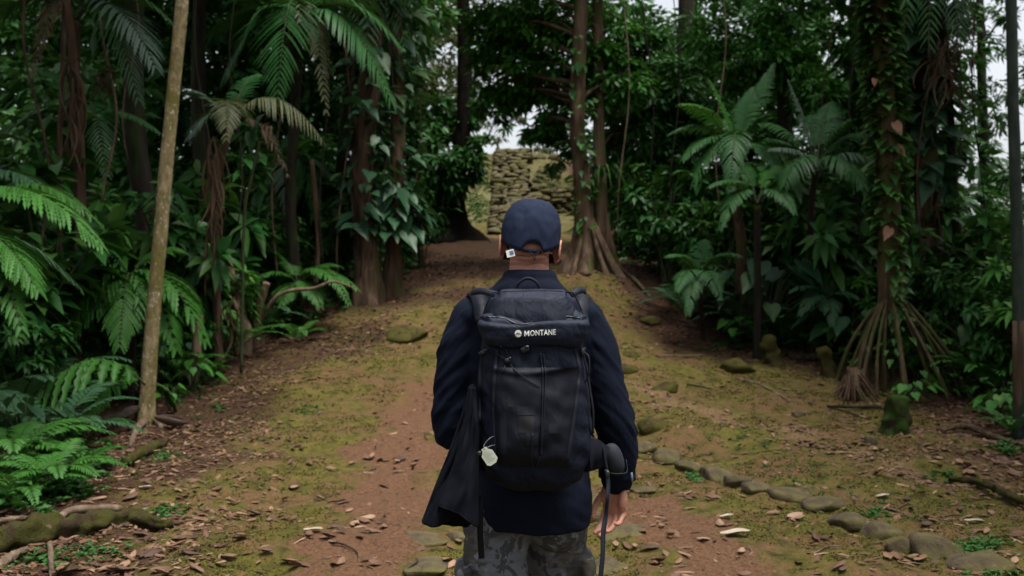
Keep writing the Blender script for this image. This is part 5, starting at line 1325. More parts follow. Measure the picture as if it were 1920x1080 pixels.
log('stick', 'short dark stub poking out of the leaf litter at the bottom left', [og(198, 1076, -.01), W(194, 1062, 5.3), W(192, 1052, 5.35)], [.012, .012, .010], M_DEAD, 'stick')
log('root', 'gnarled root running from the slender tree down the leafy slope', [og(278, 790, .03), og(262, 806, .04), og(250, 824, .02), og(240, 846, -.01)], [.05, .04, .03, .015], M_DEAD, 'root')
log('root', 'second bent root at the right foot of the slender tree', [og(286, 785, .03), og(298, 800, .03), og(306, 812, -.01)], [.04, .035, .015], M_DEAD, 'root')
# spathe: dark curled palm husk
m = MB(); q = hit(322, 806); V = []
for j in range(17):
    t = j / 16; w_ = .085 * math.sin(math.pi * min(1, t * .95 + .05)) ** .7 + .004
    for i in range(13):
        a = math.radians(-115 + 230 * i / 12); V.append(q + np.array((-.17 + .34 * t, w_ * math.sin(a) * .9 + .02 * math.sin(t * 5), .075 - w_ * .8 * math.cos(a) + .05 * (1 - t))))
m.add(V, [[j * 13 + i, j * 13 + i + 1, (j + 1) * 13 + i + 1, (j + 1) * 13 + i] for j in range(16) for i in range(12)])
o = m.build('palm_husk', plain_mat('husk', (.055, .034, .024), .7, .3, var=.4)); o.modifiers.new('s', 'SOLIDIFY').thickness = .006; recenter(o); tag(o, 'dark hollow curled palm husk lying right of the slender tree\'s foot', 'husk')
log('fallen_log', 'dark rotten log half buried at the far left foot of the slope', [og(20, 945, .02), og(70, 925, .05), og(105, 905, .05), og(140, 890, .0)], [.05, .075, .06, .02], M_LOG)

# ------------------------------------------------------------------ right side
stp = thing('stilt_palm', 'vine-covered stilt palm standing on a cone of slanting stilt roots', 'palm', R3(1704, 12.6))
hub = W(1672, 560, 12.5)
m = MB(); P = trunk_mesh(m, [hub - (0, 0, .25), hub, W(1668, 430, 12.5), W(1664, 300, 12.5), W(1655, 150, 12.5), W(1644, 0, 12.5), W(1640, -140, 12.5), W(1636, -420, 12.6)], [.14, .165, .150, .145, .140, .135, .13, .12], 80, 18, 0, .05); m.build('trunk', M_STILT, stp)
for k in range(48):
    a = 2 * math.pi * k / 48 + random.uniform(-.25, .25); rr = random.uniform(.42, .86); sp = random.uniform(-.12, .12)
    fx, fy = 1704 / F * 12.5 - CX / F * 12.5 + rr * math.cos(a) * 1.05, 12.5 + rr * math.sin(a) * .9
    f_ = np.array((fx, fy, gz(fx, fy) - .05)); s_ = hub + np.array((.10 * math.cos(a), .10 * math.sin(a), random.uniform(-.12, .05)))
    m = MB(); tube(m, bez(s_, s_ * .5 + f_ * .5 + np.array((.13 * math.cos(a) + random.uniform(-.09, .09), .13 * math.sin(a), random.uniform(.02, .14))), f_, 18), np.linspace(.015, .020, 18) * random.uniform(.6, 1.5), 8, wob=.08, seed=k); m.build('stilt_root', M_STILT, stp)
m = MB(); rs = np.full(10, .14)
for a0, n in ((math.pi * 1.04, 330), (-.12, 290), (-1.6, 150)):
    i = np.sort(rng.random(n)) * 58 + 18; k = i.astype(int); p = P[k] + (P[np.minimum(k + 1, 79)] - P[k]) * (i - k)[:, None]
    dens_ = np.interp(i, [18, 30, 40, 76], [.35, .6, 1, 1]); kp = rng.random(n) < dens_; i, p = i[kp], p[kp]; n = len(p)
    a = a0 + rng.normal(size=n) * .38; o_ = np.stack((np.cos(a), np.sin(a), np.zeros(n)), 1)
    hearts(m, p + o_ * .145, o_ * 1.0 + np.array((0, 0, -.12)) + rng.normal(size=(n, 3)) * .18, o_ * .25 + (0, 0, 1.0) + rng.normal(size=(n, 3)) * .15, .185 * (.6 + .6 * rng.random(n)), rng.random(n), .35, .8)
climbers(m, P, rs, 60, .13, -1.3, .5, .03, .26, out=.05)
for k in range(70):
    a = random.uniform(0, 6.28); t = random.uniform(.15, 1); p = hub * (1 - t) + np.array((1704 / F * 12.5 - CX / F * 12.5 + .78 * math.cos(a), 12.5 + .72 * math.sin(a), gz(3.0 + 1.98, 12.2))) * t
    hearts(m, [p + (0, -.03, 0)], [(math.cos(a), math.sin(a) - .3, -.5)], [(math.cos(a) * .5, -.4, 1)], random.uniform(.06, .15), np.array([random.random() * .6]), .3, .6)
m.build('climber_leaves', M_VINE, stp)
m = MB(); hearts(m, [W(1678, 230, 12.3), W(1682, 275, 12.3), W(1668, 428, 12.3), W(1640, 148, 12.3)], [(.4, -.3, -.9), (.5, -.3, -.7), (-.5, -.3, -.8), (-.2, -.4, -.8)], [(0, -1, .3)] * 4, [.17, .16, .17, .10], np.array((.6, .5, .7, .9)), .1)
m.build('withered_leaves', leaf_mat('withered_leaf', (.20, .09, .055), (.32, .17, .11), None, .6), stp)
m = MB()
for k in range(2):
    pass
lf_ = MB(); st_ = MB()
for tip, ar in ((W(1440, -20, 12.2), .3), (W(1840, 30, 12), .35), (W(1760, -300, 12.5), .2), (W(1560, -330, 12.8), .2), (W(1700, 20, 11.2), .4)):
    frond(st_, lf_, P[-1], tip, arch=ar, pairs=30, ln=.6, wd=.05)
lf_.build('crown', M_PALM, stp); st_.build('rachis', M_STEM, stp)

vt = thing('vine_cloaked_tree', 'dark tree cloaked in big blue-green climbing leaves right behind the stilt palm', 'tree', R3(1745, 14.2))
m = MB(); P = trunk_mesh(m, [R3(1745, 14.2) - (0, 0, .1), W(1742, 460, 14.2), W(1736, 300, 14.2), W(1728, 150, 14.2), W(1716, 0, 14.2), W(1700, -300, 14.3)], [.22, .17, .16, .15, .15, .14], 70, 18, .4, .1, 4, 1); m.build('trunk', M_BARK, vt)
m = MB(); climbers(m, P, np.full(10, .16), 230, .30, -1.57, 1.8, .32, .95, out=.22); climbers(m, P, np.full(10, .16), 40, .2, -1.57, 1.8, .1, .35, out=.1); m.build('climber_leaves', M_AROID, vt)
m = MB(); cloud(m, (5.6, 14.5, 7.4), (1.6, 1.5, 1.1), 1500, .22); cloud(m, W(1700, 20, 14.3), (.55, .5, .7), 260, .22); m.build('crown', M_BROAD, vt)
dead_skirt('dead_frond', 'spray of withered brown palm leaflets hanging right of the vine-cloaked tree', 1775, 70, 225, 13.4, 46, 22)
dead_skirt('dead_frond', 'brown dead stalks hanging low on the vine-cloaked tree', 1752, 330, 470, 13.9, 14, 10)
fronds_thing('palm', 'palm with long grass-green fronds drooping from the top edge right of the stilt palm', 'palm', R3(1810, 15), W(1760, -70, 13.6),
    [(W(1690, 90, 12.8), dict(arch=.4)), (W(1800, 90, 12.8), dict(arch=.4, mat=M_PALMG)), (W(1830, 170, 13), dict(arch=.42, mat=M_DRY, ragged=.4, ln=.35)), (W(1660, 20, 13), dict(arch=.3)), (W(1860, -20, 13.4), dict(arch=.3)), (W(1740, 110, 12.7), dict(arch=.45))],
    M_PALM, M_STEM, 'understorey palms', None, M_BARKD, (.07, .06), **dict(pk2, ln=.6))
# right edge pole
m = MB(); P = trunk_mesh(m, [R3(1914, 9.6) - (0, 0, .05), W(1912, 620, 9.6), W(1906, 400, 9.6), W(1900, 200, 9.6), W(1896, 0, 9.6), W(1890, -350, 9.6)], [.066, .062, .056, .052, .05, .045], 70, 14, .25, .02)
bt = thing('smooth_trunk', 'smooth grey-green upright trunk at the right edge, browner towards its foot', 'tree', R3(1914, 9.6))
m.build('trunk', M_BAMB, bt)
m = MB(); tube(m, [P[0] + (0, 0, .0), P[6], P[11], P[15]], [.074, .070, .067, .064], 16, wob=.03); m.build('basal_sheath', M_BARKB, bt)
m = MB(); cloud(m, W(1890, -420, 9.8), (1.2, 1.2, .7), 700, .2); m.build('crown', M_BROAD, bt)

# feathery palms and tree ferns of the right
fronds_thing('tree_fern', 'tree fern with bright young fronds on a mossy stem, first from the ribbed trunks', 'tree fern', R3(1385, 15.4), W(1384, 300, 15.2),
    [(W(1275, 195, 14.8), dict(arch=.2, mat=M_BRIGHT)), (W(1330, 150, 15.4), dict(arch=.1, mat=M_BRIGHT)), (W(1410, 165, 15.6), dict(arch=.14)), (W(1440, 215, 15), {}), (W(1280, 300, 14.6), dict(arch=.3)), (W(1300, 350, 14.5), dict(arch=.4)), (W(1470, 340, 14.4), dict(arch=.36)), (W(1450, 120, 15.8), dict(arch=.1)), (W(1255, 250, 15.2), dict(arch=.25)), (W(1370, 370, 14.2), dict(arch=.5)), (W(1480, 270, 15), {}), (W(1330, 230, 16.4), {})],
    M_PALM, M_STEM, None, [W(1390, 470, 15.4), W(1382, 390, 15.3)], M_BARK, (.085, .07), **dict(fk, ln=.34, wd=.048, pairs=36, bare=.25))
fronds_thing('palm', 'feathery palm on a thin dark stem with one pale upright frond, mid right', 'palm', R3(1522, 14.6), W(1530, 318, 14.2),
    [(W(1478, 150, 14.4), dict(mat=M_PALMG, arch=.08, ln=.34)), (W(1590, 225, 14), dict(arch=.16)), (W(1640, 300, 13.8), dict(arch=.2, mat=M_PALMG)), (W(1440, 280, 13.8), dict(arch=.14, mat=M_PALMG, ln=.3)), (W(1560, 190, 14.8), {}), (W(1625, 250, 14.4), {}), (W(1430, 230, 14.6), {}), (W(1620, 350, 13.4), dict(arch=.3)), (W(1470, 350, 13.5), dict(arch=.3)), (W(1520, 215, 15.2), {})],
    M_PALM, M_STEM, None, [W(1520, 420, 14.4)], M_BARKD, (.05, .045), **dict(pk2, ln=.44, wd=.022, pairs=46, bare=.22, droop=.6))
fronds_thing('tree_fern', 'tree fern with outstretched bright fronds below the feathery palm', 'tree fern', R3(1420, 14.4), W(1420, 385, 14.2),
    [(W(1500, 330, 13.8), dict(arch=.2, mat=M_BRIGHT)), (W(1330, 350, 13.6), dict(arch=.2)), (W(1490, 400, 13.2), dict(arch=.25)), (W(1380, 300, 14.6), {}), (W(1460, 310, 14.6), dict(mat=M_BRIGHT)), (W(1350, 430, 13.4), dict(arch=.3))], M_PALM, M_STEM, None, None, M_BARKD, (.06, .05), **dict(fk, ln=.25, wd=.042, pairs=34, bare=.25))
fronds_thing('fern', 'wide pale fern spreading in front of the dark gap left of the stilt roots', 'fern', R3(1545, 14.8), W(1548, 565, 14.4),
    [W(1480, 548, 14.0), W(1610, 560, 13.9), W(1590, 520, 14.6), W(1500, 590, 13.8), W(1560, 610, 13.7), W(1540, 505, 14.9)], M_FERNG, M_STEM, None, None, M_BARKD, (.03, .03), **dict(fk, ln=.22, wd=.034, pairs=26))
fronds_thing('fern', 'dusky fern leaning over the bank between the ribbed trees and the shrubs', 'fern', R3(1320, 15.2), W(1310, 520, 14.8),
    [W(1250, 480, 14.4), W(1390, 480, 14.2), W(1270, 545, 14), W(1350, 560, 13.8), W(1320, 450, 15), W(1290, 590, 13.8)], M_PALM, M_STEM, None, None, M_BARKD, (.04, .04), **dict(fk, ln=.26, wd=.036, pairs=30))

# bright broadleaf and other trees of the right background
tree('broadleaf_tree', 'bright green small-leaved tree filling the upper right between ribbed trunks and stilt palm', R3(1470, 18.5), [W(1475, 350, 18.5), W(1470, 200, 18.4), W(1450, 20, 18.4), W(1440, -200, 18.4)], [.17, .15, .13, .10, .06], M_BARKD,
     [Cl(1430, 90, 17.6, 60, 50, 1500), Cl(1500, 120, 17.6, 50, 50, 1200), Cl(1530, 180, 17.4, 50, 40, 900), Cl(1380, 140, 17.8, 50, 40, 900), Cl(1470, 20, 17.8, 80, 50, 1300), Cl(1340, 60, 18, 60, 60, 900), Cl(1590, 60, 18, 50, 45, 400)], M_BRIGHT, leaf=.15)
tree('dark_leaved_tree', 'dark-crowned tree between the ribbed trunks and the bright small-leaved tree', R3(1290, 21), [W(1290, 350, 21), W(1285, 150, 21), W(1290, -150, 21)], [.25, .22, .2, .15], M_BARKD,
     [Cl(1260, 160, 20, 60, 50, 1100), Cl(1330, 230, 20, 60, 60, 1200), Cl(1240, 300, 20, 55, 60, 1100), Cl(1320, 360, 20, 60, 60, 1100), Cl(1220, 400, 19.6, 50, 60, 900), Cl(1320, 90, 20.5, 50, 45, 500)], M_FAR, leaf=.22)
tree('dark_leaved_tree', 'dark-crowned tree with dense foliage behind the stilt palm trunk', R3(1620, 19), [W(1615, 350, 19), W(1610, 150, 19), W(1600, -150, 19)], [.2, .18, .15, .12], M_BARKD,
     [Cl(1600, 230, 18.6, 70, 60, 1400), Cl(1570, 330, 18, 70, 60, 1300), Cl(1650, 350, 17.4, 60, 70, 1300), Cl(1560, 430, 17, 80, 60, 1300), Cl(1690, 460, 16.4, 60, 70, 1200), Cl(1640, 130, 19, 40, 50, 500)], M_FAR, leaf=.22)
tree('airy_tree', 'airy thin-leaved tree with white sky showing through at the top right', R3(1850, 21), [W(1850, 400, 21), W(1842, 200, 21), W(1836, -100, 21)], [.14, .12, .1, .06], M_BARKD,
     [Cl(1850, 60, 21, 70, 60, 440), Cl(1880, 190, 21, 60, 60, 480), Cl(1820, 170, 21, 40, 60, 420), Cl(1860, 320, 20.5, 60, 60, 560), Cl(1830, 260, 21, 50, 50, 460), Cl(1900, 20, 20, 50, 60, 280), Cl(1900, 400, 20, 50, 50, 800), Cl(1800, 30, 21, 40, 50, 600)], M_BROAD, leaf=.16, wr=.34)
tree('airy_tree', 'second airy tree further right, its leaves low against the white sky at the right edge', R3(1960, 18), [W(1950, 300, 18), W(1940, 50, 18), W(1940, -200, 18)], [.12, .1, .08, .05], M_BARKD,
     [Cl(1900, 460, 17.6, 60, 50, 520), Cl(1850, 420, 17.8, 50, 50, 420), Cl(1910, 330, 18, 30, 50, 180), Cl(1920, 130, 18, 30, 60, 150), Cl(1830, 480, 17.4, 60, 50, 650)], M_BROAD, leaf=.16, wr=.32)

# ------------------------------------------------------------------ stumps and sticks on the right
def stump(name, lab, px, py, w, h, lean, mat, seed):
    q = hit(px, py); s = q[1] / F; m = MB(); n = 16
    P = [q + np.array((lean * h * s * (k / n) ** 1.5, 0, -.06 + (h * s + .06) * k / n)) for k in range(n + 1)]
    tube(m, P, np.interp(np.linspace(0, 1, n + 1), [0, .25, .6, .9, 1], [1.35, 1.05, .92, .95, .55]) * w * s / 2, 18, wob=.14, seed=seed); V = m.v[0]
    for i in range(len(V)): V[i] += np.array((nz(V[i], 9, seed), nz(V[i], 9, seed + 4), nz(V[i], 7, seed + 8))) * w * s * .20 + .05 * w * s * np.array((nz(V[i], 40, seed), nz(V[i], 40, 5), nz(V[i], 40, 9)))
    o = m.build(name, mat); recenter(o); return tag(o, lab, 'stump')
stump('mossy_stump', 'stout stump capped with vivid green moss on the right slope', 1681, 806, 46, 66, .05, M_MOSSG, 1)
stump('mossy_stump', 'mossy short stump leaning left with a pale broken tip, at the foot of the shrubs', 1452, 684, 32, 52, -.35, M_STUMP, 2)
stump('mossy_stump', 'slim dark leaning stump between the mossy stump and the root clump', 1556, 706, 26, 52, -.28, M_STUMP, 3)
rt = thing('root_clump', 'upturned clump of brown fibrous roots on the right slope', 'stump', hit(1598, 748)); q = hit(1598, 748); m = MB()
for k in range(60):
    a = random.uniform(0, 6.28); r = random.uniform(.08, .34); h = random.uniform(.18, .38)
    tube(m, bez(q + (random.uniform(-.05, .05), random.uniform(-.05, .05), h), q + (r * .35 * math.cos(a), r * .35 * math.sin(a), h * 1.0), q + (r * math.cos(a), r * math.sin(a), -.02), 10), np.linspace(.016, .007, 10), 6)
tube(m, [q + (0, 0, -.02), q + (0, 0, .2), q + (.03, 0, .36)], [.13, .09, .05], 12, wob=.2); m.build('root', M_BARKB, rt)
for args in [('stick', 'dark forked stick on the litter below the mossy stump of vivid green', [og(1552, 765, .02), og(1590, 770, .04), og(1640, 768, .03), og(1664, 772, .02)], [.016, .018, .012], M_BARKD),
             ('stick', 'thin black twig slanting to the vivid green stump', [og(1556, 768, .02), og(1600, 782, .03), og(1644, 797, .01)], [.008, .010, .007], M_BARKD),
             ('stick', 'pale thin twig lying across the moss in mid right', [og(1380, 712, .02), og(1430, 728, .03), og(1482, 756, .02)], [.008, .012, .008], M_DEAD),
             ('stick', 'small dark twig right of the walker\'s elbow on the slope', [og(1288, 724, .02), og(1310, 730, .03), og(1336, 733, .02)], [.010, .012, .007], M_BARKD),
             ('fallen_branch', 'long mossy branch on the ground at the right edge', [og(1780, 905, .02), og(1840, 918, .05), og(1890, 942, .05), og(1960, 970, .03)], [.018, .028, .030, .03], M_LOG),
             ('fallen_branch', 'dark dead branch under the right-hand litter near the edge trunk', [og(1760, 812, .03), og(1810, 812, .06), og(1860, 826, .05), og(1900, 840, .03)], [.025, .03, .03, .02], M_BARKB),
             ('fallen_log', 'dark log lying behind the leaning stump', [og(1480, 678, .04), og(1520, 676, .05), og(1556, 678, .04)], [.05, .055, .04], M_BARKD),
             ('stick', 'slanting dark branch on the leafy bank below the ribbed trees', [og(1262, 545, .1), og(1300, 575, .12), og(1322, 592, .05)], [.025, .03, .02], M_BARKD),
             ('root', 'pale thin root crossing the bank beside the mound', [og(1150, 500, .05), og(1190, 530, .05), og(1220, 560, .02)], [.03, .03, .02], M_BARK),
             ('stick', 'light stick lying on the path above the walker\'s right shoulder', [og(1230, 670, .02), og(1290, 672, .03), og(1320, 668, .02)], [.010, .012, .008], M_DEAD)]:
    log(*args, cat={'stick': 'stick', 'root': 'root', 'fallen_branch': 'branch', 'fallen_log': 'log'}[args[0]])

# ------------------------------------------------------------------ shrubs: one of each kind, then copies
def first(name, fn, *a, **k):
    o = bpy.data.objects.new(name, None); COL.objects.link(o); o.empty_display_size = .1; fn(o, *a, **k); return o
KINDS = {
 'small': ('shrub', first('shrub', shrub_stems, 1.3, 11, .13, M_BROAD, .45, False, .7, 1, 30)),
 'small2': ('shrub', first('shrub', shrub_stems, 1.1, 10, .12, M_BRIGHT, .42, False, .8, 1, 26)),
 'whorl': ('shrub', first('shrub', shrub_stems, 1.2, 10, .20, M_BRIGHT, .30, True, .7)),
 'large': ('shrub', first('shrub', shrub_stems, 1.6, 10, .27, M_BROAD, .40, False, .7, 1, 20)),
 'aroid': ('broad_leaved_plant', first('broad_leaved_plant', aroid, 22, .9, .30, M_AROID)),
 'aroid2': ('broad_leaved_plant', first('broad_leaved_plant', aroid, 14, .5, .20, M_BRIGHT)),
 'fern': ('fern', first('fern', fernp, 11, .95, .55, M_FERN, .24, .055)),
 'fern2': ('fern', first('fern', fernp, 9, .55, .45, M_FERN, .14, .040, 18, 4)),
 'ferng': ('fern', first('fern', fernp, 10, 1.0, .50, M_FERNG, .26, .055)),
}
used = set()
def shrub(kind, px, d, s, lab, dz=0.):
    cat, o = KINDS[kind]
    if kind in used: o = copy_tree(o)
    used.add(kind)
    q = gd(px, d); o.location = (float(q[0]), float(q[1]), float(q[2] + dz)); o.rotation_euler = (0, 0, random.uniform(0, 6.28)); o.scale = (s, s, s * random.uniform(.9, 1.15))
    tag(o, lab, {'shrub': 'shrub', 'fern': 'fern', 'broad_leaved_plant': 'plant'}[cat], {'small': 'small-leaved shrubs', 'small2': 'bright small-leaved shrubs', 'whorl': 'shrubs with leaves in whorls', 'large': 'long-leaved shrubs', 'aroid': 'large heart-leaved plants', 'aroid2': 'low heart-leaved plants', 'fern': 'green ferns', 'fern2': 'small green ferns', 'ferng': 'greyish ferns'}[kind])
for a in [
 ('whorl', 225, 13.6, 1.8, 'shrub with whorled bright leaves left of the slender trunk, below the dead fronds'),
 ('whorl', 372, 13.8, 1.5, 'shrub with whorled leaves showing just right of the slender trunk, mid-height'),
 ('whorl', 250, 13.6, 1.3, 'shrub with whorled leaves low behind the spreading tree fern'),
 ('small', 30, 10.6, 1.1, 'dark small-leaved shrub under the largest tree fern at the left edge'),
 ('small', 130, 12.0, 1.1, 'dark small-leaved shrub in the shade under the spreading tree fern'),
 ('small', 205, 12.8, 1.1, 'dark small-leaved shrub behind the frond with blade-like pinnae'),
 ('large', -10, 11.0, 1.7, 'long-leaved shrub behind the fronds of the largest tree fern'),
 ('large', 90, 12.2, 1.9, 'tall long-leaved shrub behind the left ferns, under the dead fronds'),
 ('large', 20, 13.5, 2.3, 'tall dark long-leaved shrub filling the far left above the largest fern'),
 ('large', 345, 13.8, 1.4, 'long-leaved shrub in the dark right behind the slender trunk'),
 ('large', 470, 15.8, 1.5, 'long-leaved shrub behind the twisted bleached stem'),
 ('large', 620, 18.8, 2.1, 'long-leaved shrub in deep shade left of the twin trunks'),
 ('small2', 322, 12.8, .6, 'bright small-leaved shrub right of the slender trunk, above the litter'),
 ('small2', 408, 13.4, .7, 'bright low shrub at the litter edge beside the slanting stump stem'),
 ('small', 430, 14.6, 1.0, 'dark small-leaved shrub behind the pale leaning stem'),
 ('small', 520, 16.6, 1.2, 'dark small-leaved shrub behind the wide fern by the mound'),
 ('small', 610, 17.6, 1.2, 'dark small-leaved shrub touching the left of the twin trunks'),
 ('small', 790, 20.5, 1.2, 'dark shrub in the shadow right of the twin trunks'),
 ('small', 770, 22.5, 1.6, 'dark shrub farther back between the twin trunks and the black tree'),
 ('fern', 338, 12.8, .7, 'green fern at the litter edge right of the slender trunk'),
 ('fern', 440, 13.9, .75, 'green fern beside the twisted bleached stem'),
 ('fern', 190, 12.4, .9, 'green fern in the shade left of the slender trunk'),
 ('ferng', 90, 9.2, .9, 'greyish fern behind the low feathery fern at left'),
 ('ferng', 20, 10.4, 1.2, 'greyish fern under the largest tree fern'),
 ('ferng', 490, 15.2, .8, 'greyish fern left of the wide fern by the mound'),
 ('fern', 520, 15.9, .8, 'green fern behind the arching dead branch'),
 ('aroid', 330, 13.2, .8, 'large heart-leaved plant right of the slender trunk'),
 ('aroid', 40, 8.6, .6, 'large heart-leaved plant low at the left edge'),
 ('fern2', 40, 6.9, .9, 'small fern at the left edge nearest to the camera'),
 ('fern2', 140, 7.9, .8, 'small fern on the slope above the bright weeds'),
 ('fern2', 560, 14.5, .8, 'small fern at the edge of the mound'),
 ('fern2', 390, 12.9, .7, 'small fern at the litter edge, left of the dry strands'),
 ('aroid2', 360, 12.2, .9, 'low heart-leaved plant by the slanting stump stem'),
 ('aroid2', 318, 11.4, .6, 'low heart-leaved plant right at the slender trunk'),
 ('small', 1240, 18.8, 1.2, 'dark small-leaved shrub above the leafy bank, right of the ribbed trees'),
 ('small', 1300, 17.2, 1.2, 'dark small-leaved shrub behind the dusky fern'),
 ('small', 1360, 16.2, 1.3, 'dark small-leaved shrub under the tree fern with young fronds'),
 ('aroid', 1440, 15.0, 1.35, 'large grey-green heart-leaved plant, the palest of the right bank'),
 ('aroid', 1485, 15.6, 1.1, 'large heart-leaved plant behind the palest one'),
 ('aroid', 1395, 15.6, 1.0, 'large heart-leaved plant left of the palest one'),
 ('aroid', 1590, 14.4, 1.0, 'large heart-leaved plant just left of the stilt roots'),
 ('aroid', 1840, 12.4, 1.1, 'large heart-leaved plant right of the stilt roots'),
 ('large', 1350, 17.2, 1.5, 'long-leaved shrub behind the mossy fern stem'),
 ('large', 1480, 16.2, 1.6, 'long-leaved shrub in the gloom behind the feathery palm stem'),
 ('large', 1580, 15.2, 1.5, 'long-leaved shrub left of the vine-covered stilt palm trunk'),
 ('large', 1830, 14.0, 1.3, 'long-leaved shrub right of the vine-cloaked tree'),
 ('large', 1900, 12.6, 1.2, 'long-leaved shrub at the right edge behind the smooth trunk'),
 ('large', 1700, 15.6, 1.4, 'long-leaved shrub behind the stilt palm'),
 ('large', 1770, 13.8, 1.1, 'long-leaved shrub behind the stilt roots, right part'),
 ('ferng', 1535, 14.8, .9, 'greyish fern in front of the gloom behind the leaning stumps'),
 ('ferng', 1400, 15.4, .9, 'greyish fern at the foot of the palest heart-leaved plant'),
 ('ferng', 1290, 16.0, .9, 'greyish fern on the upper leafy bank'),
 ('fern', 1475, 15.0, .8, 'green fern behind the short leaning stump'),
 ('fern', 1620, 14.4, .9, 'green fern behind the stilt roots, left part'),
 ('fern', 1860, 11.8, .8, 'green fern at the right edge near the smooth trunk'),
 ('fern', 1760, 13.2, .9, 'green fern showing through the stilt roots'),
 ('small2', 1500, 15.0, .6, 'bright low shrub behind the dark lying log'),
 ('small2', 1850, 12.0, .8, 'bright small-leaved shrub between stilt roots and smooth trunk'),
 ('small2', 1720, 12.7, .7, 'bright small-leaved shrub growing amid the stilt roots'),
 ('small', 1800, 13.4, 1.2, 'dark small-leaved shrub behind the right of the stilt roots'),
 ('small', 1890, 11.6, 1.1, 'dark small-leaved shrub by the smooth trunk at the right edge'),
 ('small', 1560, 15.0, 1.0, 'dark small-leaved shrub in the gap left of the stilt roots'),
 ('aroid2', 1705, 11.7, .7, 'low heart-leaved plant with a bright leaf in front of the stilt roots'),
 ('aroid2', 1380, 15.2, .9, 'low heart-leaved plant at the edge of the leafy bank'),
 ('aroid2', 1870, 10.4, .7, 'low heart-leaved plant at the right edge of the litter'),
 ('fern2', 1420, 15.0, .9, 'small fern left of the short leaning stump'),
 ('fern2', 1900, 9.6, .7, 'small fern at the foot of the smooth trunk'),
 ('fern2', 1530, 14.6, .8, 'small fern behind the slim dark stump'),
 ('small', 1250, 17.6, 1.7, 'tall dark shrub at the right foot of the ribbed trees'),
 ('small2', 1290, 17.8, 1.5, 'bright small-leaved shrub at the back of the leafy bank'),
 ('small2', 1370, 17.4, 1.7, 'bright small-leaved shrub behind the stem of the tree fern with young fronds'),
 ('small2', 1450, 16.8, 1.8, 'bright small-leaved shrub between the two slim palm stems'),
 ('small2', 1580, 15.8, 1.6, 'bright small-leaved shrub left of the stilt palm trunk, knee to head high'),
 ('small2', 1800, 14.8, 1.6, 'bright small-leaved shrub at the back, right of the vine-cloaked tree'),
 ('small2', 90, 13.6, 1.6, 'bright small-leaved shrub deep in the left ferns'),
 ('small2', 470, 17.0, 1.6, 'bright small-leaved shrub behind the dangling dead frond'),
 ('small2', 620, 18.0, 1.7, 'bright small-leaved shrub beside the twin trunks, at the back'),
 ('whorl', 1640, 14.6, 1.1, 'shrub with whorled leaves behind the stilt palm trunk'),
 ('whorl', 1930, 11.5, 1.2, 'shrub with whorled leaves at the right edge'),
]: shrub(*a)

# ------------------------------------------------------------------ the wood behind, as one mass
def wood(name, lab, blobs, mat, leaf=.3, wr=.45, tint=(0, 1)):
    m = MB()
    for (x, y, z, r, n) in blobs: cloud(m, (x, y, z), r, n, leaf, lod=0, wr=wr, tint=tint)
    o = m.build(name, mat); o['kind'] = 'stuff'; o['label'] = lab; return o
bl = []
for px in range(-260, 800, 60):
    for y_ in range(-230, 560, 82):
        d = 21 + 4 * random.random() + (3 if px < 200 else 0)
        if px > 740: d += 4
        p = W(px + random.uniform(-20, 20), y_, d); z = max(p[2], gz(p[0], p[1]) + .5); bl.append((p[0], p[1], z, (1.0, .8, 1.2), 400)); p = W(px + random.uniform(-30, 30), y_ - 20, d + 8); bl.append((p[0], p[1], max(p[2], gz(p[0], p[1]) + .5), (1.3, 1, 1.6), 420))
for x, y in [(-9, 13), (-11, 10), (-12, 17), (-8, 18), (-10, 22), (-9, 7)]:
    for z in (1, 3.2, 5.4): bl.append((x, y, z, (1.6, 1.5, 1.6), 420))
wood('far_wood', 'dense dark green forest filling the left background', bl, M_FAR)
bl = []
for px in range(1150, 1800, 60):
    for y_ in range(-60, 600, 82):
        if 1190 < px < 1290 and y_ < 60: continue
        d = 23 + 4 * random.random()
        if px > 1600: d = 18 + 3 * random.random()
        p = W(px + random.uniform(-20, 20), y_, d); z = max(p[2], gz(p[0], p[1]) + .5); bl.append((p[0], p[1], z, (1.0, .8, 1.1), 330 if y_ > 120 else 220)); p = W(px + random.uniform(-30, 30), y_ - 20, d + 8)
        if y_ > 60 and px < 1740: bl.append((p[0], p[1], max(p[2], gz(p[0], p[1]) + .5), (1.3, 1, 1.5), 300))
for px in range(1780, 2150, 60):
    for y_ in range(500, 760, 70):
        p = W(px, y_, 16 + 2 * random.random()); bl.append((p[0], p[1], max(p[2], gz(p[0], p[1]) + .3), (.7, .7, .7), 240))
for x, y in [(9.5, 9), (9, 5.5), (10.5, 13), (11.5, 17), (13, 21.5), (12, 10), (9, 2), (14.5, 15)]:
    for z in (1, 3.2, 5.4): bl.append((x, y, z, (1.7, 1.6, 1.6), 420))
wood('far_wood', 'dense dark green forest filling the right background', bl, M_FAR)
bl = []
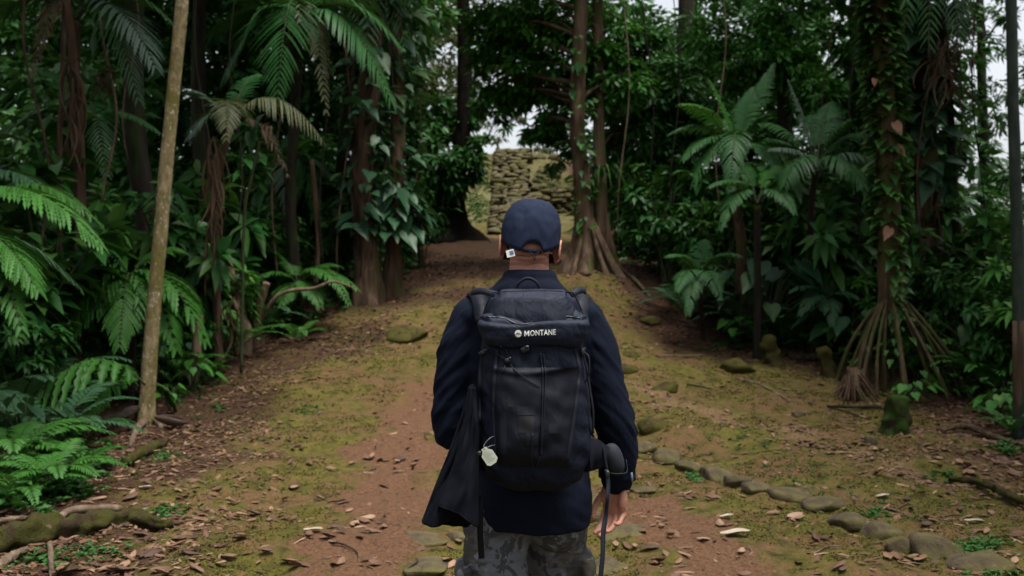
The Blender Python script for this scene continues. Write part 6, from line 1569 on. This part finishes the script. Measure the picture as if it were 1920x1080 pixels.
for px, py, d, r, n in [(800, 60, 40, 1.5, 300), (760, -20, 38, 1.6, 300), (860, 60, 42, 1.4, 260), (830, 150, 40, 1.3, 240), (790, 210, 36, 1.2, 240), (880, 190, 42, 1.0, 130), (905, 230, 44, .8, 70), (870, -30, 42, 1.6, 280), (945, 20, 46, 1.6, 240), (1000, 100, 46, 1.6, 260),
                        (1040, 230, 44, 1.1, 150), (1075, 270, 42, 1.0, 160), (1100, 200, 40, 1.2, 200), (1060, 20, 44, 1.6, 260), (820, 290, 34, .9, 160), (830, 60, 36, 1.2, 420), (795, 120, 35, 1.2, 420), (860, 160, 38, 1.1, 380), (845, 235, 36, 1.0, 340), (815, 200, 36, 1.1, 380), (870, 20, 38, 1.3, 420), (790, 30, 36, 1.3, 420), (895, 110, 40, 1.1, 300), (985, 205, 48, .8, 90), (925, 262, 45, .5, 60), (870, 120, 44, 1.4, 260), (930, 90, 46, 1.5, 300), (990, 30, 48, 1.6, 300), (1050, 150, 44, 1.4, 300), (900, 160, 44, 1.2, 240), (1000, 160, 46, 1.2, 200), (960, 185, 47, .9, 120), (840, 20, 40, 1.6, 300), (920, 10, 44, 1.6, 300), (1020, 270, 42, .8, 140), (780, 90, 36, 1.4, 300), (810, 180, 35, 1.2, 240), (1130, 110, 40, 1.4, 240), (1020, 305, 41, .5, 60), (950, 140, 47, 1.2, 120)]:
    p = W(px, py, d); bl.append((p[0], p[1], p[2], (r, r, r * .9), n))
wood('sunlit_wood', 'olive sunlit forest beyond the head of the stairway', bl, M_OLIVE, .26)
# added trees whose unseen crowns overhead and behind the camera block the skylight
for k, (x, y, z, lab) in enumerate([(-6.2, 8.5, 7.4, 'thick-crowned forest tree added for shade at the far left in front of the wood'), (-8.2, 13, 8.4, 'thick-crowned forest tree added for shade behind the large fern at left'), (-5.6, 15, 8.8, 'thick-crowned forest tree added for shade behind the fading palm'), (-6.2, 20, 9.4, 'thick-crowned forest tree added for shade behind the tall dark palm'),
                                    (6.4, 17.5, 9.0, 'thick-crowned forest tree added for shade behind the vine-cloaked tree'), 
                                    (-6.6, 3.5, 7.0, 'thick-crowned forest tree added for shade beside the photographer, left of the clearing'), (7.0, 5.5, 7.4, 'thick-crowned forest tree added for shade beside the photographer, right of the clearing'), (8.0, 11.5, 8.4, 'thick-crowned forest tree added for shade right of the smooth trunk'), (-4.2, -2.5, 6.0, 'thick-crowned forest tree added for shade behind the photographer on the left'),
                                    (.6, -5.2, 5.6, 'thick-crowned forest tree added for shade straight behind the photographer'), (4.8, -2.8, 6.2, 'thick-crowned forest tree added for shade behind the photographer on the right')]):
    g0 = np.array((x, y, gz(x, y)))
    tree('shade_tree', lab, g0, [g0 + (.1, 0, 2), g0 + (-.1, 0, 4), np.array((x, y, z))], [.22, .18, .16, .14, .10], M_BARKD,
         [(x + 1.7 * math.cos(a), y + 1.7 * math.sin(a), z + random.uniform(-.3, .9), (1.5, 1.5, .9), 650) for a in np.arange(0, 6.2, 1.05)] + [(x, y, z + .8, (1.6, 1.6, 1), 700)], M_FAR, 'added shade trees', leaf=.34)

# ------------------------------------------------------------------ fallen leaves, weeds
M_LEAF, nt, b, out = new_mat('fallen_leaf')
at = nt.nodes.new('ShaderNodeAttribute'); at.attribute_name = 'tint'; oi = nt.nodes.new('ShaderNodeObjectInfo')
f = maths(nt, 'FRACT', maths(nt, 'ADD', at.outputs['Fac'], oi.outputs['Random']))
c = ramp(nt, f, [(0, (.045, .022, .012)), (.3, (.098, .048, .026)), (.65, (.165, .085, .047)), (.88, (.24, .138, .082)), (1, (.33, .21, .135))]).outputs[0]
n1 = noise_node(nt, 30, 4, vec=mapped(nt, (1, 1, 1)))
nt.links.new(mixc(nt, maths(nt, 'MULTIPLY', n1.outputs['Fac'], .6), c, (.05, .028, .018)), b.inputs['Base Color']); b.inputs['Roughness'].default_value = .65; b.inputs['Specular IOR Level'].default_value = .3
def dead_leaf(mb, p, yaw, ln, wd, curl, tilt, tint, n=7, m=4):
    V = []
    ca, sa = math.cos(yaw), math.sin(yaw)
    for i in range(n):
        t = i / (n - 1); w_ = wd * math.sin(math.pi * (.04 + .93 * t)) ** .8
        for j in range(m + 1):
            s = j / m - .5; x = (t - .5) * ln; y = s * w_
            z = curl * (abs(s) * 2) ** 2 * w_ * .40 + curl * .22 * ln * (t - .5) ** 2 * 2 + max(0, -curl) * ln * .16 + .012 * math.sin(t * 7 + s * 5 + yaw) * ln * 2 + tilt * x * .3
            V.append((p[0] + ca * x - sa * y, p[1] + sa * x + ca * y, p[2] + z + .004))
    mb.add(V, [[i * (m + 1) + j, i * (m + 1) + j + 1, (i + 1) * (m + 1) + j + 1, (i + 1) * (m + 1) + j] for i in range(n - 1) for j in range(m)], tint)
def litter_density(x, y):
    s = side(x, y); d = np.where(x < 0, np.clip(1.15 - np.clip(-s, 0, 9) / 1.5, 0, 1), np.exp(-np.clip(-s, 0, 9) / .9))
    d = np.where(s > 0, np.clip(1 - s / 2.5, .15, 1) * .8, d)
    hump_ = np.clip((y - 13.5) / 3, 0, 1) * np.clip((22 - y) / 3, 0, 1) * .55
    deb_ = np.clip(1.4 - poly_dist(x, y, debris) / .4, 0, 1) * .45
    patch_ = np.clip((vnoise(x * 1.1, y * 1.1, 21) - .55) * 3, 0, 1) * .35
    bank_ = np.clip(1.6 - poly_dist(x, y, bank) / .9, 0, 1) * .9
    bank_ = np.maximum(bank_, np.clip(1.5 - poly_dist(x, y, [(-3.4, 12.8), (-2.9, 13.6), (-2.3, 14.6)]) / .8, 0, .8))
    return np.clip(np.maximum.reduce([d, hump_, deb_, bank_]) * np.clip(2.2 * vnoise(x * 2.1, y * 2.1, 22) - .15, .22, 1.6) + patch_ * .35 + .020, 0, 1)
N_ = 150000
yy = 4.6 + 18 * rng.random(N_) ** 1.25; xx = (rng.random(N_) * 2 - 1) * (yy * .60 + .5)
keep = rng.random(N_) < litter_density(xx, yy); xx, yy = xx[keep], yy[keep]; zz = ground(xx, yy)
m = MB()
for x, y, z in zip(xx, yy, zz):
    ln = .026 + .078 * random.random() ** 2.2; dead_leaf(m, (x, y, z + random.uniform(-.008, .010)), random.uniform(0, 6.28), ln, ln * random.uniform(.22, .55), random.uniform(-.8, .9), random.uniform(-1, 1), random.random(), 5, 2)
o = m.build('leaf_litter', M_LEAF); o['kind'] = 'stuff'; o['label'] = 'brown leaf litter strewn over the slope and path'
print('litter', len(xx))
protos = []
for k in range(6):
    m = MB(); ln = .12; dead_leaf(m, (0, 0, 0), 0, ln, ln * (.32 + .05 * k), (.3, -.7, .9, .5, -.5, -.9)[k], (.3, -.4, .6, 0, 0, -.2)[k], .0)
    me = m.mesh('fallen_leaf', M_LEAF); protos.append(me)
spots = []
for px, py, sc_ in [(550, 915, 1.3), (470, 960, 1), (690, 975, 1.2), (640, 1000, 1.1), (665, 985, 1.1), (610, 1010, 1), (580, 1005, .9), (840, 1058, 1), (690, 1055, 1), (625, 1060, 1), (545, 1060, 1.1), (280, 1045, 1.5), (265, 1010, 1.3), (160, 1005, 1.2), (335, 1015, 1), (330, 985, 1.1), (385, 1000, 1), (215, 965, 1.6), (225, 1078, 1.6), (120, 1075, 1.4), (270, 905, 1.1), (300, 880, 1), (360, 905, 1), (250, 930, 1.2),
                    (430, 1055, 1), (500, 1040, .9), (700, 1000, 1.1), (720, 990, 1), (675, 1010, .9), (655, 960, .8), (600, 940, 1), (620, 882, .9), (545, 870, .9), (535, 940, .9), (400, 930, .8), (445, 975, 1), (720, 915, .9), (690, 862, 1.2), (720, 868, 1.1), (750, 862, 1.1), (780, 866, 1.0), (740, 880, .9), (700, 882, .9), (660, 870, .9), (775, 880, .9),
                    (1290, 930, 1.3), (1258, 1010, 1.1), (1215, 1035, 1.1), (1220, 900, 1), (1235, 1060, 1.1), (1240, 990, .9), (1390, 1040, .8), (1340, 935, 1), (1450, 965, 1), (1530, 1015, 1), (1560, 1010, .8), (1665, 1050, 1.1), (1710, 1050, 1.1), (1620, 985, .8), (1700, 940, .9), (1740, 985, 1), (1850, 1000, 1), (1900, 1010, 1), (1800, 960, .9), (1605, 940, .8), (1350, 985, .9), (1310, 870, .9), (1290, 935, 1), (1490, 970, 1.2), (1395, 1080, .9), (1580, 1072, 1),
                    (1800, 870, 1.2), (1840, 850, 1.2), (1770, 845, 1.1), (1870, 870, 1.2), (1900, 890, 1.2), (1720, 830, 1.1), (1750, 870, 1), (1820, 890, 1.1), (860, 1020, .9), (1175, 1030, 1), (1165, 960, .8), (1205, 1000, .9), (450, 1010, 1), (75, 1040, 1.3), (30, 1010, 1.2), (350, 960, .9), (180, 940, 1.3), (140, 960, 1.1), (300, 1075, 1.2), (370, 1065, 1.1)]:
    for _ in range(2 if sc_ >= 1 else 1):
        spots.append((px + random.uniform(-16, 16) * (_ > 0), py + random.uniform(-8, 8) * (_ > 0), sc_ * random.uniform(.8, 1.1)))
for px, py, s in spots:
    q = hit(px, min(py, 1095)); o = bpy.data.objects.new('fallen_leaf', protos[random.randrange(6)]); COL.objects.link(o)
    o.location = (float(q[0]), float(q[1]), float(q[2]) + .012); o.rotation_euler = (random.uniform(-.25, .25), random.uniform(-.25, .25), random.uniform(0, 6.28)); s *= .84; o.scale = (s, s, s)
    tag(o, 'curled brown fallen leaf lying on the trodden mossy ground', 'leaf', 'fallen leaves on the clearing floor')
M_PALELEAF = plain_mat('bleached_leaf', (.30, .25, .19), .6, .3, var=.2)
for px, py, s, lab in [(1378, 1006, 1.5, 'large whitish bleached leaf lying alone on the dirt to the right of the strap'), (1825, 982, .9, 'bleached oval leaf on the moss near the largest edging stone'), (587, 1001, 1.0, 'pale grey-green leaf on the moss left of the dirt track'),
                       (272, 918, .8, 'small bleached leaf on the left leafy slope'), (1655, 936, .9, 'yellow-green leaf on the moss beyond the edging stones'), (473, 763, .7, 'tiny white leaf on the far left moss'), (1362, 973, .8, 'pale standing leaf above the large whitish leaf')]:
    q = hit(px, py); m = MB(); dead_leaf(m, (q[0], q[1], q[2] + .012), random.uniform(-.3, .3), .115 * s, .055 * s, .5, .2, .5); o = m.build('fallen_leaf', M_PALELEAF); recenter(o); tag(o, lab, 'leaf')
for _ in range(46):
    px, py = random.uniform(20, 1900), random.uniform(720, 1080); q = hit(px, py)
    if 800 < px < 1210 or side(q[0], q[1]) > 0: continue
    an = random.uniform(0, 6.28); l = random.uniform(.10, .30); e = np.array((math.cos(an), math.sin(an), 0)) * l; m = MB()
    P = []
    for t in np.linspace(-.5, .5, 9):
        p = q + e * t + np.array((-e[1], e[0], 0)) * .12 * math.sin(t * 5 + px); P.append((p[0], p[1], gz(p[0], p[1]) + .008 + .01 * math.sin(t * 3 + py)))
    tube(m, P, np.linspace(.006, .003, 9) * random.uniform(.7, 1.3), 6, wob=.15); o = m.build('twig', (M_DEAD, M_BARKD, M_TWIG)[_ % 3]); recenter(o); tag(o, 'thin fallen twig lying on the open ground of the clearing', 'twig', 'twigs scattered on the clearing floor')
m = MB(); n_ = 5200
y_ = 4.8 + 7 * rng.random(n_) ** 1.4; x_ = (rng.random(n_) * 2 - 1) * (y_ * .58); ok = side(x_, y_) < 0; x_, y_ = x_[ok], y_[ok]; z_ = ground(x_, y_)
for x, y, z in zip(x_, y_, z_):
    r = .004 + .012 * random.random() ** 4; V = np.array([(1, 0, 0), (0, 1, 0), (-1, 0, 0), (0, -1, 0), (0, 0, .7), (.7, .7, .2)]) * r * rng.uniform(.6, 1.3, (6, 3)) + (x, y, z + .001)
    m.add(V, [[0, 5, 4], [5, 1, 4], [1, 2, 4], [2, 3, 4], [3, 0, 4]], random.random())
o = m.build('gravel', M_STONE, smooth=False); o['kind'] = 'stuff'; o['label'] = 'scattered grit and pebbles on the trodden earth'
m = MB(); n_ = 120000
y_ = 4.7 + 10 * rng.random(n_) ** 1.5; x_ = (rng.random(n_) * 2 - 1) * (y_ * .58)
dm = np.full(n_, 9.)
for pts, w in tracks: dm = np.minimum(dm, poly_dist(x_, y_, pts) / w)
ok = (side(x_, y_) < -.2) & (dm > 1.1) & (vnoise(x_ * 2.6, y_ * 2.6, 31) * .6 + vnoise(x_ * 9, y_ * 9, 32) * .4 > .47); x_, y_ = x_[ok], y_[ok]; n_ = len(x_)
P_ = np.stack((x_, y_, ground(x_, y_)), 1); a_ = rng.random(n_) * 6.28; D_ = np.stack((np.cos(a_), np.sin(a_), .5 + 1.2 * rng.random(n_)), 1); sz_ = (.010 + .016 * rng.random(n_)) * np.interp(y_, [5, 12], [.9, 1.7])
leaves(m, P_, D_, rng.normal(size=(n_, 3)) + (0, 0, .6), sz_, sz_ * .5, np.clip(vnoise(x_ * 5, y_ * 5, 33) * .7 + .3 * rng.random(n_), 0, 1), .4, .1, 0)
M_MOSSL = leaf_mat('moss_tips', (.034, .030, .008), (.110, .098, .018), (.085, .115, .020), .8, .1, .05)
o = m.build('moss', M_MOSSL); o['kind'] = 'stuff'; o['label'] = 'patchy short moss growing on the earth of the clearing'
# weeds and moss tufts
m = MB()
def weeds(px, py, rx, ry, n, sz):
    for _ in range(n):
        q = hit(px + random.gauss(0, rx), min(1095, py + random.gauss(0, ry))); k = 6
        an = rng.random(k) * 6.28; el = .2 + .7 * rng.random(k); D = np.stack((np.cos(an) * np.cos(el), np.sin(an) * np.cos(el), np.sin(el)), 1)
        leaves(m, np.tile(q + (0, 0, random.uniform(0, sz * .6)), (k, 1)), D, np.tile((0, 0, 1.), (k, 1)) + rng.normal(size=(k, 3)) * .2, sz * (.6 + .6 * rng.random(k)), sz * .42, rng.random(k), .4, .12, 0)
for a in [(90, 890, 55, 28, 330, .085), (40, 920, 40, 20, 160, .08), (150, 870, 25, 15, 90, .07), (315, 962, 22, 6, 60, .035), (70, 1055, 30, 12, 40, .045), (180, 1040, 30, 8, 40, .035), (300, 858, 16, 7, 40, .04), (1840, 1030, 25, 10, 70, .04), (1300, 897, 8, 5, 24, .04), (1640, 965, 12, 5, 26, .035), (1860, 1078, 22, 5, 40, .04),
          (410, 765, 12, 5, 25, .04), (580, 770, 22, 6, 40, .035), (950, 350, 22, 34, 130, .09), (890, 392, 16, 18, 220, .10), (905, 340, 10, 12, 60, .10), (1030, 345, 16, 16, 120, .10), (1010, 420, 20, 10, 60, .08), (1490, 905, 20, 6, 20, .03), (1760, 895, 20, 8, 30, .04), (1890, 845, 14, 8, 40, .06), (1560, 930, 30, 8, 20, .03), (350, 720, 30, 14, 80, .07), (330, 745, 14, 8, 40, .06), (1370, 650, 40, 8, 60, .07), (1450, 640, 40, 8, 80, .08), (1510, 650, 30, 8, 60, .08), (1700, 735, 40, 10, 60, .06), (670, 640, 40, 8, 50, .04), (460, 790, 60, 12, 60, .028), (420, 900, 80, 30, 60, .025), (1480, 870, 80, 20, 60, .025), (1700, 960, 90, 20, 60, .028), (1380, 830, 60, 12, 50, .03)]: weeds(*a)
o = m.build('weeds', M_WEED); o['kind'] = 'stuff'; o['label'] = 'low bright green weeds sprouting on the ground'
# fern-dark groundcover along both forest edges
m = MB()
for e, s in ((EDGE_L, -1), (EDGE_R, 1)):
    for _ in range(900):
        y = random.uniform(6, 21)
        if s < 0 and 8.6 < y < 12.2: continue
        x = np.interp(y, [p[1] for p in e], [p[0] for p in e]) + s * random.uniform(.0, 1.6); q = np.array((x, y, gz(x, y))); k = 7
        an = rng.random(k) * 6.28; el = .1 + .9 * rng.random(k); D = np.stack((np.cos(an) * np.cos(el), np.sin(an) * np.cos(el), np.sin(el)), 1); sz = random.uniform(.09, .17)
        leaves(m, np.tile(q + (0, 0, random.uniform(0, .35)), (k, 1)), D, np.tile((0, 0, 1.), (k, 1)) + rng.normal(size=(k, 3)) * .25, sz * (.6 + .6 * rng.random(k)), sz * .42, rng.random(k), .4, .12, 0)
o = m.build('undergrowth', M_BROAD); o['kind'] = 'stuff'; o['label'] = 'tangled dark undergrowth along the forest edge'
# ------------------------------------------------------------------ sky, light, camera
w = bpy.data.worlds.new("World"); SC.world = w; w.use_nodes = True
nt = w.node_tree; nt.nodes.clear()
sky = nt.nodes.new('ShaderNodeTexSky'); sky.sky_type = 'NISHITA'; sky.sun_disc = False
EL, AZ = 74.0, 130.0
sky.sun_elevation = math.radians(EL); sky.sun_rotation = math.radians(AZ); sky.air_density = 1.0; sky.dust_density = 4.0; sky.ozone_density = 1.0
hs = nt.nodes.new('ShaderNodeHueSaturation'); hs.inputs['Saturation'].default_value = .26
bg = nt.nodes.new('ShaderNodeBackground'); bg.inputs['Strength'].default_value = SKY_STRENGTH
wo = nt.nodes.new('ShaderNodeOutputWorld')
nt.links.new(sky.outputs[0], hs.inputs['Color']); nt.links.new(hs.outputs[0], bg.inputs[0]); nt.links.new(bg.outputs[0], wo.inputs[0])
sl = bpy.data.lights.new('sun', 'SUN'); sl.energy = SUN_STRENGTH; sl.angle = math.radians(32); sl.color = (1.0, .965, .90)
so = bpy.data.objects.new('sun', sl); COL.objects.link(so)
sd = Vector((math.sin(math.radians(AZ)) * math.cos(math.radians(EL)), math.cos(math.radians(AZ)) * math.cos(math.radians(EL)), math.sin(math.radians(EL))))
so.rotation_euler = sd.to_track_quat('Z', 'Y').to_euler()
so.location = (0, 0, 40)
cam = bpy.data.cameras.new('camera'); co = bpy.data.objects.new('camera', cam); COL.objects.link(co)
co.location = (0, 0, CAMZ); co.rotation_euler = (math.radians(90), 0, 0)
cam.lens = 36.0 * F / 1920.0; cam.sensor_width = 36; cam.clip_start = .05; cam.clip_end = 3000
cam.dof.use_dof = True; cam.dof.focus_distance = 2.75; cam.dof.aperture_fstop = 5.0
SC.camera = co
SC.view_settings.view_transform = 'Standard'; SC.view_settings.look = 'None'; SC.view_settings.gamma = 1; SC.view_settings.use_curve_mapping = False
SC.view_settings.exposure = EXPOSURE
SC.render.engine = 'CYCLES'
SC.cycles.max_bounces = 6; SC.cycles.diffuse_bounces = 3; SC.cycles.glossy_bounces = 2; SC.cycles.transmission_bounces = 3
SC.cycles.sample_clamp_indirect = 4; SC.cycles.use_denoising = True
